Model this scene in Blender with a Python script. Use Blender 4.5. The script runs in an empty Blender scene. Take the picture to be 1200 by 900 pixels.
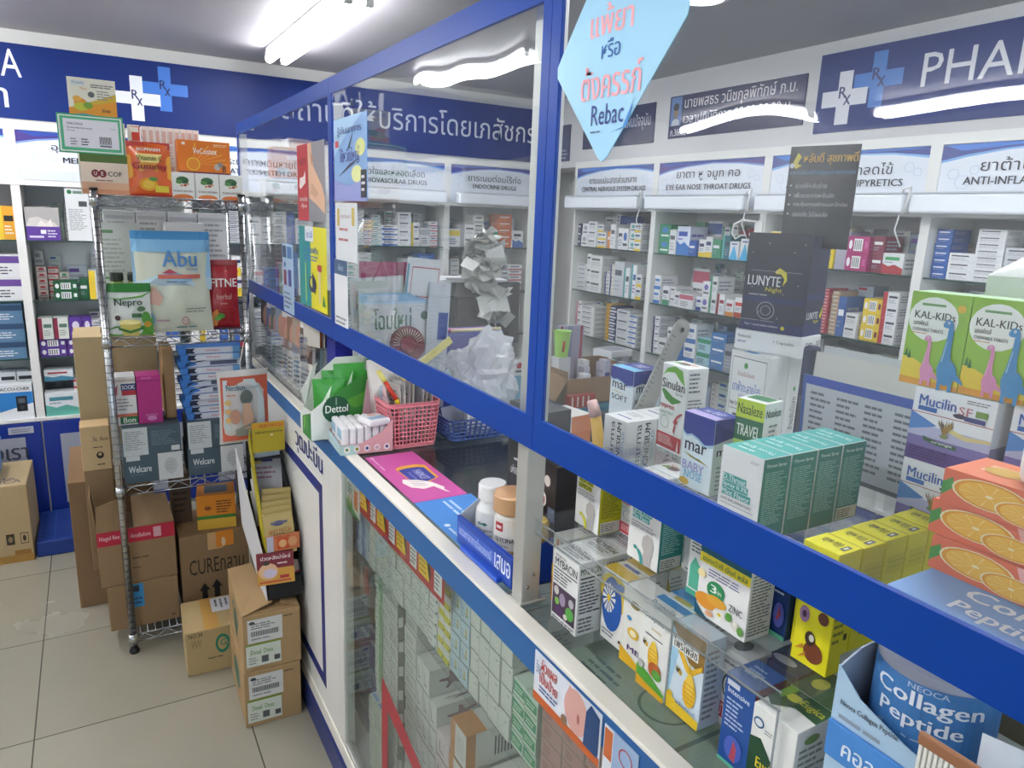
import bpy, bmesh, math, random
from mathutils import Vector, Matrix, noise

# ---------------------------------------------------------------- camera, world, light, exposure
sc = bpy.context.scene
COL = sc.collection
cam_data = bpy.data.cameras.new('camera')
cam = bpy.data.objects.new('camera', cam_data)
COL.objects.link(cam)
sc.camera = cam
cam_data.sensor_width = 36.0
cam_data.lens = 25.261
cam_data.clip_start = 0.02
cam_data.clip_end = 60
_r = ((0.8659, 0.0798, -0.4938), (-0.4987, 0.2144, -0.8398), (0.0388, 0.9735, 0.2255))
cam.matrix_world = Matrix.Translation((0, 0, 1.63)) @ Matrix(_r).to_4x4()

sc.view_settings.view_transform = 'Standard'
sc.view_settings.look = 'None'
sc.view_settings.gamma = 1.0
sc.view_settings.use_curve_mapping = False
sc.view_settings.exposure = 1.3
sc.cycles.transparent_max_bounces = 32
sc.cycles.max_bounces = 8
sc.cycles.diffuse_bounces = 4
sc.cycles.glossy_bounces = 4

world = bpy.data.worlds.new('daylight')
sc.world = world
world.use_nodes = True
world.node_tree.nodes['Background'].inputs[0].default_value = (0.80, 0.88, 1.0, 1)
world.node_tree.nodes['Background'].inputs[1].default_value = 0.8

TUBE_POWER = 17.0
DOWNLIGHT_POWER = 26.0

# ---------------------------------------------------------------- materials
def lin(c):
    if isinstance(c, str):
        c = c.lstrip('#')
        if len(c) == 3: c = ''.join(q+q for q in c)
        c = [int(c[i:i+2], 16) / 255 for i in (0, 2, 4)]
    return tuple((x / 12.92 if x <= 0.04045 else ((x + 0.055) / 1.055) ** 2.4) for x in c)

_mats = {}
def mat(c, rough=0.42, metal=0.0, spec=0.4, emit=0.0, bump=0.0, bscale=60.0, coat=0.0, mottled=0.0):
    key = (c, rough, metal, spec, emit, bump, bscale, coat, mottled)
    if key in _mats:
        return _mats[key]
    m = bpy.data.materials.new('paint_' + (c if isinstance(c, str) else 'mix'))
    m.use_nodes = True
    nt = m.node_tree
    b = nt.nodes['Principled BSDF']
    col = (*lin(c), 1)
    b.inputs['Base Color'].default_value = col
    b.inputs['Roughness'].default_value = rough
    b.inputs['Metallic'].default_value = metal
    b.inputs['Specular IOR Level'].default_value = spec
    if coat:
        b.inputs['Coat Weight'].default_value = coat
        b.inputs['Coat Roughness'].default_value = 0.08
    if emit:
        b.inputs['Emission Color'].default_value = col
        b.inputs['Emission Strength'].default_value = emit
    if bump or mottled:
        tc = nt.nodes.new('ShaderNodeTexCoord')
        n = nt.nodes.new('ShaderNodeTexNoise')
        n.inputs['Scale'].default_value = bscale
        n.inputs['Detail'].default_value = 4
        nt.links.new(tc.outputs['Object'], n.inputs['Vector'])
        if bump:
            bp = nt.nodes.new('ShaderNodeBump')
            bp.inputs['Strength'].default_value = bump
            bp.inputs['Distance'].default_value = 0.01
            nt.links.new(n.outputs['Fac'], bp.inputs['Height'])
            nt.links.new(bp.outputs['Normal'], b.inputs['Normal'])
        if mottled:
            mx = nt.nodes.new('ShaderNodeMix'); mx.data_type = 'RGBA'
            mx.inputs[6].default_value = tuple(v * (1 - mottled) for v in col[:3]) + (1,)
            mx.inputs[7].default_value = tuple(min(1, v * (1 + mottled)) for v in col[:3]) + (1,)
            nt.links.new(n.outputs['Fac'], mx.inputs[0])
            nt.links.new(mx.outputs[2], b.inputs['Base Color'])
    _mats[key] = m
    return m

def glass_mat(name, tint=(0.96, 0.98, 0.98), haze=0.03, ior=1.45, rough=0.0, wave=0.0, wscale=2.0, hazecol=(0.8, 0.83, 0.88)):
    m = bpy.data.materials.new(name)
    m.use_nodes = True
    nt = m.node_tree
    nt.nodes.clear()
    out = nt.nodes.new('ShaderNodeOutputMaterial')
    tr = nt.nodes.new('ShaderNodeBsdfTransparent'); tr.inputs[0].default_value = (*tint, 1)
    gl = nt.nodes.new('ShaderNodeBsdfGlossy'); gl.inputs['Roughness'].default_value = rough
    df = nt.nodes.new('ShaderNodeBsdfDiffuse'); df.inputs[0].default_value = (*hazecol, 1)
    lw = nt.nodes.new('ShaderNodeLayerWeight'); lw.inputs['Blend'].default_value = 0.5
    pw = nt.nodes.new('ShaderNodeMath'); pw.operation = 'POWER'; pw.inputs[1].default_value = 5
    fr = nt.nodes.new('ShaderNodeMath'); fr.operation = 'MULTIPLY_ADD'
    f0 = ((ior-1)/(ior+1))**2
    nt.links.new(lw.outputs['Facing'], pw.inputs[0]); nt.links.new(pw.outputs[0], fr.inputs[0])
    fr.inputs[1].default_value = 1-f0; fr.inputs[2].default_value = f0
    m1 = nt.nodes.new('ShaderNodeMixShader'); m1.inputs[0].default_value = haze
    m2 = nt.nodes.new('ShaderNodeMixShader')
    nt.links.new(tr.outputs[0], m1.inputs[1]); nt.links.new(df.outputs[0], m1.inputs[2])
    nt.links.new(fr.outputs[0], m2.inputs[0]); nt.links.new(m1.outputs[0], m2.inputs[1]); nt.links.new(gl.outputs[0], m2.inputs[2])
    nt.links.new(m2.outputs[0], out.inputs['Surface'])
    if wave:
        tc = nt.nodes.new('ShaderNodeTexCoord')
        n = nt.nodes.new('ShaderNodeTexNoise'); n.inputs['Scale'].default_value = wscale; n.inputs['Detail'].default_value = 1
        bp = nt.nodes.new('ShaderNodeBump'); bp.inputs['Strength'].default_value = 1.0; bp.inputs['Distance'].default_value = wave
        nt.links.new(tc.outputs['Object'], n.inputs['Vector']); nt.links.new(n.outputs['Fac'], bp.inputs['Height'])
        nt.links.new(bp.outputs['Normal'], gl.inputs['Normal'])
    return m

G_PANE = glass_mat('clear_partition_pane', haze=0.018, wave=0.006, wscale=3.0)
G_CASE = glass_mat('showcase_glass', tint=(0.93, 0.96, 0.945), haze=0.006)
G_TOP = glass_mat('counter_glass', tint=(0.86, 0.89, 0.89), haze=0.008, ior=1.5)
G_SHELF = glass_mat('shelf_glass', tint=(0.86, 0.92, 0.90), haze=0.01)
G_ACR = glass_mat('clear_acrylic', tint=(0.95, 0.96, 0.96), haze=0.02, ior=1.45)
G_BAG = glass_mat('clear_bag_film', tint=(0.95, 0.95, 0.96), haze=0.10, rough=0.12, ior=1.5, wave=0.02, wscale=40)
G_BAGW = glass_mat('milky_bag_film', tint=(0.9, 0.9, 0.92), haze=0.42, rough=0.15, ior=1.5, wave=0.02, wscale=30, hazecol=(0.86, 0.87, 0.89))
G_POLY = glass_mat('clear_acrylic_edge', tint=(0.55, 0.58, 0.58), haze=0.25, ior=1.5)
CHROME = mat('#b9bbbd', 0.22, 1.0)
STEEL = mat('#c6c5c0', 0.42, 0.6)

# ---------------------------------------------------------------- mesh helpers
def link(name, me, parent=None, loc=None, rot=None):
    o = bpy.data.objects.new(name, me)
    COL.objects.link(o)
    if parent is not None:
        o.parent = parent
    if loc is not None:
        o.location = loc
    if rot is not None:
        o.rotation_euler = rot
    return o

def tag(o, label=None, cat=None, group=None, kind=None):
    if label: o['label'] = label
    if cat: o['category'] = cat
    if group: o['group'] = group
    if kind: o['kind'] = kind
    return o

def empty(name, loc, label, cat, group=None, rz=0.0):
    o = bpy.data.objects.new(name, None)
    o.empty_display_size = 0.05
    COL.objects.link(o)
    o.location = loc
    o.rotation_euler = (0, 0, rz)
    return tag(o, label, cat, group)

class MB:
    """collects shapes into one mesh; every face carries a material"""
    def __init__(s):
        s.v = []; s.f = []; s.m = []; s.mats = []; s.smooth = []
    def mi(s, m):
        if m not in s.mats: s.mats.append(m)
        return s.mats.index(m)
    def add(s, verts, faces, m, smooth=False, M=None):
        o = len(s.v)
        if M is not None: verts = [M @ Vector(v) for v in verts]
        s.v += [tuple(v) for v in verts]
        k = s.mi(m)
        for f in faces:
            s.f.append(tuple(i + o for i in f)); s.m.append(k); s.smooth.append(smooth)
    def box(s, a, b, m, M=None, face=None):
        """axis box between corners; face = {'T': mat ...} per side"""
        x0, y0, z0 = a; x1, y1, z1 = b
        v = [(x0,y0,z0),(x1,y0,z0),(x1,y1,z0),(x0,y1,z0),(x0,y0,z1),(x1,y0,z1),(x1,y1,z1),(x0,y1,z1)]
        fs = {'D':(0,3,2,1),'T':(4,5,6,7),'R':(0,1,5,4),'B':(1,2,6,5),'K':(2,3,7,6),'L':(3,0,4,7)}
        for k, f in fs.items():
            s.add([v[i] for i in f], [(0,1,2,3)], (face or {}).get(k, m), M=M)
    def rbox(s, a, b, m, r=0.003, M=None, seg=2):
        bm = bmesh.new()
        bmesh.ops.create_cube(bm, size=1)
        c = [(a[i] + b[i]) / 2 for i in range(3)]; d = [abs(b[i] - a[i]) for i in range(3)]
        bmesh.ops.scale(bm, vec=d, verts=bm.verts)
        bmesh.ops.translate(bm, vec=c, verts=bm.verts)
        bmesh.ops.bevel(bm, geom=bm.edges[:], offset=min(r, min(d) * 0.45), segments=seg, affect='EDGES', profile=0.5)
        bm.verts.index_update()
        s.add([v.co[:] for v in bm.verts], [[v.index for v in f.verts] for f in bm.faces], m, smooth=False, M=M)
        bm.free()
    def tube(s, pts, r, m, n=8, closed=False, M=None, caps=True):
        pts = [Vector(p) for p in pts]
        rings = []; up = None
        N = len(pts)
        for i, p in enumerate(pts):
            if closed: t = pts[(i+1) % N] - pts[i-1]
            else: t = pts[min(i+1, N-1)] - pts[max(i-1, 0)]
            if t.length < 1e-9: t = Vector((0, 0, 1))
            t.normalize()
            if up is None:
                up = t.orthogonal().normalized()
            else:
                up = (up - t * up.dot(t))
                up = up.normalized() if up.length > 1e-6 else t.orthogonal().normalized()
            w = t.cross(up)
            rr = r[i] if isinstance(r, (list, tuple)) else r
            rings.append([p + (up * math.cos(2*math.pi*k/n) + w * math.sin(2*math.pi*k/n)) * rr for k in range(n)])
        v = [q for ring in rings for q in ring]
        f = []
        for i in range(N if closed else N-1):
            a = i * n; b = ((i+1) % N) * n
            for k in range(n):
                f.append((a+k, a+(k+1) % n, b+(k+1) % n, b+k))
        if not closed and caps:
            f.append(tuple(range(n))[::-1]); f.append(tuple((N-1)*n + k for k in range(n)))
        s.add(v, f, m, smooth=True, M=M)
    def lathe(s, prof, m, n=32, M=None, ms=None, smooth=True):
        """prof: [(r, z)...]; ms: material for each band"""
        v = []
        for r, z in prof:
            for k in range(n):
                a = 2*math.pi*k/n
                v.append((r*math.cos(a), r*math.sin(a), z))
        for i in range(len(prof)-1):
            f = [(i*n+k, i*n+(k+1) % n, (i+1)*n+(k+1) % n, (i+1)*n+k) for k in range(n)]
            if ms and ms[i] is not m:
                s.add(v, f, ms[i], smooth, M)
            else:
                s.add(v, f, m, smooth, M)
    def prism(s, pts, z0, z1, m, M=None, side=None):
        n = len(pts)
        v = [(x, y, z0) for x, y in pts] + [(x, y, z1) for x, y in pts]
        s.add(v, [tuple(range(n))[::-1], tuple(range(n, 2*n))], m, M=M)
        s.add(v, [(i, (i+1) % n, n+(i+1) % n, n+i) for i in range(n)], side or m, M=M)
    def build(s, name, parent=None, loc=None, rot=None):
        me = s.mesh(name)
        return link(name, me, parent, loc, rot)
    def mesh(s, name):
        me = bpy.data.meshes.new(name)
        me.from_pydata(s.v, [], s.f)
        for m in s.mats: me.materials.append(m)
        me.polygons.foreach_set('material_index', s.m)
        me.polygons.foreach_set('use_smooth', s.smooth)
        me.update()
        # merge loose duplicates so that lathes and tubes are closed surfaces
        return me

def frame(origin, U, V):
    """matrix that takes (u, v, n) to 3-D"""
    U = Vector(U); V = Vector(V); N = U.cross(V).normalized()
    M = Matrix.Identity(4)
    for i in range(3):
        M[i][0] = U[i]; M[i][1] = V[i]; M[i][2] = N[i]; M[i][3] = origin[i]
    return M

# ---------------------------------------------------------------- print (text, blocks, ovals, fine lines)
_txt = {}
def text_geo(s, bold=False):
    k = (s, bold)
    if k in _txt: return _txt[k]
    cu = bpy.data.curves.new('t', 'FONT')
    cu.body = s; cu.size = 1; cu.resolution_u = 2
    ob = bpy.data.objects.new('t', cu)
    me = bpy.data.meshes.new_from_object(ob)
    v = [tuple(p.co) for p in me.vertices]; f = [tuple(p.vertices) for p in me.polygons]
    bpy.data.objects.remove(ob); bpy.data.curves.remove(cu); bpy.data.meshes.remove(me)
    if not v: v = [(0, 0, 0), (1, 0, 0), (1, 1, 0)]
    x0 = min(p[0] for p in v); x1 = max(p[0] for p in v); y0 = min(p[1] for p in v); y1 = max(p[1] for p in v)
    v = [((p[0]-x0) / max(x1-x0, 1e-6), (p[1]-y0) / max(y1-y0, 1e-6)) for p in v]
    _txt[k] = (v, f, (x1-x0) / max(y1-y0, 1e-6))
    return _txt[k]

def R(u0, v0, u1, v1, c): return ('r', u0, v0, u1, v1, c)
def E(cu, cv, ru, rv, c): return ('e', cu, cv, ru, rv, c)
def P(pts, c): return ('p', pts, c)
def T(s, u0, v0, u1, v1, c, bold=False, rot=0): return ('t', s, u0, v0, u1, v1, c, bold, rot)
def F(u0, v0, u1, v1, n, c, seed=0): return ('f', u0, v0, u1, v1, n, c, seed)
def ring_(cu, cv, ru, rv, c, t=0.15): return ('o', cu, cv, ru, rv, c, t)

def art(mb, M, su, sv, decals, off=0.0003, step=0.00008, rough=0.42, warp=None):
    """lay print on a face: M maps (u*su, v*sv, n)"""
    k = 0
    def put(pts, faces, c):
        z = off + step * k
        vs = [(p[0]*su, p[1]*sv, z) for p in pts]
        if warp: vs = [warp(p) for p in vs]
        mb.add(vs, faces, c if not isinstance(c, str) else mat(c, rough), M=M)
    for d in decals:
        k += 1
        if d[0] == 'r':
            _, u0, v0, u1, v1, c = d
            if warp:
                n = 14
                pts = [(u0+(u1-u0)*i/n, v0) for i in range(n+1)] + [(u0+(u1-u0)*i/n, v1) for i in range(n+1)]
                put(pts, [(i, i+1, n+2+i, n+1+i) for i in range(n)], c)
            else:
                put([(u0, v0), (u1, v0), (u1, v1), (u0, v1)], [(0, 1, 2, 3)], c)
        elif d[0] == 'e':
            _, cu, cv, ru, rv, c = d
            n = 20
            put([(cu+ru*math.cos(2*math.pi*i/n), cv+rv*math.sin(2*math.pi*i/n)) for i in range(n)], [tuple(range(n))], c)
        elif d[0] == 'o':
            _, cu, cv, ru, rv, c, t = d
            n = 24
            pts = []
            for q in (1, 1-t):
                pts += [(cu+ru*q*math.cos(2*math.pi*i/n), cv+rv*q*math.sin(2*math.pi*i/n)) for i in range(n)]
            put(pts, [(i, (i+1) % n, n+(i+1) % n, n+i) for i in range(n)], c)
        elif d[0] == 'p':
            put(list(d[1]), [tuple(range(len(d[1])))], d[2])
        elif d[0] == 't':
            _, s, u0, v0, u1, v1, c, bold, rot = d
            v, f, asp = text_geo(s, bold)
            if rot == 90: pts = [(u1-(u1-u0)*p[1], v0+(v1-v0)*p[0]) for p in v]
            elif rot == -90: pts = [(u0+(u1-u0)*p[1], v1-(v1-v0)*p[0]) for p in v]
            elif rot == 180: pts = [(u1-(u1-u0)*p[0], v1-(v1-v0)*p[1]) for p in v]
            else: pts = [(u0+(u1-u0)*p[0], v0+(v1-v0)*p[1]) for p in v]
            put(pts, f, c)
            if bold:      # a second strike beside the first thickens the stems
                dx = (u1-u0)*0.045/max(asp, .5) if rot in (0, 180) else 0
                dy = (v1-v0)*0.045/max(asp, .5) if rot in (90, -90) else 0
                k += 0.6
                put([(p[0]+dx, p[1]+dy) for p in pts], f, c)
                k += 0.4
        elif d[0] == 'f':
            _, u0, v0, u1, v1, n, c, seed = d
            rnd = random.Random(seed + n)
            h = (v1-v0)/n
            pts = []; fs = []
            for i in range(n):
                b = v1 - (i+0.75)*h
                x = u0
                end = u0 + (u1-u0)*rnd.uniform(0.6, 1.0)
                while x < end:
                    w = min((u1-u0)*rnd.uniform(0.12, 0.4), end-x)
                    o = len(pts)
                    pts += [(x, b), (x+w, b), (x+w, b+h*0.42), (x, b+h*0.42)]
                    fs.append((o, o+1, o+2, o+3))
                    x += w + (u1-u0)*0.035
            put(pts, fs, c)

def carton_mesh(name, d, w, h, base, faces=None, L=(), Rr=(), T_=(), K=(), bevel=0.0006, rough=0.42):
    """upright printed box. local frame: near corner at the origin, x = depth (away from the customer side),
    y = width, z = height. L looks to -x, R looks to -y, T is the top, K looks to +y."""
    mb = MB()
    fm = {k: (mat(v, rough) if isinstance(v, str) else v) for k, v in (faces or {}).items()}
    bmat = mat(base, rough) if isinstance(base, str) else base
    b = min(bevel, d*0.1, w*0.1, h*0.1)
    # chamfered cuboid
    X = (0, d); Y = (0, w); Z = (0, h)
    def V(i, j, k, ax):
        p = [X[i], Y[j], Z[k]]
        for a, idx in enumerate((i, j, k)):
            if a != ax: p[a] += b if idx == 0 else -b
        return tuple(p)
    q = lambda a: [(0, 0), (1, 0), (1, 1), (0, 1)]
    side = {'L': (0, 0), 'B': (0, 1), 'R': (1, 0), 'K': (1, 1), 'D': (2, 0), 'T': (2, 1)}
    for nme, (ax, s_) in side.items():
        vs = []
        for (i, j) in q(0):
            if ax == 0: vs.append(V(s_, i, j, 0))
            elif ax == 1: vs.append(V(i, s_, j, 1))
            else: vs.append(V(i, j, s_, 2))
        f = (0, 1, 2, 3)
        if (ax, s_) in ((0, 0), (1, 1), (2, 0)): f = f[::-1]
        mb.add(vs, [f], fm.get(nme, bmat))
    # chamfers
    for ax in range(3):
        o = [a for a in range(3) if a != ax]
        for s1 in (0, 1):
            for s2 in (0, 1):
                pts = []
                for t in (0, 1):
                    idx = [0, 0, 0]; idx[ax] = t; idx[o[0]] = s1; idx[o[1]] = s2
                    pts.append((V(*idx, o[0]), V(*idx, o[1])))
                vs = [pts[0][0], pts[1][0], pts[1][1], pts[0][1]]
                mb.add(vs, [(0, 1, 2, 3)], bmat)
    for i in (0, 1):
        for j in (0, 1):
            for k in (0, 1):
                mb.add([V(i, j, k, 0), V(i, j, k, 1), V(i, j, k, 2)], [(0, 1, 2)], bmat)
    if L: art(mb, frame((0, w, 0), (0, -1, 0), (0, 0, 1)), w, h, L, rough=rough)
    if Rr: art(mb, frame((0, 0, 0), (1, 0, 0), (0, 0, 1)), d, h, Rr, rough=rough)
    if T_: art(mb, frame((0, w, h), (0, -1, 0), (1, 0, 0)), w, d, T_, rough=rough)
    if K: art(mb, frame((d, w, 0), (-1, 0, 0), (0, 0, 1)), d, h, K, rough=rough)
    return mb.mesh(name)


def carton(name, label, pos, size, base, L=(), Rr=(), T_=(), K=(), faces=None, yaw=0.0, group=None, cat='box', rough=0.42, tilt=None, n=(1, 1, 1), gap=0.0006):
    """a printed carton, or a block of n = (deep, wide, high) separate equal cartons"""
    d, w, h = size
    me = carton_mesh(name, d, w, h, base, faces, L, Rr, T_, K, rough=rough)
    out = []
    M = Matrix.Translation(pos) @ Matrix.Rotation(math.radians(yaw), 4, 'Z')
    for k in range(n[2]):
        for j in range(n[1]):
            for i in range(n[0]):
                p = M @ Vector((i*(d+gap), j*(w+gap), k*(h+gap*0.3)))
                o = link(name, me, None, p, (tilt[0], tilt[1], math.radians(yaw)) if tilt else (0, 0, math.radians(yaw)))
                tag(o, label, cat, group or (label if n != (1, 1, 1) else None))
                out.append(o)
    return out

# ================================================================ THE ROOM
CEIL = 2.37
AX0, AX1 = -3.2, 2.95           # room extent in x
AY0, AY1 = -2.2, 4.5            # room extent in y
def floor_mat():
    m = bpy.data.materials.new('glossy_floor_tiles'); m.use_nodes = True
    nt = m.node_tree; b = nt.nodes['Principled BSDF']
    tc = nt.nodes.new('ShaderNodeTexCoord'); mp = nt.nodes.new('ShaderNodeMapping')
    mp.inputs['Location'].default_value = (0.27, 0.034, 0)
    br = nt.nodes.new('ShaderNodeTexBrick')
    br.offset = 0.0; br.squash = 1.0
    br.inputs['Scale'].default_value = 1.0
    br.inputs['Brick Width'].default_value = 0.6; br.inputs['Row Height'].default_value = 0.6
    br.inputs['Mortar Size'].default_value = 0.0022; br.inputs['Mortar Smooth'].default_value = 0.0
    br.inputs['Color1'].default_value = (*lin('#a29d8e'), 1); br.inputs['Color2'].default_value = (*lin('#9d9888'), 1)
    br.inputs['Mortar'].default_value = (*lin('#5a554c'), 1)
    nt.links.new(tc.outputs['Object'], mp.inputs[0]); nt.links.new(mp.outputs[0], br.inputs['Vector'])
    n = nt.nodes.new('ShaderNodeTexNoise'); n.inputs['Scale'].default_value = 2.2; n.inputs['Detail'].default_value = 6
    nt.links.new(tc.outputs['Object'], n.inputs['Vector'])
    mx = nt.nodes.new('ShaderNodeMix'); mx.data_type = 'RGBA'; mx.blend_type = 'MULTIPLY'; mx.inputs[0].default_value = 0.22
    cr = nt.nodes.new('ShaderNodeValToRGB'); cr.color_ramp.elements[0].position = 0.3; cr.color_ramp.elements[1].position = 0.7
    cr.color_ramp.elements[0].color = (0.72, 0.71, 0.68, 1)
    nt.links.new(n.outputs['Fac'], cr.inputs[0]); nt.links.new(br.outputs['Color'], mx.inputs[6]); nt.links.new(cr.outputs[0], mx.inputs[7])
    nt.links.new(mx.outputs[2], b.inputs['Base Color'])
    b.inputs['Roughness'].default_value = 0.22
    mr = nt.nodes.new('ShaderNodeMapRange'); mr.inputs['To Min'].default_value = 0.16; mr.inputs['To Max'].default_value = 0.34
    nt.links.new(n.outputs['Fac'], mr.inputs[0]); nt.links.new(mr.outputs[0], b.inputs['Roughness'])
    return m

WALL = mat('#d9d8d6', 0.6, mottled=0.03, bscale=3)
CEILM = mat('#a9a6a9', 0.45, mottled=0.02, bscale=2)
LAM = mat('#e4e3e0', 0.35)       # white laminate
def struct(name, mb):
    return tag(mb.build(name), kind='structure')
m = MB(); m.box((AX0, AY0, -0.05), (AX1, AY1, 0), floor_mat()); struct('floor', m)
m = MB(); m.box((AX0, AY0, CEIL), (AX1, AY1, CEIL+0.08), CEILM); struct('ceiling', m)
m = MB(); m.box((AX0, AY1, 0), (AX1+0.1, AY1+0.1, CEIL), WALL); struct('wall_back', m)
m = MB(); m.box((AX1, AY0, 0), (AX1+0.1, AY1, CEIL), WALL); struct('wall_right', m)
m = MB(); m.box((AX0-0.1, AY0, 0), (AX0, AY1, CEIL), WALL); struct('wall_left', m)
# soffits over the cabinets
m = MB(); m.box((AX0, 4.19, 1.95), (2.66, AY1, CEIL), mat('#cfcecb', 0.5)); struct('trim_1', m)
m = MB(); m.box((2.66, AY0+0.3, 1.95), (AX1, AY1, CEIL), mat('#cfced0', 0.5)); struct('trim_2', m)
# unseen shop front: low wall, glazed opening added to let sky light in
m = MB()
m.box((AX0, AY0-0.1, 0), (AX1, AY0, 0.4), WALL); m.box((AX0, AY0-0.1, 2.25), (AX1, AY0, CEIL), WALL)
struct('wall_front', m)
m = MB()
for x in (-3.2, -1.7, -0.2, 1.3, 2.87):
    m.box((x, AY0-0.08, 0.4), (x+0.08, AY0-0.02, 2.25), STEEL)
m.box((AX0, AY0-0.055, 0.4), (AX1, AY0-0.045, 2.25), G_CASE)
struct('added_window_1', m)

# ---------------------------------------------------------------- ceiling lamps
TUBE = mat('#fbfcff', 0.5, emit=TUBE_POWER)
def tube_lamp(x, y0, y1, label, z=CEIL, w=0.10):
    r = empty('fluorescent_lamp', ((x), (y0+y1)/2, z), label, 'lamp', 'twin tube ceiling lamps')
    hl = (y1-y0)/2
    m = MB(); m.rbox((-w/2, -hl, -0.028), (w/2, hl, 0), mat('#d8d8d6', 0.4), 0.006); m.build('housing', r)
    for s in (-1, 1):
        t = MB(); t.tube([(s*w*0.36, -hl+0.02, -0.052), (s*w*0.36, hl-0.02, -0.052)], 0.019, TUBE, 12); t.build('tube', r)
        for e in (-1, 1):
            c = MB()
            c.rbox((s*w*0.36-0.014, e*hl-0.012, -0.068), (s*w*0.36+0.014, e*hl+0.012, -0.02), mat('#cfcfcd', 0.4), 0.004)
            c.build('socket', r)
    return r
tube_lamp(0.845, 2.55, 3.78, 'bright twin tube lamp on the ceiling above the glass partition')
tube_lamp(-0.68, 2.85, 4.05, 'twin tube ceiling lamp over the aisle of floor tiles')
tube_lamp(-0.68, 0.3, 1.5, 'added unseen twin tube fill lamp nearest the shop front over the aisle')  # added fill lamp, out of view behind the camera
tube_lamp(-2.62, 1.35, 2.55, 'twin tube ceiling lamp mirrored in the nearest partition pane')
tube_lamp(-2.72, 3.0, 4.1, 'twin tube ceiling lamp mirrored beside the pharmacist name board')
tube_lamp(1.35, 0.05, 1.25, 'added unseen twin tube fill lamp over the near end of the counter')  # added out of view to brighten the cartons behind the near pane
def downlight(x, y, label):
    r = empty('downlight', (x, y, CEIL), label, 'lamp', 'round ceiling downlights')
    m = MB(); m.lathe([(0.062, -0.006), (0.068, -0.016), (0.088, -0.012), (0.092, 0.0)], mat('#c9cacb', 0.3, 0.3), 32); m.build('rim', r)
    m = MB(); m.lathe([(0.0, -0.0065), (0.062, -0.006)], mat('#ffffff', 0.5, emit=DOWNLIGHT_POWER), 32); m.build('lens', r)
downlight(1.82, 1.95, 'round recessed downlight nearest the blue speech sticker')
downlight(1.88, 3.08, 'round recessed downlight beside the blue partition post')

# ================================================================ SHELVING ON THE BACK WALL (A) AND THE RIGHT WALL (B)
NAVY = '#25408f'
DIVA = [-0.98, -0.28, 0.46, 1.20, 1.94, 2.60]
DIVB = [3.80, 3.05, 2.31, 1.565, 0.82, 0.08]
A_Y, B_X = 4.18, 2.63
ZA = [0.56, 0.86, 1.145, 1.435]
ZB = [0.56, 0.93, 1.205, 1.475]
SIGN_A = [('สมุนไพร', 'HERBS'), ('อุปกรณ์การแพทย์', 'MEDICAL SUPPLY'), ('ยาระบบทางเดินหายใจ', 'RESPIRATORY SYSTEM DRUGS'), ('ยาหัวใจและหลอดเลือด', 'CARDIOVASCULAR DRUGS'), ('ยาระบบต่อมไร้ท่อ', 'ENDOCRINE DRUGS')]
SIGN_B = [('ยาระบบประสาทส่วนกลาง', 'CENTRAL NERVOUS SYSTEM DRUGS'), ('ยาตา หู จมูก คอ', 'EYE EAR NOSE THROAT DRUGS'), ('ยาแก้ปวด ยาลดไข้', 'ANALGESICS ANTIPYRETICS'), ('ยาต้านการอักเสบ', 'ANTI-INFLAMMATORY DRUGS'), ('ยาปฏิชีวนะ', 'ANTIBIOTICS')]
BLUE_SHEEN = '#3f6fc4'

def sign_art(th, en, purple=False):
    c1, c2, c3 = ('#2a3f92', '#3a78d2', '#7fb2ea') if not purple else ('#4a3a86', '#3350a8', '#7f9ad8')
    a = [R(0, 0, 1, 1, '#dfe4ee'), R(0, 0.0, 1, 0.2, '#d3daea')]
    a += [P([(0, 1), (0, .72), (.12, .80), (.3, .88), (.55, .93), (.8, .90), (1, .82), (1, 1)], c3),
          P([(0, 1), (0, .76), (.12, .84), (.3, .91), (.55, .955), (.8, .93), (1, .86), (1, 1)], c1),
          P([(0, 1), (.1, .90), (.35, .95), (.6, .97), (.9, .97), (1, 1)], c2)]
    for (cx, cy, s) in ((.07, .55, .03), (.12, .42, .04), (.17, .60, .025), (.21, .46, .02), (.90, .68, .03), (.95, .60, .025)):
        pts = [(cx+s*math.cos(k*math.pi/3), cy+s*2.9*math.sin(k*math.pi/3)) for k in range(6)]
        for i in range(6):
            (x0, y0), (x1, y1) = pts[i], pts[(i+1) % 6]
            dx, dy = x1-x0, (y1-y0)/2.9; l = math.hypot(dx, dy); ox, oy = -dy/l*.002, dx/l*.002*2.9
            a.append(P([(x0, y0), (x1, y1), (x1+ox, y1+oy), (x0+ox, y0+oy)], '#9fb6d6'))
    w = min(.62, .035*len(th)+.08)
    a.append(T(th, .5-w/2, .58, .5+w/2, .78, '#1c1f2c'))
    w = min(.84, .03*len(en)+.06)
    a.append(T(en, .5-w/2, .38, .5+w/2, .50, '#1c1f2c', True))
    return a

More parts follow.
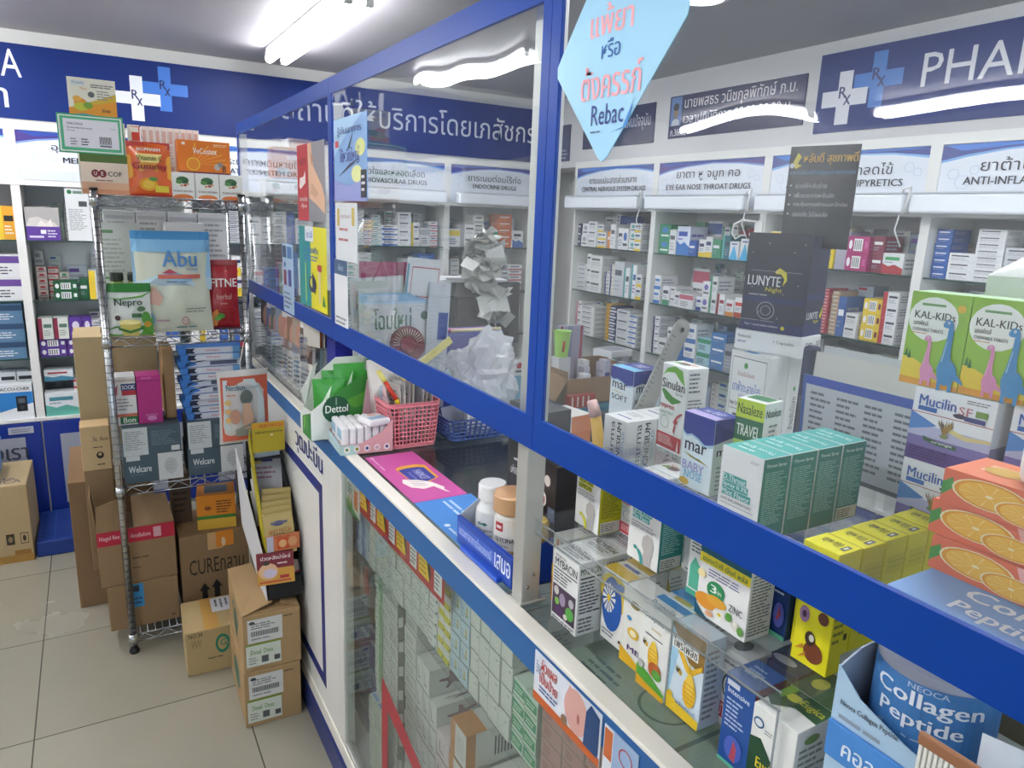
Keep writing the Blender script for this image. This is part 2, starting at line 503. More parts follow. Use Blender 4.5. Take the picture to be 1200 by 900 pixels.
GREYDOOR = mat('#9a9fae', 0.4)
NAVYM = mat('#16308a', 0.3)
def cabinet(wall, i, p0, p1, sign, zs, lab):
    """one bay: base with doors, side panels, glass shelves, header with its sign. p0 < p1 along the wall."""
    if wall == 'A': root = empty('wall_cabinet', ((p0+p1)/2, A_Y, 0), lab, 'cabinet', 'white shelf cabinets along the walls')
    else: root = empty('wall_cabinet', (B_X, (p0+p1)/2, 0), lab, 'cabinet', 'white shelf cabinets along the walls')
    W = p1-p0; h = W/2
    # local: u along the front (viewer's left to right), depth +y, z
    Rz = 0 if wall == 'A' else -math.pi/2
    root.rotation_euler = (0, 0, Rz)
    D = 0.31
    t = 0.018
    m = MB()
    m.box((-h, 0.0, 0), (h, D, 0.545), LAM)
    m.box((-h, -0.012, 0.545), (h, D, 0.56), LAM)
    m.box((-h, D-0.012, 0.56), (h, D, 1.95), mat('#c9ccd0', 0.5))
    m.box((-h, 0, 0.56), (-h+t, D-0.012, 1.95), LAM); m.box((h-t, 0, 0.56), (h, D-0.012, 1.95), LAM)
    m.box((-h+t, 0.02, 1.69), (h-t, D-0.012, 1.95), LAM)
    m.box((-h, -0.004, 1.69), (h, 0.02, 1.715), LAM); m.box((-h, -0.004, 1.938), (h, 0.02, 1.975), LAM)
    m.box((-h, -0.004, 1.715), (-h+0.022, 0.02, 1.938), LAM); m.box((h-0.022, -0.004, 1.715), (h, 0.02, 1.938), LAM)
    m.build('carcass', root)
    for s in (-1, 1):
        d = MB(); a, b = (-h+0.004, -0.003) if s < 0 else (0.003, h-0.004)
        d.rbox((a, -0.018, 0.02), (b, -0.002, 0.54), NAVYM, 0.002)
        d.box((a+0.07, -0.0192, 0.10), (b-0.07, -0.0178, 0.47), GREYDOOR)
        dm = d.build('door', root)
    for z in zs[1:]:
        g = MB(); g.box((-h+t, 0.012, z-0.006), (h-t, D-0.014, z), G_SHELF); g.box((-h+t, 0.010, z-0.006), (h-t, 0.012, z), mat('#2d4a44', 0.2)); g.build('glass_shelf', root)
    g = MB(); M = frame((-h+0.022, -0.001, 1.717), (1, 0, 0), (0, 0, 1))
    art(g, M, W-0.044, 0.219, sign_art(sign[0], sign[1], i % 3 == 1)); g.build('sign_panel', root)
    return root
for i in range(5):
    cabinet('A', i, DIVA[i], DIVA[i+1], SIGN_A[i], ZA, ['white cabinet bay at the far edge of the aisle with gauze and meters',
        'white cabinet bay behind the chrome rack with gloves and gauze cartons', 'white cabinet bay under the respiratory drugs sign',
        'white cabinet bay under the cardiovascular drugs sign', 'white cabinet bay under the endocrine drugs sign'][i])
for i in range(5):
    r = cabinet('B', i, DIVB[i+1], DIVB[i], SIGN_B[i], ZB, ['white cabinet bay under the central nervous system sign',
        'white cabinet bay under the eye ear nose throat sign', 'white cabinet bay under the antipyretics sign',
        'white cabinet bay under the anti-inflammatory sign', 'white cabinet bay past the anti-inflammatory sign'][i])
# shelf lamps: white covers along the lower edge of the headers
def shelf_lamp(x0, y0, x1, y1, label, n=1):
    r = empty('shelf_lamp', ((x0+x1)/2, (y0+y1)/2, 1.74), label, 'lamp', 'white strip lamps under the header signs')
    hx, hy = abs(x1-x0)/2, abs(y1-y0)/2
    m = MB(); m.rbox((-hx, -hy, -0.04), (hx, hy, 0.028), mat('#e9edf4', 0.25), 0.012, seg=3); m.build('cover', r)
    m = MB(); m.rbox((-hx*0.98, -hy*0.98, 0.028), (hx*0.98, hy*0.98, 0.034), mat('#c9cdd6', 0.3), 0.002); m.build('backplate', r)
    return r
for k, (a, b) in enumerate([(3.79, 3.10), (3.04, 2.36), (2.30, 1.61), (1.59, 0.86)]):
    shelf_lamp(2.545, b, 2.60, a, 'white strip lamp below the %s sign' % ['central nervous system', 'eye ear nose throat', 'antipyretics', 'anti-inflammatory'][k])
for k, (a, b) in enumerate([(0.50, 1.16), (1.24, 1.90), (1.98, 2.52)]):
    shelf_lamp(a, 4.09, b, 4.15, 'white strip lamp below the %s sign' % ['respiratory drugs', 'cardiovascular drugs', 'endocrine drugs'][k])
# cords between the shelf lamps
for k, y in enumerate((3.07, 2.33, 1.60)):
    m = MB()
    m.tube([(2.57, y+.04, 1.75), (2.555, y+.02, 1.785), (2.55, y-.01, 1.79), (2.535, y-.015, 1.75), (2.545, y+.005, 1.70), (2.57, y+.03, 1.705)], 0.0045, mat('#d9dadb', 0.5), 6)
    m.tube([(2.575, y+.03, 1.72), (2.56, y+.035, 1.64), (2.58, y+.015, 1.58)], 0.003, mat('#d9dadb', 0.5), 6)
    tag(m.build('lamp_cord'), 'white looped cord joining the strip lamps beside the %s sign' % ['central nervous system', 'eye ear nose throat', 'antipyretics'][k], 'cord')
m = MB()
m.rbox((2.62, 2.30, 1.575), (2.66, 2.345, 1.66), mat('#e6e6e4', 0.4), 0.004)
m.tube([(2.62, 2.34, 1.655), (2.60, 2.40, 1.66), (2.595, 2.44, 1.64), (2.595, 2.45, 1.60), (2.60, 2.43, 1.575), (2.62, 2.42, 1.59)], 0.005, mat('#e6e6e4', 0.4), 8)
tag(m.build('wall_socket'), 'small white socket with looped plug lead behind the dark night display', 'socket')

# ---------------------------------------------------------------- banners on the soffits
def banner(name, label, M, su, sv, decals, base, th=0.006, cat='sign'):
    mb = MB()
    mb.box((0, 0, 0), (su, sv, th), mat(base, 0.45, spec=0.25), M=M)
    art(mb, M @ Matrix.Translation((0, 0, th)), su, sv, decals, off=0.0004, step=0.0002)
    return tag(mb.build(name), label, cat)
# the back-wall banner, x from -1.6 to 2.60
bx0, bx1 = -1.6, 2.60; bw = bx1-bx0
def bu(x): return (x-bx0)/bw
def plus(cu, cv, s, t, asp, c): return [R(cu-s/asp, cv-t, cu+s/asp, cv+t, c), R(cu-t/asp, cv-s, cu+t/asp, cv+s, c)]
aspA = bw/0.325
dec = [T('PHARMA C', bu(-1.0), .56, bu(-0.155), .88, '#e9e9ee'), T('CARE PLUS ', bu(-1.0), .12, bu(-0.245), .40, '#e9e9ee')]
dec = [T('A', bu(-0.285), .56, bu(-0.206), .92, '#e6e7ee'), T('L', bu(-0.37), .56, bu(-0.31), .92, '#e6e7ee'), T('L', bu(-0.47), .55, bu(-0.40), .92, '#e6e7ee'),
       T('ยา', bu(-0.42), .14, bu(-0.268), .40, '#e6e7ee')]
dec += plus(bu(0.388), .615, .32, .085, aspA, '#3f78d0') + plus(bu(0.26), .44, .32, .085, aspA, '#e6e8f0')
dec += [T('R', bu(0.237), .43, bu(0.266), .56, '#1e2c66', True), T('x', bu(0.258), .34, bu(0.283), .45, '#1e2c66', True),
        T('R', bu(0.364), .61, bu(0.393), .74, '#1e2c66', True), T('x', bu(0.385), .52, bu(0.411), .63, '#1e2c66', True)]
dec += [T('สถานที่ให้บริการโดยเภสัชกร', bu(0.95), .36, bu(2.56), .80, '#dfe1ea')]
banner('pharmacy_banner', 'long blue banner with white and blue crosses on the back wall', frame((bx0, 4.19, 1.985), (1, 0, 0), (0, 0, 1)), bw, 0.325, dec, '#122c72')
# right-wall banner, y from 2.12 towards the camera
w = 2.2
aspB = w/0.305
dec = plus(.121, .59, .33, .095, aspB, '#3f78c8') + plus(.058, .42, .33, .10, aspB, '#dcdde6')
dec += [T('R', .047, .42, .062, .56, '#1e2c66', True), T('x', .058, .33, .072, .45, '#1e2c66', True), T('R', .110, .59, .125, .73, '#1e2c66', True), T('x', .121, .50, .135, .62, '#1e2c66', True),
        T('PHARMACY', .20, .42, .60, .80, '#d5d7e2')]
banner('pharmacy_banner', 'blue banner with two crosses and white lettering on the right wall', frame((2.66, 2.12, 2.018), (0, -1, 0), (0, 0, 1)), w, 0.305, dec, '#1a3278')
dec = [R(.012, .30, .105, .97, '#5f7fb8'), E(.058, .62, .022, .17, '#8d7566'), P([(.025, .30), (.03, .42), (.05, .46), (.068, .46), (.09, .42), (.095, .30)], '#c9cdd8'),
       E(.058, .74, .024, .09, '#2a2626'),
       T('นายพสธร วนิชกุลพิทักษ์ ภ.บ.', .13, .60, .95, .95, '#e4e4ea'), T('เวลาปฏิบัติการ 08.00-20.00 น.', .13, .28, .93, .56, '#e4e4ea'), T('ภ.36082', .02, .05, .16, .22, '#e4e4ea')]
banner('pharmacist_board', 'dark blue name board with a small portrait and opening hours', frame((2.66, 3.015, 2.06), (0, -1, 0), (0, 0, 1)), 0.835, 0.205, dec, '#1d2452')
dec = [T('ร้านขายยาแผนปัจจุบัน', .30, .35, .95, .80, '#b9bccb')]
banner('licence_board', 'dark blue board partly hidden behind the diamond sticker', frame((2.66, 3.78, 2.05), (0, -1, 0), (0, 0, 1)), 0.65, 0.205, dec, '#1d2452')
banner('licence_board', 'narrow dark blue notice beside the corner of the room', frame((2.66, 4.02, 1.99), (0, -1, 0), (0, 0, 1)), 0.10, 0.22, [F(.1, .05, .9, .35, 3, '#8a90b0')], '#1f2a63')

# ================================================================ STOCK ON THE WALL SHELVES
def stock_art(style, c, seed):
    """printed front for one small carton, c = (accent, second, ink)"""
    a, b, k = c
    s = seed
    if style == 'band': return [R(0, .62, 1, .92, a), F(.1, .12, .85, .5, 3, k, s)]
    if style == 'foot': return [R(0, 0, 1, .25, a), R(.1, .58, .8, .76, k), F(.1, .32, .8, .5, 2, b, s)]
    if style == 'side': return [R(0, 0, .28, 1, a), R(.36, .55, .9, .72, k), F(.36, .15, .9, .45, 3, b, s)]
    if style == 'dot': return [E(.5, .62, .28, .2, a), R(.15, .18, .85, .30, k)]
    if style == 'solid': return [R(.12, .52, .82, .68, '#e8e8ea'), F(.12, .2, .7, .42, 2, b, s)]
    if style == 'tri': return [P([(0, 0), (.5, .8), (1, 0)], a), R(.2, .82, .8, .9, k)]
    if style == 'code': return [R(.3+.0, .15, .7, .85, '#e6e6e6')] + [R(.34+i*.085, .22, .34+i*.085+.04, .78, '#55555a') for i in range(4)] + [E(.15, .5, .08, .26, '#e9e9ee'), R(.8, .3, .93, .7, b)]
    if style == 'wave': return [P([(0, 0), (0, .5), (.3, .36), (.6, .46), (1, .28), (1, 0)], a), R(.12, .66, .8, .82, k), F(.12, .5, .6, .62, 1, b, s)]
    return [R(.1, .60, .78, .76, k), F(.1, .14, .88, .5, 3, b, s)]
HA = [.24, .25, .26, .21]; HB = [.3, .24, .235, .185]
_stock = {}
def stock_mesh(wall, w, d, h, style, base, c, seed):
    key = (wall, round(w, 3), round(d, 3), round(h, 3), style, base, c)
    if key not in _stock:
        fr = stock_art(style, c, seed)
        if wall == 'A': _stock[key] = carton_mesh('stock', w, d, h, base, Rr=fr, L=[F(.1, .2, .9, .8, 3, c[1], seed)])
        else: _stock[key] = carton_mesh('stock', d, w, h, base, L=fr, Rr=[F(.1, .2, .9, .8, 3, c[1], seed)])
    return _stock[key]
ORD = 'first second third fourth fifth sixth seventh eighth ninth tenth eleventh twelfth thirteenth fourteenth fifteenth sixteenth seventeenth'.split()
SHN = ['lowest', 'lower', 'middle', 'top']
def shelf_stock(wall, bay, lvl, specs, start=None, setback=0.02, signname=''):
    """specs: (what, width, height, count, style, base, (accent, second, ink), depth)"""
    zs = ZA if wall == 'A' else ZB
    z0 = zs[lvl]
    if start is None and setback < .1:
        used = sum(sp[1]+.004 for sp in specs); gap = (DIVA[bay+1]-DIVA[bay] if wall == 'A' else DIVB[bay]-DIVB[bay+1])-.05
        if gap-used > .06: specs = list(specs)+rand_specs(bay*31+lvl*7+(3 if wall == 'A' else 0), gap-used, (HA if wall == 'A' else HB)[lvl])
    pos = (DIVA[bay]+0.025 if wall == 'A' else DIVB[bay]-0.025) if start is None else start
    n = 0
    for sp in specs:
        if sp[0] == 'gap':
            pos += sp[1] if wall == 'A' else -sp[1]; continue
        what, w, h, cnt, style, base, c = sp[:7]
        d = sp[7] if len(sp) > 7 else 0.12
        rnd = random.Random(hash((wall, bay, lvl, n)) & 0xffff if False else bay*97+lvl*13+n)
        me = stock_mesh(wall, w, d, h, style, base, c, n)
        back = setback + rnd.uniform(0, 0.02)
        slot = '%s %s' % (ORD[min(n, 12)], 'stack' if cnt > 1 else 'place')
        for k in range(cnt):
            j = rnd.uniform(-0.0012, 0.0012); jb = rnd.uniform(0, 0.004)
            if wall == 'A': p = (pos+j, A_Y+back+jb, z0+k*(h+0.0004)+0.0003)
            else: p = (B_X+back+jb, pos-w+j, z0+k*(h+0.0004)+0.0003)
            o = link('medicine_carton', me, None, p)
            if cnt == 1: lab = '%s, %s, %s shelf, %s bay' % (what, slot, SHN[lvl], signname)
            else: lab = '%s, %s in %s, %s shelf, %s bay' % (what, 'topmost' if k == cnt-1 else ('lowest' if k == 0 else ORD[k]+' up'), slot, SHN[lvl], signname)
            tag(o, lab, 'box', '%s on the %s shelf, %s bay' % (what+'s', SHN[lvl], signname) if cnt > 1 else None)
        pos += (w+0.004) if wall == 'A' else -(w+0.004)
        n += 1
W_ = '#dcdddf'; G_ = '#c9cbce'
k0 = ('#3b62ad', '#8b93a5', '#3c4252')
kg = ('#3f8f6a', '#8b93a5', '#3c4252')
kr = ('#b5383f', '#8b93a5', '#3c4252')
kp = ('#6a4a96', '#b9a7d0', '#3c4252')
ky = ('#e0c23a', '#8b93a5', '#2b3a6a')
kt = ('#4aa5a0', '#8b93a5', '#3c4252')
kgr = ('#9a9da5', '#a5a8b0', '#55585f')
def rand_specs(seed, total, hmax, tone='white'):
    rnd = random.Random(seed)
    out = []; x = 0
    pals = [('white blue-banded carton', W_, k0), ('white green-marked carton', W_, kg), ('plain pale carton', G_, kgr), ('white red-marked carton', W_, kr),
            ('white teal-marked carton', W_, kt), ('plain pale carton', '#d3d2cf', kgr), ('blue carton', '#3f66b0', k0), ('plain pale carton', W_, kgr), ('yellow-banded carton', W_, ky)]
    while x < total-0.05:
        w = rnd.choice([0.045, 0.055, 0.065, 0.08, 0.10])
        if x + w > total: break
        h = rnd.choice([0.022, 0.03, 0.035, 0.05, 0.07, 0.11])
        n = max(1, int(rnd.uniform(0.62, 1.0)*hmax/h))
        what, base, c = rnd.choice(pals)
        st = rnd.choice(['band', 'foot', 'side', 'dot', 'plain', 'plain', 'wave'])
        out.append((what, w, h, n, st, base, c)); x += w + 0.004
    return out
# right wall, first bay
s0 = 'nervous'
shelf_stock('B', 0, 3, [('dark navy carton', .03, .045, 3, 'solid', '#2a2f52', k0), ('white tall carton', .065, .068, 2, 'dot', W_, kgr), ('white flat carton', .085, .05, 3, 'plain', W_, kgr),
    ('white navy-and-yellow carton', .05, .045, 3, 'foot', W_, ky), ('small yellow-footed carton', .045, .045, 2, 'foot', W_, ky), ('orange carton', .03, .098, 1, 'solid', '#d58a35', ky),
    ('white upright carton', .05, .14, 1, 'plain', W_, kgr), ('white carton with blue print', .05, .12, 1, 'plain', W_, k0), ('white carton with blue print', .055, .118, 1, 'dot', W_, k0)], signname=s0)
shelf_stock('B', 0, 3, [('gap', .08), ('rear pale carton', .09, .06, 3, 'plain', G_, kgr, .06), ('rear narrow white carton', .04, .05, 4, 'dot', W_, kgr, .06), ('rear navy white-peaked carton', .16, .19, 1, 'tri', '#1f3f86', ('#b9c4da', '#ffffff', '#2a4a96'), .05)], setback=.17, signname=s0)
shelf_stock('B', 0, 2, [('white flat carton', .10, .027, 6, 'plain', G_, kgr), ('white upright carton', .045, .075, 3, 'plain', W_, kgr), ('large plain white carton', .12, .073, 3, 'plain', '#d9dad8', kgr),
    ('gap', .02), ('navy-and-yellow edged carton', .045, .022, 6, 'side', W_, ('#2a3f86', '#c9b03a', '#2a3f86')), ('navy-and-yellow edged carton', .045, .022, 8, 'side', W_, ('#2a3f86', '#c9b03a', '#c9b03a')),
    ('pale grey upright carton', .09, .2, 1, 'plain', '#bfc3c8', kgr), ('teal and white upright carton', .045, .17, 1, 'side', W_, kt), ('purple-teal upright carton', .045, .19, 1, 'side', W_, ('#3f9aa5', '#8a5a9a', '#3f6a9a'))], signname=s0)
shelf_stock('B', 0, 1, [('gap', .03), ('white pink-lined carton', .05, .05, 4, 'side', '#e2dcdd', ('#c06a78', '#8b93a5', '#55585f')), ('white pink-lined carton', .14, .03, 6, 'plain', '#dedddd', kr), ('gap', .09),
    ('mustard carton', .05, .024, 9, 'plain', '#c99a2e', ('#a07820', '#a07820', '#8a6518')), ('navy and white carton', .06, .035, 6, 'foot', '#2a3560', ('#d9dbe2', '#8b93a5', '#d9dbe2')), ('pale carton', .12, .05, 4, 'plain', G_, kgr)], signname=s0)
s1_ = 'throat'
shelf_stock('B', 1, 3, [('green and blue pill carton', .085, .075, 2, 'dot', '#2f8a62', ('#3f7ac0', '#bfe0c8', '#e6e6e6')), ('white upright carton', .05, .125, 1, 'plain', W_, kgr), ('blue and white carton', .095, .145, 1, 'wave', '#d3dbea', ('#3f7ac0', '#6a5ab0', '#2f4aa0')),
    ('blue carton', .05, .075, 1, 'solid', '#2f5aa8', k0), ('yellow-footed white carton', .045, .085, 1, 'foot', W_, ky), ('yellow-footed white carton', .045, .1, 1, 'foot', W_, ky), ('green carton', .055, .09, 1, 'solid', '#3a8a66', kg), ('dark teal carton', .05, .11, 1, 'side', '#2f6a78', kt),
    ('white carton with a blue triangle', .055, .085, 1, 'tri', W_, ('#4aa8d8', '#888', '#5a6aa0')), ('white carton with a blue triangle', .055, .1, 1, 'tri', W_, ('#4aa8d8', '#888', '#5a6aa0')), ('green yellow carton', .04, .07, 1, 'side', '#c9c84a', kg)], signname=s1_)
shelf_stock('B', 1, 3, [('gap', .09), ('rear green carton', .07, .17, 1, 'solid', '#3f9070', kg, .05), ('gap', .03), ('rear white and blue carton', .1, .18, 1, 'band', W_, k0, .05), ('rear green striped carton', .05, .05, 3, 'side', W_, kg, .05), ('rear green striped carton', .05, .055, 3, 'side', W_, kg, .05), ('rear dark red carton', .05, .07, 2, 'solid', '#8f2f3a', kr, .05), ('rear dark red carton', .05, .075, 2, 'solid', '#a03440', kr, .05)], setback=.185, signname=s1_)
shelf_stock('B', 1, 2, [('white and blue carton', .05, .075, 2, 'foot', W_, ('#3f7ac0', '#8b93a5', '#3f7ac0')), ('white and green carton', .055, .1, 1, 'foot', W_, kg), ('white upright carton', .04, .05, 2, 'plain', W_, kgr), ('white upright carton', .045, .08, 1, 'plain', W_, kgr), ('white carton with pink lid', .10, .075, 1, 'band', W_, ('#b85a70', '#8b93a5', '#55585f')),
    ('white navy carton', .04, .07, 1, 'foot', W_, ('#2a3f86', '#8b93a5', '#2a3f86')), ('white carton with a violet oval', .05, .075, 2, 'dot', W_, ('#6a5aa8', '#888', '#55585f')), ('white green carton', .045, .09, 2, 'side', W_, kg), ('gap', .01), ('dark red and white carton', .05, .1, 1, 'side', W_, ('#8f2f3a', '#8b93a5', '#8f2f3a')), ('white and amber carton', .05, .08, 1, 'foot', W_, ('#c9803a', '#8b93a5', '#8f2f3a')), ('white carton with red print', .06, .095, 1, 'foot', W_, ('#b0503a', '#8b93a5', '#c03a3a'))], signname=s1_)
shelf_stock('B', 1, 2, [('gap', .12), ('rear white carton with pink lid', .12, .2, 1, 'band', W_, ('#b85a70', '#8b93a5', '#55585f'), .05), ('rear grey carton', .1, .03, 6, 'plain', '#aeb2b6', kgr, .05), ('rear grey carton', .12, .03, 5, 'plain', '#a5a9ad', kgr, .05)], setback=.185, signname=s1_)
shelf_stock('B', 1, 1, [('navy and white carton', .05, .04, 5, 'side', W_, ('#2a3560', '#8b93a5', '#55585f')), ('white carton', .07, .09, 1, 'plain', W_, kgr), ('violet and white carton', .06, .08, 2, 'foot', W_, kp), ('blue upright carton', .07, .18, 1, 'solid', '#4a78b8', k0), ('blue and white carton', .08, .1, 2, 'foot', W_, ('#4a78b8', '#8b93a5', '#3f62a0')), ('green and blue carton', .09, .07, 2, 'band', '#9fc4d0', kg), ('blue carton', .10, .06, 3, 'solid', '#4a7ab0', k0), ('grey upright carton', .06, .14, 1, 'plain', '#8f959d', kgr)], signname=s1_)
s2_ = 'antipyretics'
shelf_stock('B', 2, 3, rand_specs(5, .36, .17) + [('yellow upright carton', .03, .158, 1, 'solid', '#e3c928', ky), ('lilac grey upright carton', .058, .155, 1, 'plain', '#a9a3b4', kgr),
    ('magenta carton', .095, .068, 2, 'code', '#a8246c', ('#c05090', '#c05090', '#e6c0d6')), ('crimson carton', .05, .07, 2, 'solid', '#7a2440', kr), ('green and white soap carton', .085, .078, 1, 'wave', W_, ('#b0303a', '#8b93a5', '#3a9a5a'))], signname=s2_)
for k, (nm, c, z, h) in enumerate([('green banded white carton on the red and white carton, antipyretics bay', '#3a9a5a', 1.5535, .075)]):
    pass
shelf_stock('B', 2, 2, rand_specs(9, .36, .17) + [('red-edged leaflet carton', .03, .013, 14, 'solid', '#b04550', kr), ('tan-edged leaflet carton', .035, .016, 11, 'solid', '#b59a7c', kgr), ('blue edged carton', .035, .16, 1, 'solid', '#3f62a0', k0), ('small white carton', .055, .05, 2, 'plain', W_, kgr), ('gap', .008), ('yellow and maroon carton', .08, .055, 3, 'code', '#e0c030', ('#7a2a4a', '#7a2a4a', '#7a2a4a'))], signname=s2_)
shelf_stock('B', 2, 1, rand_specs(12, .38, .2) + [('green carton', .03, .19, 1, 'solid', '#2f6a55', kg), ('white pink-lined carton', .05, .03, 7, 'plain', '#e0dadb', ('#c06a78', '#c06a78', '#c06a78')), ('gap', .07), ('white upright carton', .03, .09, 1, 'plain', W_, kgr), ('grey-lettered white carton', .10, .024, 9, 'side', W_, ('#cfcfd3', '#8b93a5', '#55585f'))], signname=s2_)
s3_ = 'inflammation'
shelf_stock('B', 3, 3, [('blue and white carton', .055, .0245, 7, 'solid', '#2a5aa8', k0), ('grey-lettered white carton', .088, .031, 3, 'plain', '#e2e3e5', kgr), ('white long carton', .09, .022, 8, 'plain', '#e2e3e5', kgr), ('pale long carton', .1, .03, 4, 'plain', '#c9cbd0', kgr), ('pale long carton', .1, .022, 6, 'plain', '#d0d2d6', kgr), ('white carton', .1, .03, 5, 'plain', W_, kgr)], signname=s3_)
shelf_stock('B', 3, 2, [('gap', .04), ('white carton with a red wave', .09, .045, 4, 'wave', W_, ('#c8452f', '#8b93a5', '#c8452f'))] + rand_specs(21, .5, .17), signname=s3_)
shelf_stock('B', 3, 1, rand_specs(23, .66, .2), signname=s3_)
for i, s in ((4, 'far'),):
    shelf_stock('B', i, 3, rand_specs(31, .66, .16), signname='nearest')
# back wall
shelf_stock('A', 0, 3, [('amber carton with dark bottle print', .06, .155, 1, 'band', '#d9962a', ('#e6c23a', '#e8e6da', '#e8e8e8')), ('amber carton with dark bottle print', .068, .155, 1, 'side', '#e0a22e', ('#e6c23a', '#e8e6da', '#2c2a2a'))], start=-.43, signname='gauze')
shelf_stock('A', 0, 2, [('white and violet gauze carton', .14, .11, 2, 'band', W_, kp)], start=-.435, signname='gauze')
shelf_stock('A', 0, 1, [('blue and grey instrument carton', .14, .09, 3, 'band', '#5a7fa0', ('#2f4a6a', '#c9d6e0', '#d9dde2'))], start=-.45, signname='gauze')
shelf_stock('A', 1, 2, [('gap', .012), ('rear pink and white small carton', .045, .03, 5, 'dot', '#d9c9c2', kr, .06), ('rear pink and white small carton', .045, .03, 5, 'band', '#d9c9c2', kr, .06), ('rear pink and white small carton', .04, .03, 4, 'dot', '#d9cfc4', kg, .06)], setback=.17, signname='glove')
shelf_stock('A', 1, 2, [('gap', .085), ('green carton with barcode', .105, .045, 2, 'code', '#1f5a38', ('#1f5a38', '#d9dde0', '#d9dde0')), ('green carton with barcode', .04, .10, 1, 'solid', '#1f5a38', kg)], signname='glove')
shelf_stock('A', 1, 1, [('violet carton with barcode', .115, .044, 2, 'code', '#5b3a92', ('#5b3a92', '#d9dde0', '#d9dde0')), ('violet carton with barcode', .1, .044, 2, 'code', '#5b3a92', ('#5b3a92', '#d9dde0', '#d9dde0'))], signname='glove')
for j, (c, wd, nm) in enumerate([('#d5d9d4', .062, 'white and green catheter carton'), ('#d5d9d4', .062, 'white and green catheter carton'), ('#5b3a92', .055, 'upright violet carton'), ('#5b3a92', .04, 'upright violet carton')]):
    x = -.252 + [0, .066, .132, .19][j]
    me = stock_mesh('A', wd, .1, .105, 'side' if j < 2 else 'dot', c, ('#8f2f4a', '#8a9a90', '#5a7a6a') if j < 2 else ('#d9d4e6', '#b9a7d0', '#d9d4e6'), j)
    tag(link('medicine_carton', me, None, (x, A_Y+.03, .86+.0892)), '%s, %s from the aisle side upon the violet stack' % (nm, ORD[j]), 'box')
shelf_stock('A', 1, 0, [('rear white and teal carton with red corner', .125, .055, 1, 'wave', '#d9dde0', ('#4a8aa8', '#8b93a5', '#a02f3f'))], setback=.03, signname='glove')
tag(link('medicine_carton', stock_mesh('A', .15, .1, .118, 'wave', '#d9dde0', ('#5fae9f', '#8b93a5', '#4a8a9a'), 3), None, (-.255, A_Y+.004, .5603)), 'large white and teal carton beside the glucose meter carton', 'box')
for o in list(bpy.data.objects):
    if o.get('label', '').startswith('white and teal carton with red corner'):
        o.location.z = .6786; o.location.x = -.25
tag(link('medicine_carton', stock_mesh('A', .125, .1, .055, 'wave', '#d9dde0', ('#4a8aa8', '#8b93a5', '#a02f3f'), 3), None, (-.25, A_Y+.035, .7342)), 'white carton with red corner, topmost above the large teal carton', 'box')
tag(link('medicine_carton', stock_mesh('A', .1, .1, .16, 'plain', '#d9dcda', kg, 3), None, (-.255, A_Y+.18, 1.4353)), 'white carton behind the glove carton on the top shelf', 'box')
carton('glucose_meter_carton', 'blue and white glucose meter carton with a black meter printed', (-.445, A_Y+.004, .5603), (.14, .08, .175), '#e3e6ea',
    Rr=[R(0, .22, 1, .78, '#2f7fc4'), P([(0, .22), (1, .22), (1, .45)], '#e3e6ea'), T('ACCU-CHEK', .06, .83, .94, .92, '#20242c', True), R(.5, .22, .82, .66, '#1c1e22'), R(.56, .46, .76, .6, '#5a6068'), E(.66, .33, .07, .05, '#3a3e44')])
for j in range(2):
    carton('glucose_meter_carton', 'small blue and white strip carton behind the meter carton, %s' % ('aisle side' if j == 0 else 'gauze side'), (-.44+j*.072, A_Y+.10, .5603), (.068, .06, .22), '#e3e6ea', Rr=[R(0, .2, 1, .75, '#3f8ccc'), R(.1, .82, .9, .9, '#20242c')], cat='box')
carton('glove_carton', 'grey and violet glove carton with a hand printed on it', (-.255, A_Y+.004, 1.4353), (.138, .09, .155), '#a9a6a4',
    Rr=[R(0, 0, 1, .42, '#5b3a92'), P([(.02, .42), (.1, .66), (.35, .72), (.62, .62), (.85, .55), (.95, .42)], '#c9c4c0'), P([(.3, .42), (.45, .62), (.6, .5), (.75, .66), (.8, .42)], '#e0dad4'), R(.08, .08, .5, .14, '#d9d4e6'), R(.42, .2, .58, .32, '#e6e6ea'), F(.62, .08, .95, .34, 3, '#d9d4e6')])
carton('tall_white_carton', 'tall white carton with green disc and barcode beside the gloves', (-.085, A_Y+.004, 1.4353), (.10, .08, .25), '#d9dbdc',
    Rr=[E(.2, .93, .1, .04, '#1f6a40'), R(.34, .9, .85, .95, '#6a8a78'), F(.1, .2, .9, .62, 12, '#8f9498', 4), R(.55, .66, .9, .76, '#4a4e52')])
for i, (nm, sd) in enumerate((('respiratory', 41), ('heart', 43), ('endocrine', 47))):
    Wd = DIVA[i+3]-DIVA[i+2]-.05
    for lv in (1, 2, 3):
        sp = rand_specs(sd+lv*7, Wd, HA[lv])
        if i == 2 and lv == 3:
            sp = sp[:4] + [('orange carton', .105, .042, 5, 'solid', '#c9683a', ('#c9683a', '#e0a080', '#e8d0c0'))]
        shelf_stock('A', i+2, lv, sp, signname=nm)
    shelf_stock('A', i+2, 0, rand_specs(sd+3, Wd, .22), signname=nm)

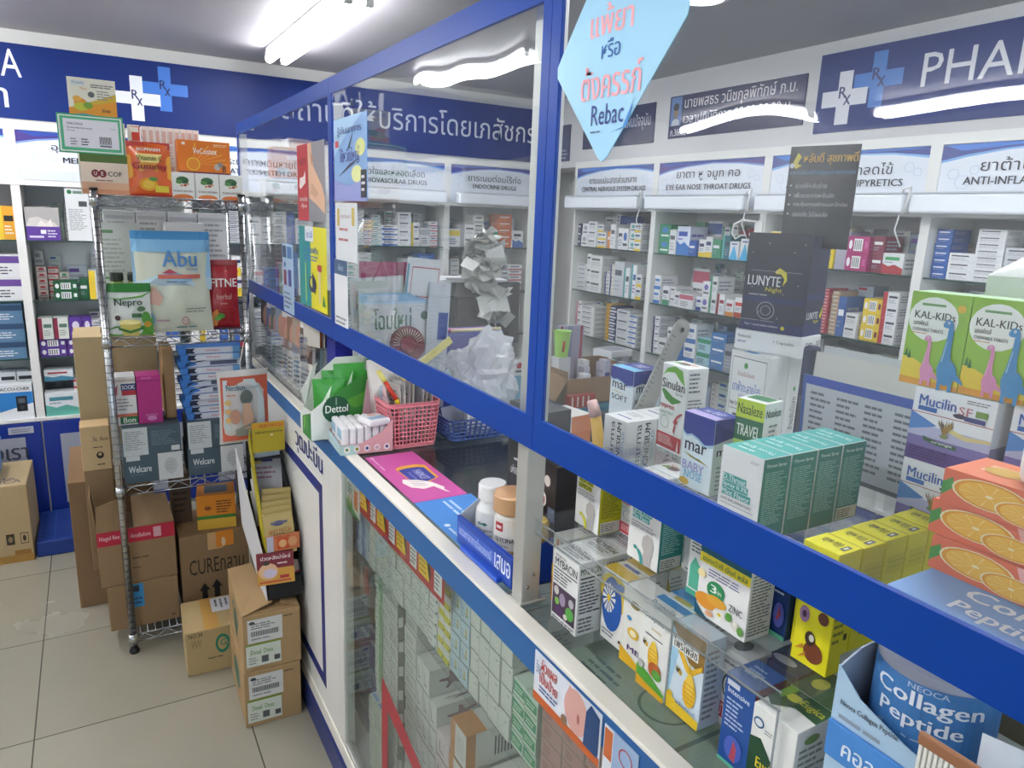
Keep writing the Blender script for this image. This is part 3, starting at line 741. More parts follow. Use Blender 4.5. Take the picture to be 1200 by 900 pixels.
# ================================================================ THE COUNTER
CX = 0.52                 # customer-side face
CY0, CY1 = -0.6, 3.06      # counter runs past the camera
CW = 1.16                 # far (staff) side x
FASC = mat('#2b64a0', 0.4)
STRIP = mat('#ece8dc', 0.35)
counter = empty('display_counter', (CX, 1.8, 0), 'long white and blue glass display counter with a glazed front', 'counter')
def cpart(name, mb): 
    o = mb.build(name, counter); o.location = (-CX, -1.8, 0); return o
m = MB()
m.box((CX-0.012, CY0, 0), (CX+0.004, CY1, 0.085), mat('#28356e', 0.4)); cpart('kick_strip', m)
m = MB()
m.box((CX+0.004, 1.79, 0.0), (CX+0.016, CY1, 0.975), LAM); m.box((CX+.016, CY1-.02, 0), (CW, CY1, .975), LAM); m.box((CX+.016, 1.79, 0), (CW, CY1-.02, .12), LAM); m.box((CW-.02, 1.79, .12), (CW, CY1-.02, .975), LAM)
m.rbox((CX-0.004, CY0, 0.085), (CX+0.03, CY1, 0.135), STRIP, 0.004)
m.box((CX+0.03, CY0, 0.0), (CW, 1.79, 0.12), LAM)
m.box((CX, 1.79, 0.135), (CX+0.006, CY1, 0.975), mat('#e0dfda', 0.35))
m.box((CW-0.02, CY0, 0.12), (CW, 1.79, 0.975), LAM)
cpart('carcass', m)
m = MB(); m.rbox((CX-0.002, 1.742, 0.135), (CX+0.03, 1.792, 0.975), mat('#dcdad4', 0.3), 0.003); m.rbox((CX-0.001, CY0, 0.135), (CX+0.02, 1.742, 0.15), mat('#c9c8c3', 0.3, 0.5), 0.002); cpart('window_frame', m)
m = MB(); m.box((CX+0.004, CY0, 0.15), (CX+0.009, 1.742, 0.975), G_CASE); cpart('front_glass', m)
m = MB(); m.box((CX-0.003, CY0, 0.975), (CX+0.02, CY1, 1.0245), FASC); cpart('blue_fascia', m)
m = MB(); m.rbox((CX-0.004, CY0, 1.0245), (CX+0.026, CY1, 1.032), STRIP, 0.002)
m.box((CW-0.03, CY0, 1.0), (CW, CY1, 1.032), STRIP); cpart('top_edge', m)
m = MB(); m.box((CX+0.026, CY0, 1.022), (CW-0.03, CY1, 1.03), G_TOP); cpart('glass_top', m)
m = MB(); m.box((CX+0.02, 1.792, 0.975), (CW, CY1, 1.0), mat('#8d8f92', 0.4)); m.box((CX+0.02, 1.0, 0.955), (CW-.03, 1.792, 0.962), mat('#6f7274', 0.3)) if False else None; cpart('top_panel', m)
m = MB(); m.box((CX+0.03, CY0, 0.734), (CW-0.02, 1.74, 0.74), G_ACR); cpart('glass_shelf', m)
# navy outline on the white front
NV = mat('#232f7c', 0.35)
m = MB()
for a, b in (((1.93, .205), (1.963, .865)), ((1.963, .205), (CY1, .24)), ((1.963, .83), (CY1, .865))):
    m.box((CX-0.001, a[0], a[1]), (CX+0.001, b[0], b[1]), NV)
M = frame((CX-0.0005, 2.23, 0.88), (0, -1, 0), (0, 0, 1))
art(m, M, .31, .085, [T('วุฒปะบีน', 0, 0, 1, 1, '#1d2a78', True)], off=.0008)
cpart('navy_outline', m)
# hanging price cards on the inside of the glass, red lettering strip, poster
m = MB(); M = frame((CX+.014, 1.82-.075, .865), (0, -1, 0), (0, 0, 1))
art(m, M, .11, .095, [R(0, 0, 1, 1, '#d9dbd6'), P([(0, 0), (0, .35), (.4, .22), (1, .05), (1, 0)], '#3a8a46'), R(.08, .5, .5, .85, '#c9ccc8'), R(.6, .25, .85, .8, '#d9863a'), F(.1, .55, .5, .85, 3, '#55585a'), P([(.1, .2), (.2, .55), (.3, .25), (.4, .5), (.5, .15)], '#5aa83a')])
cpart('leaflet', m)
m = MB()
y = 1.632; k = 0
L_ = 0.504
M = frame((CX+.013, y, .90), (0, -1, 0), (0, 0, 1))
dec = [R(0, 0, 1, 1, '#bc1a26')]
n = 4
for i in range(n):
    u = i/n
    dec += [R(u+.005, .26, u+.110, 1, '#f2c81e'), P([(u+.08, 1), (u+.115, .95), (u+.125, .4), (u+.110, .4)], '#1c1a1a'), R(u+.160, .20, u+.232, .90, '#e6e6e6'), F(u+.166, .28, u+.226, .84, 4, '#5a5a5a', i), F(u+.015, .35, u+.085, .85, 3, '#b08a10', i)]
art(m, M, L_, .065, dec)
cpart('price_strip', m)
m = MB()
# slanted red stroke lettering on the glass
art(m, frame((CX+.0035, 1.45, .13), (0, -1, 0), (0, 0, 1)), 1, 1, [P([(0, 0), (0, .42), (.04, .36), (.04, 0)], '#a8343c'), P([(0, .42), (.04, .36), (.36, .36), (.40, .42)], '#a8343c') if False else P([(0, .42), (.42, .30), (.42, .26), (.03, .355)], '#a8343c')], off=0.0)
cpart('red_lettering', m)

# stickers stuck on the fascia
m = MB(); m.box((CX-.0052, .617, .942), (CX-.0038, .778, 1.02), mat('#dfe3ea', .35))
art(m, frame((CX-.0052, .778, .942), (0, -1, 0), (0, 0, 1)), .161, .078, [R(0, 0, 1, .17, '#c9622e'), E(.66, .58, .17, .42, '#d9a79c'), P([(.78, .15), (.98, .15), (.98, .9), (.86, 1), (.80, .8)], '#2a4a7a'), P([(.52, .8), (.56, 1), (.66, .8)], '#d9a79c'), E(.7, .5, .02, .1, '#b06a60'), T('ผิวแผล', .12, .72, .36, .95, '#c8402e', True), T('เป็นป้าย', .1, .46, .38, .70, '#c8402e', True), T('รักษา', .04, .60, .12, .86, '#33508a'), F(.1, .26, .4, .42, 2, '#33508a'), E(.5, .22, .04, .1, '#8a6a50')], off=.0004)
tag(m.build('fascia_poster'), 'small orange-edged skin care poster stuck on the blue counter edge', 'poster')
m = MB(); m.box((CX-.0052, .545, .945), (CX-.0038, .610, 1.015), mat('#9fb8d8', .35))
art(m, frame((CX-.0052, .610, .945), (0, -1, 0), (0, 0, 1)), .065, .07, [R(0, 0, .28, 1, '#dfe3ea'), R(.02, .35, .26, .95, '#c96a3a'), ring_(.66, .68, .2, .18, '#c0454a'), ring_(.66, .25, .2, .18, '#c0454a')], off=.0004)
tag(m.build('fascia_sticker'), 'pale blue sticker with red rings beside the skin care poster', 'sticker')

# ================================================================ THE PARTITION: blue-edged clear panes over the counter
BLUE = mat('#003d98', 0.35, spec=0.25)
BLUE2 = mat('#1350bd', 0.3)
PX = CX+.002
PANES = [('nearest the camera, above the stacked cartons', -0.45, 0.8225), ('in the middle above the pink basket', 0.8235, 1.795), ('farthest, beside the brochure rack', 1.796, 3.04)]
for k, (nm, a, b) in enumerate(PANES):
    r = empty('partition_pane', (PX, (a+b)/2, 1.31), 'clear blue-edged partition pane %s' % nm, 'partition', 'clear panes over the counter')
    h = (b-a)/2; z1 = 1.935-1.31
    g = MB(); g.box((0, -h, 0), (0.003, h, z1), G_PANE); g.build('pane', r)
    e = MB()
    e.box((-.0015, -h, -.0), (.0045, h, .048), BLUE)                      # lower rail
    e.box((-.0015, -h, z1-.038), (.0045, h, z1), BLUE)                     # upper edge
    e.box((-.0014, h-(.021 if k == 0 else .014), .048), (.0044, h, z1-.038), BLUE)
    e.box((-.0014, -h, .048), (.0044, -h+(.020 if k == 1 else .014), z1-.038), BLUE)
    e.build('blue_edging', r)
# lower part of the last pane carries on to a rounded end
# steel posts
def post(y, x0, x1, y1, label, top):
    r = empty('steel_post', (x0, y, 1.032), label, 'post', 'steel posts of the partition')
    m = MB(); m.rbox((0, 0, 0), (x1-x0, y1-y, top-1.032), STEEL, .002); m.build('shaft', r)
    f = MB()
    for q in ((0.010, .03), (.02, .05)):
        f.tube([(q[0], -.002, q[1]), (q[0], .001, q[1])], .003, CHROME, 8)
    f.rbox((-.003, -.004, 0), (x1-x0+.012, y1-y+.003, .004), STEEL, .001)
    f.build('foot_plate', r)
post(.874, .546, .580, .904, 'brushed steel post rising beside the brown-lidded bottles', 1.93)
post(2.155, .632, .665, 2.195, 'pale steel post rising behind the navy box and the swimming poster', 1.93)
post(3.02, .5285, .555, 3.04, 'steel post at the far end of the clear panes', 1.90)

# stickers and posters on the panes
def pane_poster(name, label, y0, y1, z0, z1, base, dec, x=PX-.0005, cat='poster', th=.0012):
    m = MB(); m.box((x-th, y0, z0), (x, y1, z1), mat(base, .35) if isinstance(base, str) else base)
    art(m, frame((x-th, y1, z0), (0, -1, 0), (0, 0, 1)), y1-y0, z1-z0, dec, off=.0003)
    return tag(m.build(name), label, cat)
pane_poster('pane_poster', 'red and grey poster of grasping hands on the far pane', 1.845, 2.115, 1.60, 1.80, '#8f9096',
    [R(0, 0, .42, 1, '#b8323c'), P([(.42, 1), (.55, 1), (.62, .7), (.9, .45), (1, .3), (1, .1), (.7, .22), (.45, .3)], '#d9b091'), P([(.5, .9), (.62, .8), (.56, .7)], '#b98a6c'), P([(.55, .5), (.8, .36), (.7, .3), (.5, .36)], '#c49a7c'),
     P([(.08, .45), (.1, .57), (.24, .58), (.32, .66), (.32, .5), (.12, .42)], '#e8e0de'), T('ชนก', .08, .74, .34, .82, '#6a2028', True), T('ปลอดภัย', .08, .26, .38, .32, '#e6dcd8', True), T('คุ้ม', .14, .16, .34, .23, '#e6dcd8', True)], x=PX-.0005)
pane_poster('pane_poster', 'yellow and teal poster with a toothbrush on the far pane', 1.845, 2.115, 1.365, 1.585, '#e3d923',
    [R(0, 0, .44, 1, '#2f8f90'), R(.24, .82, .56, 1, '#dfe4ea'), T('ยาสี', .3, .86, .52, .95, '#3a62b0', True), T('แปรงฟัน', .18, .68, .72, .76, '#4a72b0', True), F(.2, .58, .72, .66, 2, '#4a72b0'), R(.74, .1, .80, .5, '#d9c9b0'), R(.70, .48, .84, .56, '#c0454a'),
     E(.5, .3, .14, .1, '#2a3050'), E(.5, .32, .09, .06, '#c9c84a'), P([(.5, .45), (.62, .36), (.6, .18), (.5, .24)], '#2a3050'), P([(.86, .08), (.9, .22), (.97, .08)], '#3a8a46'), R(.24, .06, .27, .55, '#bfe07a')])
pane_poster('pane_poster', 'pale blue swimming print poster beside the steel post', 1.525, 1.76, 1.652, 1.835, '#7fa8d6',
    [P([(0, 1), (0, .55), (.4, .8), (.9, 1)], '#9fc4e4'), P([(0, 0), (1, 0), (1, .3), (.5, .18), (0, .26)], '#8f97cc'), E(.82, .62, .14, .1, '#d6d98a'), E(.72, .32, .16, .1, '#dbe09a'), T('ไข้หวัดใหญ่', .18, .44, .78, .64, '#4a4f9a', True), T('รู้ทันอาการ', .12, .78, .85, .9, '#3a4a8a', True), R(.05, .66, .16, .74, '#c8404a'), P([(.15, .30), (.5, .44), (.8, .50), (.5, .40)], '#3a3a5a'), R(.84, .04, 1, .36, '#32343f'), F(.86, .1, .98, .32, 3, '#d9dade'), P([(.45, .62), (.62, .82), (.6, .78), (.5, .62)], '#2a2f3a')])
pane_poster('pane_notice', 'white notice with two small gold bottles on the middle pane', 1.595, 1.758, 1.515, 1.648, '#d6dadd',
    [R(.1, .6, .2, .9, '#c9a84a'), R(.78, .62, .9, .92, '#c9b45a'), T('สายด่วนยา', .26, .74, .72, .82, '#b58a8a'), F(.2, .5, .8, .6, 1, '#c07a7a'), F(.15, .32, .85, .42, 1, '#b06a70')])
pane_poster('payment_notice', 'white payment notice hanging above the blue lower rail', 1.665, 1.77, 1.355, 1.515, '#e2e3e6',
    [R(0, .78, 1, 1, '#46607f'), T('เช็คยา', .3, .84, .7, .94, '#b9c6d6', True), F(.1, .02, .9, .16, 2, '#8a8d92')], x=PX-.002, cat='notice')
pane_poster('pane_sticker', 'narrow pale blue sticker with two bottles on the far pane', 2.20, 2.335, 1.315, 1.525, '#a9c3dc',
    [R(.05, .8, .4, .97, '#32435f'), R(.5, .8, .92, .97, '#4a72a8'), R(.12, .4, .36, .62, '#7a2f4a'), R(.55, .4, .82, .64, '#4a4f9a'), F(.1, .05, .9, .32, 4, '#6a7a90'), E(.25, .7, .08, .04, '#3a5a9a')])
# the blue speech-bubble shaped sticker hanging high on the near pane
m = MB()
pts = [(.804, 1.812), (.797, 1.822), (.745, 1.885), (.66, 1.935), (.585, 1.862), (.575, 1.845), (.578, 1.828), (.692, 1.702), (.701, 1.697), (.709, 1.701), (.803, 1.800)]
n = len(pts)
xa, xb = PX-.0016, PX-.0005
C_ = mat('#9fd0ea', .3)
m.add([(xa, y, z) for y, z in pts], [tuple(range(n))], C_); m.add([(xb, y, z) for y, z in pts], [tuple(range(n))[::-1]], C_)
m.add([(xa, y, z) for y, z in pts]+[(xb, y, z) for y, z in pts], [(i, (i+1) % n, n+(i+1) % n, n+i) for i in range(n)], C_)
M = frame((xa, .81, 1.69), (0, -1, 0), (0, .0, 1))
art(m, M, .24, .25, [T('แพ้ยา', .30, .575, .62, .705, '#eba4ac', True), T('หรือ', .40, .475, .54, .555, '#2a62a8', True), T('ตั้งครรภ์', .25, .305, .71, .455, '#eba4ac', True),
    T('Rebac', .35, .19, .60, .28, '#2c3f8a'), P([(.50, .15), (.60, .17), (.67, .28), (.63, .17)], '#3f8ad0'), T('บอกเภสัช', .33, .74, .60, .80, '#2c3f6a', True), F(.35, .155, .47, .17, 1, '#4a5a8a')], off=.0003)
tag(m.build('diamond_sticker'), 'light blue diamond sticker with pink writing on the near pane', 'sticker')

# ================================================================ CARTONS INSIDE THE SHOWCASE
def case_block(what, y_right, ny, w, z0, h, nz, base, art_, x=.56, d=.17, nx=1, side=None, faces=None, top=()):
    """ny columns of equal cartons stacked nz high; y_right = end nearest the camera"""
    art_ = [R(0, 0, 1, .05, '#6f756e'), R(0, 0, .03, 1, '#8f958e')]+list(art_)  # darker bottom and side lines paint in the shadowed gaps between cartons
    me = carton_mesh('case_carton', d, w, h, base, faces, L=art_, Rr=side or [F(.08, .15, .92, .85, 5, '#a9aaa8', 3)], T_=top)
    rnd = random.Random(int(y_right*1000)+nz)
    for j in range(ny):
        for k in range(nz):
            o = link('showcase_carton', me, None, (x+rnd.uniform(0, .004), y_right+j*(w+.0012), z0+k*(h+.0004)+.0003))
            lab = what+', '+('topmost' if k == nz-1 else ('lowest' if k == 0 else ORD[k]+' up'))
            if ny > 1: lab += ' in column '+str(j+1) if False else ', %s column' % ORD[j]
            tag(o, lab, 'box', what)
wt = '#cdd3cc'
Z1 = .74
q = [R(.12, .55, .2, .62, '#9a9f98'), F(.15, .15, .8, .5, 2, '#a9aea6', 2)]
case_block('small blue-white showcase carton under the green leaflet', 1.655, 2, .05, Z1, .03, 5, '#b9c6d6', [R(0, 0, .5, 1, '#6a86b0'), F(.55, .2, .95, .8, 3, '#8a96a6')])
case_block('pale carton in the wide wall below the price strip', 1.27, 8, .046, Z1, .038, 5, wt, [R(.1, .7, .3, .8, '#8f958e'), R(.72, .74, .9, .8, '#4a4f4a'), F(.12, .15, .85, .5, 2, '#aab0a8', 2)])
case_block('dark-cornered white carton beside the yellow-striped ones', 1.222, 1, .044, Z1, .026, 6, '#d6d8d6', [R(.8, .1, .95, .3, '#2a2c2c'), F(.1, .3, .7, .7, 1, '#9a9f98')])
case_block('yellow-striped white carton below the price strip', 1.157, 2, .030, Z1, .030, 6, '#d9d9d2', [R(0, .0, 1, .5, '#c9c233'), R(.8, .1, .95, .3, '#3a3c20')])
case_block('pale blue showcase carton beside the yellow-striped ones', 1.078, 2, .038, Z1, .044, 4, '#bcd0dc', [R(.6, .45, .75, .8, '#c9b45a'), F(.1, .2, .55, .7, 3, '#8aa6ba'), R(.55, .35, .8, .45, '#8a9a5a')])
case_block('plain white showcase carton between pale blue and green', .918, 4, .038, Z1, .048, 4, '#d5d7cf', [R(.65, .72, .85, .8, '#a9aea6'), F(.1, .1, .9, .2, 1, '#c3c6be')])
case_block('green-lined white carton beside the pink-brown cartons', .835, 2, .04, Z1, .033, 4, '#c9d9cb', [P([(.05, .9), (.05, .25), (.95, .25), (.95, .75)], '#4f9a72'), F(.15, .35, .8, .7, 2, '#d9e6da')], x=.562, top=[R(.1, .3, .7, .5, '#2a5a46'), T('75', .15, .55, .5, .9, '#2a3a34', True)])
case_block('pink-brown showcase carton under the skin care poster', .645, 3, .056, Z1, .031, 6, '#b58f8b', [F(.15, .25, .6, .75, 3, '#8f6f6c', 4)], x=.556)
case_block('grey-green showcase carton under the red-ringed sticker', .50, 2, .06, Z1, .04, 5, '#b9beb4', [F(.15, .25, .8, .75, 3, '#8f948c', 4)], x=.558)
# lower level, on the floor of the showcase
ZL = .12
case_block('green-edged carton in the lower showcase', 1.58, 1, .05, ZL, .033, 18, '#c4cfc2', [R(.6, 0, 1, 1, '#6fa57a'), F(.1, .3, .5, .7, 1, '#8fa08f')], x=.57, d=.14)
case_block('small pale carton in the tall lower showcase wall', 1.471, 2, .052, ZL, .0333, 18, '#ccd1ca', [R(.15, .3, .22, .8, '#6a5f5c'), F(.3, .2, .85, .7, 2, '#8a908a', 3)], x=.57, d=.16)
case_block('dark slanted-stripe carton on edge in the lower showcase', 1.426, 1, .043, ZL, .0655, 9, '#4f5750', [P([(.15, .15), (.15, .55), (.85, .85), (.85, .45)], '#b9beb6')], x=.57, d=.16)
case_block('pale carton between dark-striped and flower-marked ones', 1.355, 1, .068, ZL, .0375, 16, '#c9cdc6', [F(.15, .3, .85, .7, 2, '#8a908a', 3)], x=.57, d=.15)
def star(cx, cy, s, c):
    out = [E(cx, cy, s*.42, s*.8, c)]
    for k in range(5):
        a = k*2*math.pi/5+.5
        out.append(P([(cx+s*.30*math.cos(a-.7), cy+s*.6*math.sin(a-.7)), (cx+s*math.cos(a-.12), cy+s*1.7*math.sin(a-.12)), (cx+s*math.cos(a+.12), cy+s*1.7*math.sin(a+.12)), (cx+s*.30*math.cos(a+.7), cy+s*.6*math.sin(a+.7))], c))
    return out
lg = [R(.25, .25, .32, .7, '#8a8d8c'), R(.32, .25, .6, .33, '#8a8d8c')]
sd = star(.34, .5, .20, '#8a7078')+[F(.62, .55, .9, .75, 2, '#8a8a8a'), T('878', .78, .2, .97, .5, '#55585a', True)]
case_block('mauve flower carton in the taller showcase stacks', 1.281, 2, .035, ZL, .066, 8, '#d3d6d2', lg, x=.57, d=.17, side=sd, top=star(.5, .5, .22, '#8a7078'))
case_block('mauve flower carton in the shorter single stack', 1.244, 1, .035, ZL, .066, 7, '#d3d6d2', lg, x=.57, d=.19, side=sd, top=star(.5, .5, .22, '#8a7078')+[R(.3, .75, .7, .9, '#6a6c68')])
case_block('pink-tinted carton with a red flower mark', 1.180, 1, .062, ZL, .059, 7, '#dccdcd', lg, x=.57, d=.2, side=star(.34, .5, .20, '#b8606a'), top=star(.5, .5, .22, '#b8606a'))
case_block('orange-edged white carton in the lower showcase', 1.10, 1, .07, ZL, .082, 6, '#d9d8d2', [R(0, 0, .3, 1, '#c48a55'), R(.4, .2, .9, .8, '#c9cac6')], x=.57, d=.22, side=[R(0, 0, .10, 1, '#c48a55')]+[R(.3+i*.035, .2, .3+i*.035+.018, .75, '#55575c') for i in range(7)]+[E(.72, .5, .03, .1, '#55575c')], top=[R(0, 0, 1, .22, '#c48a55'), T('MOIST', .2, .4, .8, .7, '#8a8478')])
case_block('orange-edged white carton in the nearer lower stack', 1.02, 1, .07, ZL, .082, 5, '#d9d8d2', [R(0, 0, .3, 1, '#c48a55'), R(.4, .2, .9, .8, '#c9cac6')], x=.57, d=.22, side=[R(0, 0, .10, 1, '#c48a55')]+[R(.3+i*.035, .2, .3+i*.035+.018, .75, '#55575c') for i in range(7)], top=[R(0, 0, 1, .22, '#c48a55')])
# small loose stacks just behind the glass
case_block('deep blue carton low in the showcase corner', 1.70, 3, .085, ZL, .05, 5, '#2f4a96', [F(.1, .3, .8, .7, 2, '#8fa6d6', 1)], x=.60, d=.13, top=[F(.1, .2, .9, .8, 3, '#8fa6d6', 1)])
case_block('small grey-green carton low behind the red lettering', 1.49, 2, .045, ZL, .036, 8, '#b6beb4', [F(.15, .3, .85, .7, 2, '#8a9088', 3)], x=.535, d=.03, top=[R(.1, .2, .9, .5, '#6a8ac0')])
case_block('short grey carton low behind the red lettering', 1.28, 2, .05, ZL, .05, 3, '#aab2a8', [R(.6, .5, .9, .7, '#3a3c3a'), F(.1, .3, .5, .7, 2, '#7a8078', 3)], x=.535, d=.03)
case_block('pale grey carton deep in the showcase corner', 1.76, 2, .09, ZL, .075, 8, '#b9beb9', [F(.1, .3, .8, .7, 2, '#7f857f', 1)], x=.76, d=.15)
case_block('grey-white carton at the dark end of the showcase', 1.99, 1, .16, ZL, .08, 6, '#a9b0ad', [R(0, .6, 1, .8, '#8a9a98'), F(.1, .2, .8, .5, 1, '#6f756f', 1)], x=.60, d=.14)
carton('flat_carton', 'pale green flat carton lying on the stacks right under the counter glass', (.57, .46, .9335), (.14, .34, .05), '#c9d6bf', T_=[ring_(.5, .5, .12, .3, '#8a9a90', .1), F(.1, .1, .35, .4, 3, '#8a9a90'), R(.7, 0, .72, 1, '#8a9a90')])
# hanging blister in a bag by the leaflet
m = MB()
m.rbox((.56, 1.66, .60), (.60, 1.735, .72), G_BAG, .012)
m.rbox((.572, 1.70, .62), (.58, 1.725, .70), mat('#a83a40', .3), .006)
tag(m.build('packet'), 'clear packet with a red strip behind the showcase corner glass', 'packet')

# ================================================================ ON THE COUNTER: the near cartons, their acrylic risers
G1, S1, S2 = 1.0304, 1.1555, 1.2603
def riser(name, label, x0, x1, y0, y1, z, zb, lip=0.0):
    m = MB()
    m.box((x0, y0, z-.003), (x1, y1, z), G_ACR)
    if lip: m.box((x0-.003, y0, z-.003), (x0, y1, z+lip), G_ACR); m.tube([(x0-.0015, y0, z+lip), (x0-.0015, y1, z+lip)], .0011, G_POLY, 6)
    for y in (y0, y1-.003):
        m.box((x0, y, zb), (x1, y+.003, z-.003), G_ACR)
        m.tube([(x0, y+.0015, zb), (x0, y+.0015, z-.003)], .0013, G_POLY, 6)
    m.tube([(x0, y0, z-.0015), (x0, y1, z-.0015)], .0013, G_POLY, 6)
    return tag(m.build(name), label, 'stand')
riser('acrylic_riser', 'clear acrylic riser with a raised lip carrying the throat spray cartons', .568, 1.10, .405, .925, S1-.0004, G1-.0002, .020)
riser('acrylic_riser', 'second clear acrylic step carrying the nasal spray cartons', .70, 1.10, .505, .915, S2-.0004, S1-.0002)

K = '#26282c'
# --- first tier on the glass
carton('honey_carton', 'orange and white honey print carton next to the steel post', (.60, .838, G1), (.07, .033, .117), '#dcdcd4',
    L=[R(0, 0, 1, .38, '#d98f2e'), P([(0, .38), (1, .38), (1, .5), (.5, .62), (0, .55)], '#e8c552'), R(.3, .58, .5, .95, '#b8702a'), T('ADENINE', .6, .5, .85, .95, '#3a3c40', True, -90), E(.25, .42, .08, .03, '#8a4a7a'), E(.3, .5, .07, .025, '#c07a4a')], T_=[F(.2, .6, .8, .8, 2, '#8a8d92')])
mybL = [T('MYBACIN', .08, .78, .94, .89, K, True), T('MYBACIN', .1, .905, .5, .94, K), R(.04, .735, .96, .75, K), F(.06, .55, .95, .72, 4, '#55585c', 5), R(.05, .10, .95, .52, '#4a3a4e'),
        E(.2, .44, .1, .06, '#c9c6c0'), E(.45, .36, .12, .09, '#9a8aa6'), E(.75, .24, .16, .09, '#5aa84a'), E(.35, .18, .14, .08, '#5a3a62'), E(.6, .16, .08, .04, '#d9d6c8'), E(.8, .40, .1, .06, '#b9b4bc'), E(.25, .3, .09, .05, '#7ab04a'), F(.08, .01, .95, .08, 2, '#55585c')]
mybR = [T('MYBACIN', .08, .84, .9, .93, K, True), R(.08, .78, .94, .80, K), F(.08, .3, .95, .76, 10, '#4a4d52', 3), F(.08, .04, .9, .26, 4, '#6a6d72', 9)]
mybT = [T('MYBACIN', .12, .45, .9, .72, K, True, 180), F(.15, .15, .85, .38, 2, '#6a6d72')]
for i, (x, y) in enumerate(((.574, .764), (.620, .764), (.666, .764), (.712, .764))):
    carton('lozenge_carton', 'white black-lettered lozenge carton, %s in the row under the riser' % ORD[i], (x, y, G1), (.044, .066, .117), '#e3e3e0', L=mybL, Rr=mybR, T_=mybT, group='lozenge cartons')
dsy = [E(.42, .55, .42, .38, '#2558a8')] + [P([(.3+.02*math.cos(a), .62+.01*math.sin(a)), (.3+.26*math.cos(a-.16), .62+.2*math.sin(a-.16)), (.3+.27*math.cos(a+.16), .62+.21*math.sin(a+.16))], '#eceae4') for a in [k*math.pi/6 for k in range(12)]] + [E(.3, .62, .07, .05, '#e8c22e')]
for i, x in enumerate((.612, .650, .688)):
    carton('daisy_carton', 'white carton with a daisy on a blue disc%s' % (', in front under the riser' if i == 0 else ', row place %s behind the front one' % ORD[i]), (x, .700, G1), (.036, .054, .112), '#e4e4de',
        L=[E(.5, .72, .6, .26, '#e3c63a')]+dsy+[E(.78, .86, .14, .05, '#3f6ab8'), F(.1, .08, .6, .18, 2, '#6a6d72'), E(.85, .12, .05, .02, '#5a2a2a')], Rr=[F(.1, .1, .9, .9, 14, '#9a9da2', 7)], T_=[R(0, 0, 1, .62, '#dcb52e'), R(.2, .7, .8, .9, '#5a62a0')], faces={'T': '#e3dfc8'})
carton('bee_carton', 'narrow white carton with gold bee emblem beside the daisy carton', (.602, .645, G1), (.04, .05, .114), '#e4e3da',
    L=[E(.5, .82, .2, .05, '#8a7a3a'), E(.3, .62, .1, .03, '#3f8ac0'), E(.5, .45, .24, .07, '#e0b83a'), E(.5, .45, .14, .04, '#f0e6c0'), P([(0, 0), (1, 0), (1, .06), (0, .2)], '#e3b32a'), T('ME', .3, .2, .8, .27, '#5a3a7a', True)])
bee = lambda u, v: [E(u, v, .07, .03, '#5a4a2a'), E(u+.07, v-.015, .05, .028, '#c9a23a'), E(u-.02, v+.03, .05, .015, '#b9b4a0')]
hive = lambda u, v, s: [E(u, v, .2*s, .17*s, '#e3b52e'), E(u, v+.09*s, .13*s, .12*s, '#eac64a')] + [R(u-.17*s, v-.12*s+i*.05*s, u+.17*s, v-.11*s+i*.05*s, '#c9952a') for i in range(5)]
carton('propolis_carton', 'white honey and bee lozenge carton with a framed title', (.590, .589, G1), (.036, .054, .119), '#e6e6e0',
    L=[R(.12, .80, .86, .94, '#d9dadc'), R(.135, .807, .845, .933, '#e6e6e0'), T('Propoliz', .17, .83, .8, .91, '#4a4f5a'), T('honey', .4, .73, .75, .78, '#c9a23a'), R(.2, .66, .8, .675, '#55585c')]+bee(.2, .55)+hive(.52, .44, .9)+[E(.62, .30, .22, .09, '#b8602e'), E(.7, .26, .16, .06, '#5aa040'), P([(0, 0), (0, .25), (.4, .22), (1, .1), (1, 0)], '#5aa83e'), P([(0, 0), (1, 0), (1, .06), (.3, .09), (0, .12)], '#e0a82a'), E(.14, .27, .1, .05, '#b9bdb8')],
    T_=[P([(0, .6), (1, .6), (1, 1), (0, 1)], '#4a90cc'), T('Propoliz', .1, .1, .9, .45, '#4a4f5a')], Rr=[F(.1, .1, .9, .9, 12, '#9a9da2', 7)])
for i in range(2):
    carton('propolis_carton', 'white and blue topped honey carton behind the framed-title carton, %s' % ['first', 'second'][i], (.628+i*.038, .589, G1), (.036, .054, .119), '#e6e6e0', T_=[R(0, .3, 1, 1, '#4a90cc'), E(.5, .2, .3, .15, '#c9b04a')], Rr=[F(.1, .1, .9, .9, 12, '#9a9da2', 7)])
carton('throat_honey_carton', 'sky blue and yellow honey spray carton under the riser lip', (.593, .531, G1), (.034, .056, .120), '#cfdde6',
    L=[P([(0, 1), (0, .1), (.1, .35), (.3, .85), (.4, 1)], '#9cc6de'), P([(0, 1), (1, 1), (1, .66), (.75, .64), (.55, .66), (.3, .8), (.1, .9), (0, .96)], '#8a6a2e'), P([(.05, .9), (.3, .76), (.6, .60), (.7, .62), (.95, .72), (.95, .66), (.66, .52), (.5, .54), (.2, .72)], '#e0b22e'), R(.02, .72, .82, .86, '#e6e6e0'), T('โพรโพลิซ', .06, .735, .78, .85, '#2c2e33', True), R(.6, .48, .63, .66, '#e0b22e')]+bee(.28, .5)+hive(.66, .34, 1.0)+[P([(0, 0), (1, 0), (1, .1), (.4, .13), (0, .17)], '#e9c42e'), E(.1, .18, .08, .035, '#e3b52e'), T('ผลิตภัณฑ์', .3, .12, .9, .17, '#3a6ab0')], Rr=[F(.1, .1, .9, .9, 12, '#8a8d92', 7)])
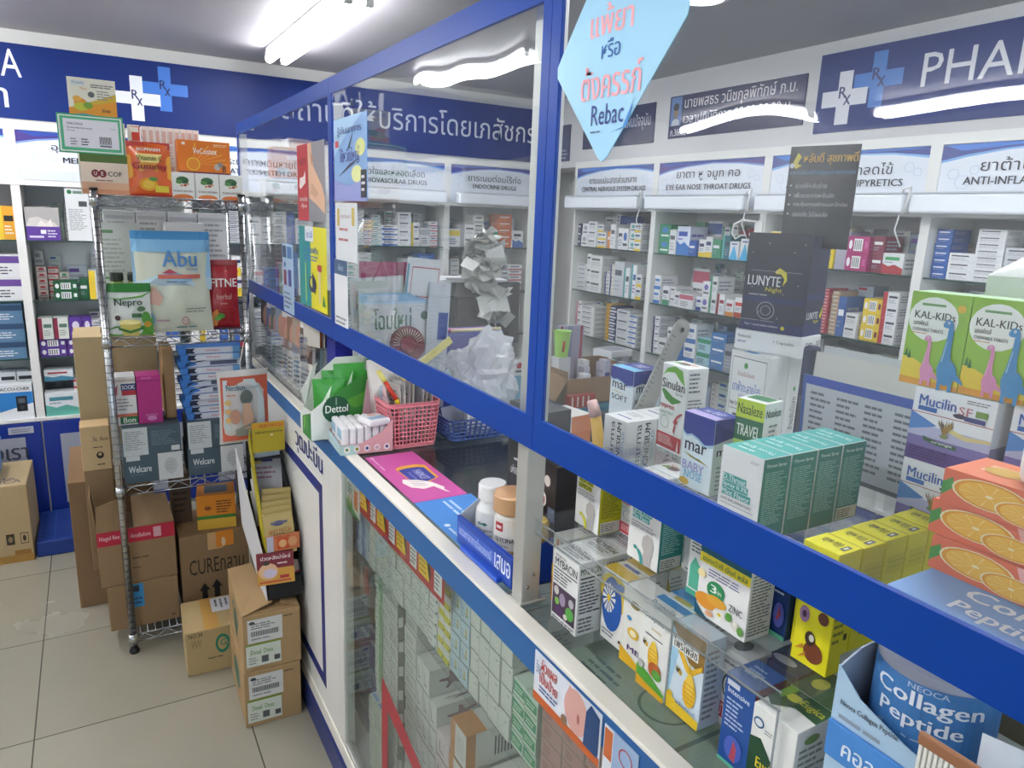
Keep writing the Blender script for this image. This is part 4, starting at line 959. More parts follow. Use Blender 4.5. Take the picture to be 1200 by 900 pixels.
carton('herbal_carton', 'grey and white carton with a portrait cameo and red panel', (.628, .497, G1), (.04, .052, .105), '#c9cbcb',
    L=[R(.0, .0, 1, .35, '#d6d4d0'), R(.25, .10, .95, .3, '#b8363e'), T('ขาวละออ', .3, .12, .9, .28, '#e6d9d4', True), R(.3, .36, .75, .72, '#e0e0de'), ring_(.52, .54, .18, .16, '#3a3c42', .2), E(.52, .54, .1, .1, '#8a8d92'), P([(.1, .9), (.3, .74), (.25, .72), (.05, .85)], '#8f9496'), F(.3, .8, .9, .95, 2, '#4a4d52')], T_=[E(.5, .5, .2, .35, '#4a4d52'), F(.1, .1, .4, .3, 2, '#8a8d92')])
bl = [T('Intensive', .12, .80, .85, .86, '#dfe6f2', True), R(.08, .88, .5, .94, '#c9ccd6'), F(.12, .42, .8, .76, 7, '#b9c6e0', 2), E(.5, .22, .3, .14, '#4a62b8'), P([(.4, .1), (.5, .32), (.62, .24), (.6, .08)], '#b04a5a'), R(0, 0, 1, .04, '#5ab090')]
carton('spray_carton', 'blue throat spray carton between the cameo carton and the green one', (.584, .448, G1), (.05, .042, .112), '#1f4f96', L=bl, Rr=[F(.1, .1, .9, .9, 12, '#7f96c0', 7)], faces={'T': '#2a5a9f', 'R': '#7a2a3a'}, T_=[F(.2, .3, .8, .8, 3, '#9fb6dc')])
eug = [P([(0, 0), (0, .62), (.25, .66), (.5, .5), (.8, .3), (1, .26), (1, 0)], '#1f4a2e'), P([(.5, .0), (.55, .42), (.75, .38), (1, .30), (1, 0)], '#5a9a34'), T('Eugica', .2, .28, .72, .44, '#e6d22e', True), R(.15, .12, .6, .2, '#d9d23a'), E(.17, .82, .12, .06, '#2a5a86'), E(.17, .82, .09, .04, '#dfe4e6'), F(.32, .74, .5, .8, 2, '#8a8d92')]
carton('capsule_carton', 'white and green herbal capsule carton at the end of the acrylic riser', (.578, .388, G1), (.06, .056, .105), '#e6e7e2', L=eug, Rr=[F(.1, .15, .9, .8, 9, '#8f9a8f', 7), E(.4, .86, .2, .05, '#7a9a5a')],
    T_=[P([(0, 1), (0, .35), (.2, .2), (.5, .5), (1, .45), (1, 1)], '#2a5236'), E(.3, .72, .16, .12, '#b9b83a'), P([(0, 1), (0, .6), (.15, .5), (.2, 1)], '#5a9a34'), T('Eugica', .45, .6, .95, .85, '#b9b83a', True)])
carton('capsule_carton', 'green topped herbal capsule carton hiding behind its twin', (.645, .395, G1), (.06, .056, .1), '#dfe2dc', T_=[R(0, 0, 1, 1, '#55704a'), E(.3, .5, .16, .2, '#c3c24a')], Rr=[F(.1, .15, .9, .8, 9, '#8f9a8f', 7)])
carton('tablet_carton', 'navy carton with a white capsule-shaped title under the riser', (.66, .455, G1), (.055, .05, .1), '#2b355f', L=[F(.2, .2, .8, .4, 2, '#8a92b0')], T_=[E(.4, .3, .32, .14, '#b9bcc8'), R(.0, .5, 1, 1, '#2a4a8a')], faces={'R': '#6a3a4a'})
carton('throat_honey_carton', 'pale carton with grey print behind the sky blue honey carton', (.63, .55, G1), (.06, .036, .1), '#cfd2d2', T_=[F(.1, .1, .9, .9, 5, '#7a7d82')]) if False else None

# --- second tier on the riser: throat sprays
def spray(c, dark, title):
    return [R(.1, .80, .6, .88, c), R(.1, .71, .72, .79, c), R(.1, .62, .66, .70, c), T(title[0], .11, .805, .58, .875, dark, True), T(title[1], .11, .715, .70, .785, dark, True), T(title[2], .11, .625, .64, .695, dark, True),
            R(.1, .57, .8, .578, '#4a4d52'), F(.1, .49, .9, .55, 2, '#8a8d92'), P([(.55, .05), (.56, .2), (.48, .28), (.5, .4), (.62, .47), (.78, .44), (.86, .32), (.82, .22), (.78, .12), (.8, .02), (.6, .0)], '#b9b5b0'), P([(.3, .2), (.42, .19), (.52, .12), (.56, .0), (.48, .0), (.42, .1)], c), E(.28, .2, .06, .03, c)]
sideart = lambda c: [F(.1, .25, .92, .95, 22, c, 5), R(.08, .02, .92, .19, '#cfd0c6'), F(.12, .04, .88, .17, 4, '#5a5d52', 3)]
carton('throat_spray_carton', 'white and yellow throat spray carton beside the steel post on the riser', (.645, .818, S1), (.048, .062, .102), '#e8e7e2', L=spray('#d3cf2e', '#33342a', ('LIDOCAINE', 'THROAT SPRAY', 'LEMON')), Rr=sideart('#6a6a1e'), faces={'R': '#bdb91f', 'T': '#bdb91f'})
carton('throat_spray_carton', 'white and teal throat spray carton below the blue rail on the riser', (.647, .683, S1), (.046, .066, .102), '#e8e7e2', L=spray('#3f9f98', '#e0efec', ('Throat', 'Spray 0.3%', 'Mint Flavor')), Rr=sideart('#9fcfc6'), faces={'R': '#2f857b', 'T': '#4aa89f'}, T_=[T('Throat Spray', .1, .4, .9, .7, '#e0efec', True, 180)])
sin = [P([(.05, .86), (.2, .95), (.5, .99), (.8, .96), (.92, .80), (.75, .84), (.5, .92), (.2, .9)], '#6fb33c'), T('Sinulan', .04, .72, .93, .83, '#1f2024', True), T('forte', .6, .67, .88, .71, '#6a6d72'), P([(.06, .68), (.2, .60), (.5, .55), (.8, .60), (.85, .62), (.5, .64), (.2, .7), (.08, .71)], '#4a8f3c'),
       T('express', .05, .475, .6, .535, '#c0343c', True), T('NASAL SPRAY', .05, .425, .6, .455, '#3f8f6a'), ring_(.27, .33, .17, .075, '#3f8f6a', .08), P([(.62, .25), (.66, .33), (.6, .36), (.72, .44), (.85, .48), (.95, .49), (.93, .47), (.78, .42), (.68, .36), (.72, .31), (.68, .22)], '#c0555c'), E(.72, .37, .06, .03, '#b8464e'),
       R(.0, .03, .97, .20, '#b8343e'), F(.06, .07, .7, .18, 5, '#e6c9c9', 6), P([(.82, .04), (.84, .12), (.86, .18), (.88, .12), (.9, .04)], '#e6e2de')]
sinR = [F(.1, .72, .75, .96, 5, '#6a6d72', 2), F(.1, .1, .9, .66, 14, '#8a8d92', 3)]
sinT = [E(.45, .5, .2, .18, '#4a4d52'), T('Sinulan', .2, .6, .8, .8, '#c06a50', True), P([(.1, .4), (.2, .6), (.4, .45), (.2, .35)], '#5a9a44')]
for i, (x, y) in enumerate(((.686, .755), (.737, .755))):
    carton('sinus_spray_carton', 'white sinus spray carton standing low on the riser, %s' % ['front one with the folded top', 'rear one touching the baby nose carton'][i], (x, y, S1), (.049, .060, .112 if False else .102), '#e9e9e6', L=sin, Rr=sinR, T_=sinT)
carton('tube_carton', 'white carton printed with a grey tube beside the teal spray', (.690, .628, S1), (.04, .05, .10), '#dededb', L=[P([(.3, .05), (.2, .8), (.8, .8), (.7, .05)], '#b9b9b6'), E(.42, .3, .12, .12, '#a83a40'), R(.35, .82, .65, .95, '#9a9a98'), F(.1, .02, .9, .08, 1, '#8a8d92')])
carton('herb_carton', 'narrow white carton with a green plant between spray and zinc cartons', (.650, .589, S1), (.04, .040, .100), '#e3e5e0', L=[P([(.1, .1), (.1, .4), (.3, .55), (.5, .45), (.9, .6), (.9, .1)], '#57b394'), R(0, .86, 1, .96, '#2f8f7a'), F(.1, .6, .9, .8, 4, '#5a6a66'), R(0, 0, 1, .08, '#4aa88a'), R(.2, .9, .7, 1, '#b8404a')])
zin = [R(0, .74, 1, 1, '#15566a'), T('เฟลมโมเบลล์', .08, .82, .86, .93, '#e3ece8', True), E(.91, .88, .05, .05, '#9aa89f'), R(0, .63, 1, .74, '#e3d12e'), T('แอคควิวซี เจิ้งค์ พลัส', .06, .65, .94, .72, '#2f6a4a', True), F(.2, .50, .88, .60, 3, '#6a6a90', 3), E(.38, .37, .18, .11, '#2f8f5a'), T('3', .27, .34, .39, .43, '#eef2ea', True), T('in', .42, .35, .5, .40, '#eef2ea'),
       T('ZINC', .66, .25, .92, .33, '#2c2e33'), E(.2, .2, .22, .09, '#e0962e'), E(.42, .26, .2, .06, '#e3a63a'), E(.5, .14, .12, .06, '#e9e6dc'), E(.5, .14, .04, .02, '#e0c22e'), E(.68, .18, .06, .05, '#5a9a3a'), E(.82, .12, .07, .05, '#dcd7c8'), E(.92, .10, .06, .05, '#6aa04a'), E(.3, .08, .08, .03, '#e9a77a'), P([(0, 0), (0, .14), (.12, .06), (.3, 0)], '#15566a'), E(.08, .5, .08, .05, '#ecd9a0')]
carton('zinc_carton', 'white zinc supplement carton with a teal title band and honeycomb', (.626, .506, S1), (.042, .080, .112), '#e9e8e4', L=zin, Rr=[R(.05, .86, .9, .95, '#3a3d42'), F(.08, .05, .94, .8, 20, '#7a7d82', 3)])
carton('spiral_spray_carton', 'deep blue throat carton with a ridged white edge on the riser', (.672, .4865, S1), (.045, .032, .100), '#1f3f7a', L=[R(0, 0, .3, 1, '#cfd3d6')]+[R(0, i*.05, .3, i*.05+.02, '#9a9da2') for i in range(20)]+[F(.36, .55, .92, .92, 6, '#b9c6e0', 2), E(.66, .3, .24, .16, '#5a62b8'), P([(.55, .2), (.66, .42), (.76, .3)], '#b04a5a'), R(.3, 0, 1, .06, '#5ab090')])
bf = [T('บีบีน', .3, .80, .75, .9, '#3a3a1e', True), E(.24, .48, .14, .08, '#a07a9a'), E(.24, .48, .06, .035, '#4a2a4a'), E(.75, .52, .14, .06, '#6a3a2a'), E(.4, .68, .05, .04, '#3a2a1e'), E(.52, .66, .05, .04, '#4a3a1e'), ring_(.82, .88, .16, .07, '#e9e9e0', .5), E(.6, .16, .26, .10, '#7a3f22'), E(.48, .28, .14, .07, '#3a2a1e'), E(.52, .29, .07, .035, '#d9d6c0'), P([(.1, .12), (.3, .2), (.35, .16)], '#c98a2a'), P([(.2, .05), (.4, .14), (.42, .1)], '#c98a2a')]
hexes = [ring_(.18+.13*(i % 6)+(.065 if (i//6) % 2 else 0), .70+.055*(i//6), .06, .03, '#c2b41e', .2) for i in range(18)]
yR = hexes+[T('บีบีน พลัส', .12, .40, .88, .5, '#4a4a1e', True), F(.15, .28, .8, .36, 1, '#6a661e'), R(.3, .16, .8, .22, '#4a4a1e')]
yT = [R(0, .93, 1, 1, '#b9b01a'), T('บีบีน พลัส', .2, .35, .7, .7, '#4a4a1e', True, 180), R(.78, .3, .92, .7, '#5a5a60'), R(.82, .4, .88, .6, '#e6e6dc')]
carton('bee_tonic_carton', 'bright yellow carton with a bee in front of the acrylic step', (.655, .418, S1), (.022, .046, .124), '#e6dc1e', L=bf, Rr=[F(.1, .3, .9, .9, 8, '#8a861e', 2)])
for i in range(5):
    carton('bee_tonic_carton', 'yellow honeycomb carton, %s of the row above the blue rail' % ORD[i], (.679+i*.0425, .438, S1), (.0405, .046, .131-.0012*(i % 2)), '#e6dc22', L=bf, Rr=yR, T_=yT, group='yellow honeycomb cartons')

# --- third tier
mar = lambda sub, c: [P([(0, 1), (0, .75), (.12, .70), (.3, .73), (.5, .70), (.72, .64), (.9, .66), (1, .68), (1, 1)], '#27378c'), P([(0, .75), (.12, .70), (.3, .73), (.5, .70), (.72, .64), (.9, .66), (1, .68), (1, .64), (.9, .62), (.72, .60), (.5, .67), (.3, .70), (.12, .67), (0, .71)], '#a9c9e0'),
    T('mar', .1, .50, .8, .62, '#1f2440', True), P([(.08, .47), (.3, .42), (.6, .43), (.92, .38), (.6, .41), (.3, .44)], '#c9b04a')] + sub
carton('baby_nose_carton', 'white and navy baby nasal spray carton with lilac lettering', (.722, .674, S2), (.046, .060, .110), '#e3ecf0',
    L=mar([T('BABY', .08, .24, .78, .36, '#a9a0d6', True), T('NOSE', .16, .13, .74, .24, '#6ab4dc', True), E(.18, .07, .16, .05, '#d6a93a')], 1), Rr=[P([(0, 1), (0, .68), (1, .76), (1, 1)], '#27378c'), T('mar', .15, .52, .9, .6, '#1f2440', True), F(.2, .05, .9, .4, 6, '#9aa6b6', 3)], T_=[R(0, 0, 1, .38, '#b7a6d8'), R(0, .38, 1, 1, '#2f3f92'), T('mar BABY', .2, .5, .8, .8, '#d9d6ea', True)])
carton('sinus_spray_carton', 'tall white sinus spray carton with green arcs, standing uppermost', (.807, .822, S2), (.042, .064, .146), '#e9e9e6', L=sin, Rr=sinR, T_=sinT, yaw=-4)
magL = [T('pharma', .28, .2, .55, .95, '#4a4d52', False, 90), T('MAGNESIUM', .6, .1, .78, .95, '#2c2e33', True, 90), T('COMPLEX', .82, .4, .92, .85, '#6a8ab0', False, 90)]
for i, x in enumerate((.80, .872)):
    carton('magnesium_carton', 'plain white magnesium carton, %s' % ['in front of the soft spray carton', 'behind its twin'][i], (x, .952, S1 if False else G1), (.07, .066, .256 if False else .254), '#e4e4e2', L=[(d[0], d[1], d[2], .5+d[3]/2, d[4], .5+d[5]/2, *d[6:]) for d in magL], Rr=[(d[0], d[1], d[2], .5+d[3]/2, d[4], .5+d[5]/2, *d[6:]) for d in magL], T_=[R(.2, .25, .8, .31, '#4a5a9a'), F(.2, .5, .9, .8, 3, '#9a9da2')])
carton('soft_spray_carton', 'white and navy soft nasal spray carton beside the white magnesium carton', (.90, 1.062, G1), (.072, .072, .318 if False else .316), '#e3ecf0',
    L=[(d[0], [(u, .72+.28*v) for u, v in d[1]], d[2]) if d[0] == 'p' else d for d in mar([], 1)[:2]]+[T('mar', .1, .862, .75, .905, '#1f2440', True), P([(.08, .85), (.3, .84), (.8, .835), (.3, .845)], '#c9b04a'), T('SOFT', .1, .79, .8, .825, '#1f2440', True)],
    Rr=[P([(0, 1), (0, .90), (.3, .92), (.6, .90), (1, .91), (1, 1)], '#27378c'), T('mar', .12, .862, .6, .90, '#1f2440', True), T('SOFT SPRAY', .08, .79, .92, .82, '#1f2440', True)], T_=[R(0, 0, 1, .35, '#7cc0e6'), R(0, .35, 1, 1, '#3a4090'), T('mar', .3, .5, .7, .8, '#d9d6ea', True)])
nas = [R(0, .82, 1, 1, '#b9cc3e'), T('Nasaleze', .05, .86, .92, .96, '#1f4a2e', True), R(0, .60, 1, .82, '#2f6a4a'), T('TRAVEL', .08, .65, .9, .76, '#e6efe4', True), R(0, 0, 1, .6, '#a9c45a'), P([(.1, .5), (.5, .56), (.9, .5), (.85, .25), (.5, .1), (.15, .25)], '#6f9a44'), P([(.16, .47), (.5, .52), (.84, .47), (.8, .27), (.5, .15), (.2, .27)], '#8ab052'), T('TRAP', .22, .33, .78, .44, '#eef2e4', True)]
carton('travel_spray_carton', 'green travel nasal spray carton in front of the white capsule carton', (.755, .622, S2), (.040, .044, .143), '#e6e7e2', L=nas, Rr=[T('Nasaleze', .08, .86, .92, .94, '#1f4a2e', True), F(.3, .5, .9, .8, 6, '#7a8a80', 3), F(.1, .1, .8, .4, 3, '#4a4d52')], T_=[R(.1, .3, .9, .9, '#3f7a52')], yaw=7)
thr = [R(0, .0, 1, 1, '#ebe9e6'), T('Throat', .08, .60, .55, .68, '#2f857b', True), R(.08, .60, .66, .685, '#3f9f98'), R(.08, .51, .72, .595, '#3f9f98'), R(.08, .42, .80, .505, '#3f9f98'), T('D.Throat', .09, .61, .64, .675, '#dff0ec', True), T('Spray 0.3%', .09, .52, .7, .585, '#dff0ec', True), T('Mint Flavor', .09, .43, .78, .495, '#dff0ec', True), T('ANTI-INFLAMMATORY', .08, .36, .84, .39, '#4a4d52', True), R(.08, .32, .9, .326, '#6a6d72'), E(.62, .04, .2, .1, '#b9b5b0'), F(.72, .9, .92, .94, 2, '#9a9da2')]
for i in range(4):
    carton('throat_spray_carton', 'teal-sided mint throat spray carton, %s of the wrapped row' % ORD[i], (.662+i*.0485, .538, S2-.021 if False else S2), (.047, .064, .106), '#e8e7e2', L=thr, Rr=[T('Throat Spray', .1, .88, .85, .93, '#cfe8e2', True), F(.1, .2, .92, .84, 24, '#8fc4ba', 5)]+([R(.06, .02, .94, .18, '#cfd0c6'), F(.12, .04, .88, .16, 4, '#5a5d52', 3)] if i == 3 else []), faces={'R': '#2c8378', 'T': '#46aaa4', 'B': '#2c8378'}, T_=[T('Throat Spray', .1, .45, .9, .7, '#dff0ec', True, 180), F(.2, .2, .8, .35, 1, '#dff0ec')], group='mint throat spray cartons')
# the hidden carton that carries the first teal carton's front edge
cap = [R(.06, .02, .94, .93, '#2f3a6a'), R(.068, .028, .932, .922, '#e6e7e6'), E(.42, .84, .05, .035, '#4a9a4a'), T('อ้วยอันโอสถ', .22, .71, .66, .77, '#a04a3a'), T('ยาฟ้าทะลายโจร', .12, .52, .85, .65, '#7a8ac8', True), T('ชนิดแคปซูล', .3, .44, .68, .50, '#7a8ac8'), R(.1, .30, .9, .306, '#4a4d52'), T('FAH THALAI JONE CAPSULE', .1, .33, .9, .39, '#3a3d42', True), F(.2, .2, .7, .27, 1, '#6a6d72')]
carton('capsule_carton', 'large white herbal capsule carton with a blue sticker on top edge', (1.0, .826, S2), (.05, .088, .152), '#e4e4e2', L=cap, Rr=[T('อ้วยอันโอสถ', .55, .1, .8, .5, '#4a4d52', False, 90)], T_=[R(.3, 0, .62, .3, '#3f8ac8')])
carton('capsule_carton', 'second large white herbal capsule carton behind the first', (1.051, .826, S2), (.05, .088, .152), '#e0e0de', Rr=[T('อ้วยอันโอสถ', .3, .1, .55, .5, '#4a4d52', False, 90), E(.4, .6, .06, .03, '#4a9a4a')])
for o in bpy.data.objects:
    pass

# ================================================================ night capsule display
carton('display_base_carton', 'white carton base under the dark night display', (1.04, .800, 1.4128), (.075, .125, .036), '#e4e4e4', L=[T('Pharmaceutical', .05, .62, .25, .78, '#3a3d42', True), F(.05, .3, .25, .55, 1, '#a9a6c0'), T('1 Capsules', .6, .5, .9, .68, '#4a4d52')], Rr=[T('EXP', .25, .35, .55, .7, '#5a5d62', True), T('ag', .75, .2, .95, .75, '#6a6d72')], yaw=13)
stars = [E(u, v, .008, .005, '#c9cbd6') for u, v in ((.1, .8), (.35, .9), (.52, .62), (.75, .82), (.86, .5), (.3, .2), (.6, .15), (.9, .9), (.15, .45), (.65, .4))]
lun = [R(0, .30, 1, .36, '#1f2a5c'), R(0, 0, 1, .10, '#1c2760'), T('LUNYTE', .06, .47, .58, .57, '#dfe0e4', True), P([(.48, .62), (.55, .66), (.66, .62), (.68, .54), (.62, .48), (.64, .55), (.58, .60), (.5, .60)], '#e0cf3a'), T('Night', .36, .40, .62, .46, '#d6c93a'), F(.1, .365, .55, .39, 1, '#a9acb9'),
       ring_(.40, .22, .14, .09, '#b9bcc8', .06), ring_(.40, .22, .08, .05, '#b9bcc8', .08), F(.0, .105, .85, .12, 1, '#8f94aa'), T('Take 1 capsule before bedtime', .08, .05, .62, .075, '#dfe0e4'), E(.7, .06, .03, .02, '#d6c93a'), R(.1, .62, .9, .624, '#9a9cac')] + stars
lunR = [R(0, .36, 1, .42, '#1f2a5c'), R(0, 0, 1, .14, '#1c2760'), T('LUNYTE', .12, .17, .72, .24, '#dfe0e4', True), P([(.8, .20), (.88, .24), (.92, .30), (.95, .22), (.9, .17), (.84, .17)], '#e0cf3a'), T('Night', .5, .12, .8, .16, '#d6c93a')]
d = empty('night_capsule_display', (1.045, .805, 1.4492), 'dark navy night capsule display with a moon and tall header card', 'display', rz=math.radians(13))
me = carton_mesh('body', .07, .118, .172, '#23263a', L=lun, Rr=lunR, faces={'R': '#1f2340'}); link('body', me, d)
m = MB(); m.box((.033, -.042, .15), (.035, .076, .318), mat('#22242f', .35))
art(m, frame((.033, .076, .172), (0, -1, 0), (0, 0, 1)), .118, .143, [T('หลับดี สุขภาพดี', .22, .80, .98, .94, '#dca83a', True), P([(.06, .84), (.12, .95), (.18, .9), (.13, .82), (.2, .80), (.1, .76)], '#e0cf3a'), E(.05, .8, .035, .03, '#e6e6ea'), T('อาหารเสริมปรับปรุงคุณภาพการนอน', .03, .68, .97, .75, '#6a9ac0', True), T('ช่วยให้หลับง่าย', .14, .54, .6, .60, '#cfcfd6'), T('เพิ่มระยะการหลับลึก', .14, .43, .72, .49, '#cfcfd6'), T('กระตุ้นการสร้างเมลาโทนิน', .14, .32, .92, .38, '#cfcfd6'), T('ปลอดภัย ไม่มีผลเสีย', .14, .21, .66, .27, '#cfcfd6')]+[E(.07, v, .015, .01, '#cfcfd6') for v in (.57, .46, .35, .24)], off=.0004)
m.build('header_card', d)

# ================================================================ fibre cartons, kids' tablets and orange cartons on the right
muc = [R(0, 0, 1, .42, '#5b3f86'), R(0, .2, 1, .36, '#7a6aa8'), R(0, .34, 1, .50, '#b5b4d2'), P([(0, .66), (0, .40), (.25, .48), (.35, .52)], '#4a80c4'), P([(.4, .5), (.7, .42), (1, .46), (1, .5), (.7, .48), (.5, .54)], '#d9c98a'), R(0, .655, 1, .665, '#b04a50'), T('Mucilin', .08, .76, .54, .90, '#2a5aa8', True), T('SF', .58, .74, .74, .85, '#b8606a'), R(.08, .69, .32, .75, '#2f62ac'), R(.78, .76, .92, .84, '#7a9a4a'), E(.6, .72, .08, .03, '#3a2f4a'), R(.66, .68, .9, .74, '#3f3f7a'), F(.66, .9, .93, .96, 2, '#6a6d72')]+[P([(.44+.0*i, .42), (.36+.035*i, .62+.02*(i % 2)), (.37+.035*i, .56), (.47, .42)], '#a08038' if i % 2 else '#8a7030') for i in range(6)]+[E(.46, .41, .05, .03, '#7a8a4a'), P([(.2, .36), (.4, .32), (.62, .32), (.64, .27), (.4, .27), (.22, .3)], '#2f5a3a'), T('orange', .32, .28, .58, .315, '#dfe6da', True), F(.06, .05, .6, .2, 4, '#3f2a66', 2)]
pl = ['bottom of the stack', 'middle of the stack', 'topmost under the dinosaur carton']
for k in range(3):
    carton('fibre_carton', 'white and violet fibre carton, %s' % pl[k], (.90, .414, 1.1555+k*.0957), (.055, .099, .0952), '#e6e7ea', L=muc, Rr=[R(0, 0, 1, .4, '#8a86a8')], group='fibre cartons')
for k in range(3):
    carton('fibre_carton', 'fibre carton behind the grey-lidded bottle, %s' % ['lowest', 'second', 'third'][k], (.915, .305, 1.1555+k*.0957), (.055, .099, .0952), '#e6e7ea', L=muc, group='fibre cartons')
def dino(u, v, s, c, o, flip=1):
    # long-necked dinosaur: body, neck, head, tail and legs
    X = lambda a: u+flip*a*s
    Y = lambda b: v+b*s*1.0
    neck = [(X(-.10), Y(.25)), (X(-.02), Y(.45)), (X(.05), Y(.80)), (X(.06), Y(1.0)), (X(.16), Y(1.05)), (X(.20), Y(.9)), (X(.20), Y(.62)), (X(.26), Y(.35))]
    return [P(neck, c), E(X(.18), Y(.22), .26*s, .22*s, c), E(X(.04), Y(1.04), .12*s, .07*s, c), E(X(-.02), Y(1.02), .08*s, .05*s, c), P([(X(.35), Y(.3)), (X(.62), Y(.12)), (X(.66), Y(.05)), (X(.4), Y(.12))], c),
            R(min(X(-.02), X(.08)), Y(-.1), max(X(-.02), X(.08)), Y(.2), c), R(min(X(.28), X(.38)), Y(-.1), max(X(.28), X(.38)), Y(.2), c), E(X(.04), Y(1.06), .03*s, .022*s, '#eef0f2'), E(X(.035), Y(1.06), .014*s, .011*s, '#22242a'), P([(X(.0), Y(.4)), (X(.07), Y(.75)), (X(.09), Y(.75)), (X(.03), Y(.4))], o)]
kal = [R(0, 0, 1, 1, '#8db93a'), P([(0, 0), (1, 0), (1, .18), (.6, .16), (.2, .28), (0, .30)], '#e0c436'), P([(0, 0), (1, 0), (1, .05), (0, .08)], '#d9962e'), E(.42, .72, .42, .235, '#e6e9e0'), E(.86, .86, .07, .04, '#e3b53a'), R(.2, .86, .6, .885, '#6a9a5a'), T('KAL-KIDs', .1, .72, .78, .80, '#3a3f3a', True), T('แคลคิดส์', .1, .645, .35, .70, '#3a3f3a', True), T('CHEWABLE TABLETS', .1, .585, .62, .62, '#4a4f4a', True), F(.1, .555, .5, .575, 1, '#c9804a'), P([(.03, .3), (.06, .4), (.09, .3)], '#2f6a3a'), P([(.09, .28), (.12, .38), (.15, .28)], '#2f6a3a')] + dino(.38, .06, .44, '#d58ab0', '#e8b4cc') + dino(.68, .05, .62, '#3f86b8', '#9fc6da')
for k in range(3):
    carton('kids_tablet_carton', 'green kids tablet carton with a blue and a pink dinosaur, %s' % ['beside the white open box', 'second along', 'third along'][k], (.902+.0062*k, .464-k*.0711, 1.443), (.045, .0703, .117), '#8db93a', L=kal, faces={'T': '#a9c9a0'}, yaw=5, group='kids tablet cartons')
# white open carton behind them
r = empty('open_carton', (.975, .40, 1.443), 'open white carton with small red marks behind the kids tablet cartons', 'box')
me = carton_mesh('body', .15, .19, .14, '#dde2dc', L=[E(.18, .5, .04, .04, '#a04a3a'), E(.3, .5, .04, .04, '#a04a3a'), P([(.62, .3), (.64, .5), (.66, .3)], '#c0605a')]); o = link('body', me, r, (0, -.10, 0))
m = MB(); m.add([(0, .09, .14), (0, -.10, .14), (.07, -.12, .22), (.09, .0, .225)], [(0, 1, 2, 3)], mat('#e8e8e4', .5)); m.add([(.001, .09, .1395), (.001, -.10, .1395), (.071, -.12, .2195), (.091, .0, .2245)], [(3, 2, 1, 0)], mat('#e8e8e4', .5)); m.build('flap', r)
sl = lambda u, v, rr, seed: [E(u, v, rr, rr*2.1, '#e8e0b4'), E(u, v, rr*.94, rr*1.98, '#dd9326'), E(u, v, rr*.82, rr*1.74, '#eab040')]+[P([(u, v), (u+rr*.78*math.cos(a-.03), v+rr*1.62*math.sin(a-.03)), (u+rr*.78*math.cos(a+.03), v+rr*1.62*math.sin(a+.03))], '#f0cf80') for a in [k*math.pi/5+seed for k in range(10)]]+[E(u, v, rr*.1, rr*.2, '#f2e2b0')]
kx = [R(0, 0, 1, 1, '#dd6a48'), P([(.5, 0), (1, 0), (1, 1), (.42, 1)], '#e6a79a'), P([(.62, .25), (1, .1), (1, .9), (.6, .8)], '#e3b9ae'), P([(0, .2), (.06, .5), (.05, .8), (0, .6)], '#3f8a3a')]+sl(.24, .56, .19, .1)+sl(.42, .36, .15, .4)+[ring_(.56, .66, .05, .1, '#eecdb8', .2), T('KALx', .64, .40, .97, .74, '#c23a36', True), T('ORANGE', .66, .15, .95, .3, '#c8504a')]
for k in range(3):
    carton('orange_tablet_carton', 'orange carton with sliced oranges, %s of the three stacked' % ['lowest', 'middle', 'topmost'][k], (.715+(.004 if k == 1 else 0), .18+(.008 if k == 1 else 0), 1.3005+k*.0355), (.075, .185, .035), '#dd6a48', L=kx, faces={'T': '#dd7a5a'}, T_=[F(.1, .3, .9, .8, 2, '#e6b4a0'), E(.2, .5, .1, .2, '#c9a04a')], group='orange cartons')
colT = [R(0, 0, 1, 1, '#7fa6dc'), T('Collagen', .22, .24, .82, .46, '#e9eef4', True), T('Peptide', .24, .03, .66, .22, '#e9eef4', True), T('NEOCA', .45, .49, .68, .55, '#dfe6ee')]
carton('collagen_carton', 'flat pale blue collagen carton lying under the orange cartons', (.640, .155, 1.279), (.15, .205, .021), '#7fa6dc', T_=colT, L=[R(0, 0, 1, .3, '#5a86c8')], yaw=0)
carton('stock_carton', 'brown carton hidden under the flat collagen carton', (.735, .165, S1-.0), (.06, .19, .1232), '#9a8a6a')
# white bottle with the smoky lid
def bottle(name, label, x, y, z, body, lid, prof, lidprof, lab=(), labz=(0, 1), r=.03, group=None, bmat=None, lmat=None):
    t = empty(name, (x, y, z), label, 'bottle', group)
    m = MB(); m.lathe(prof, bmat or mat(body, .3), 36); m.build('body', t)
    m = MB(); m.lathe(lidprof, lmat or mat(lid, .35), 36); m.build('lid', t)
    if lab:
        z0, z1 = labz; m = MB(); ang = math.radians(200)
        R_ = r+.0006; Wd = R_*ang
        # a curved label centred on the direction of the aisle
        def warp(p):
            a = math.pi*1.12 + ang/2 - 0 - (Wd-p[0])/R_*-1 if False else (math.pi*1.17 - ang/2 + p[0]/R_)
            rr = R_+p[2]
            return (rr*math.cos(a), rr*math.sin(a), z0+p[1])
        art(m, Matrix.Identity(4), Wd, z1-z0, lab, off=.0, step=.00012, warp=warp)
        m.build('label', t)
    return t
bottle('supplement_bottle', 'white supplement bottle with a smoky grey lid beside the topmost fibre carton', .752, .286, 1.409, '#e2e2e0', '#6a6a6a', [(0, 0), (.026, 0), (.028, .004), (.028, .075), (.024, .085), (.019, .09)],
       [(.0, .118), (.021, .118), (.023, .114), (.023, .09), (.018, .088)], lab=[R(0, 0, 1, .9, '#e4e3e0'), T('Z', .40, .35, .55, .75, '#a08a4a'), F(.36, .12, .64, .26, 1, '#6a6a6a')], labz=(.012, .07), r=.028)

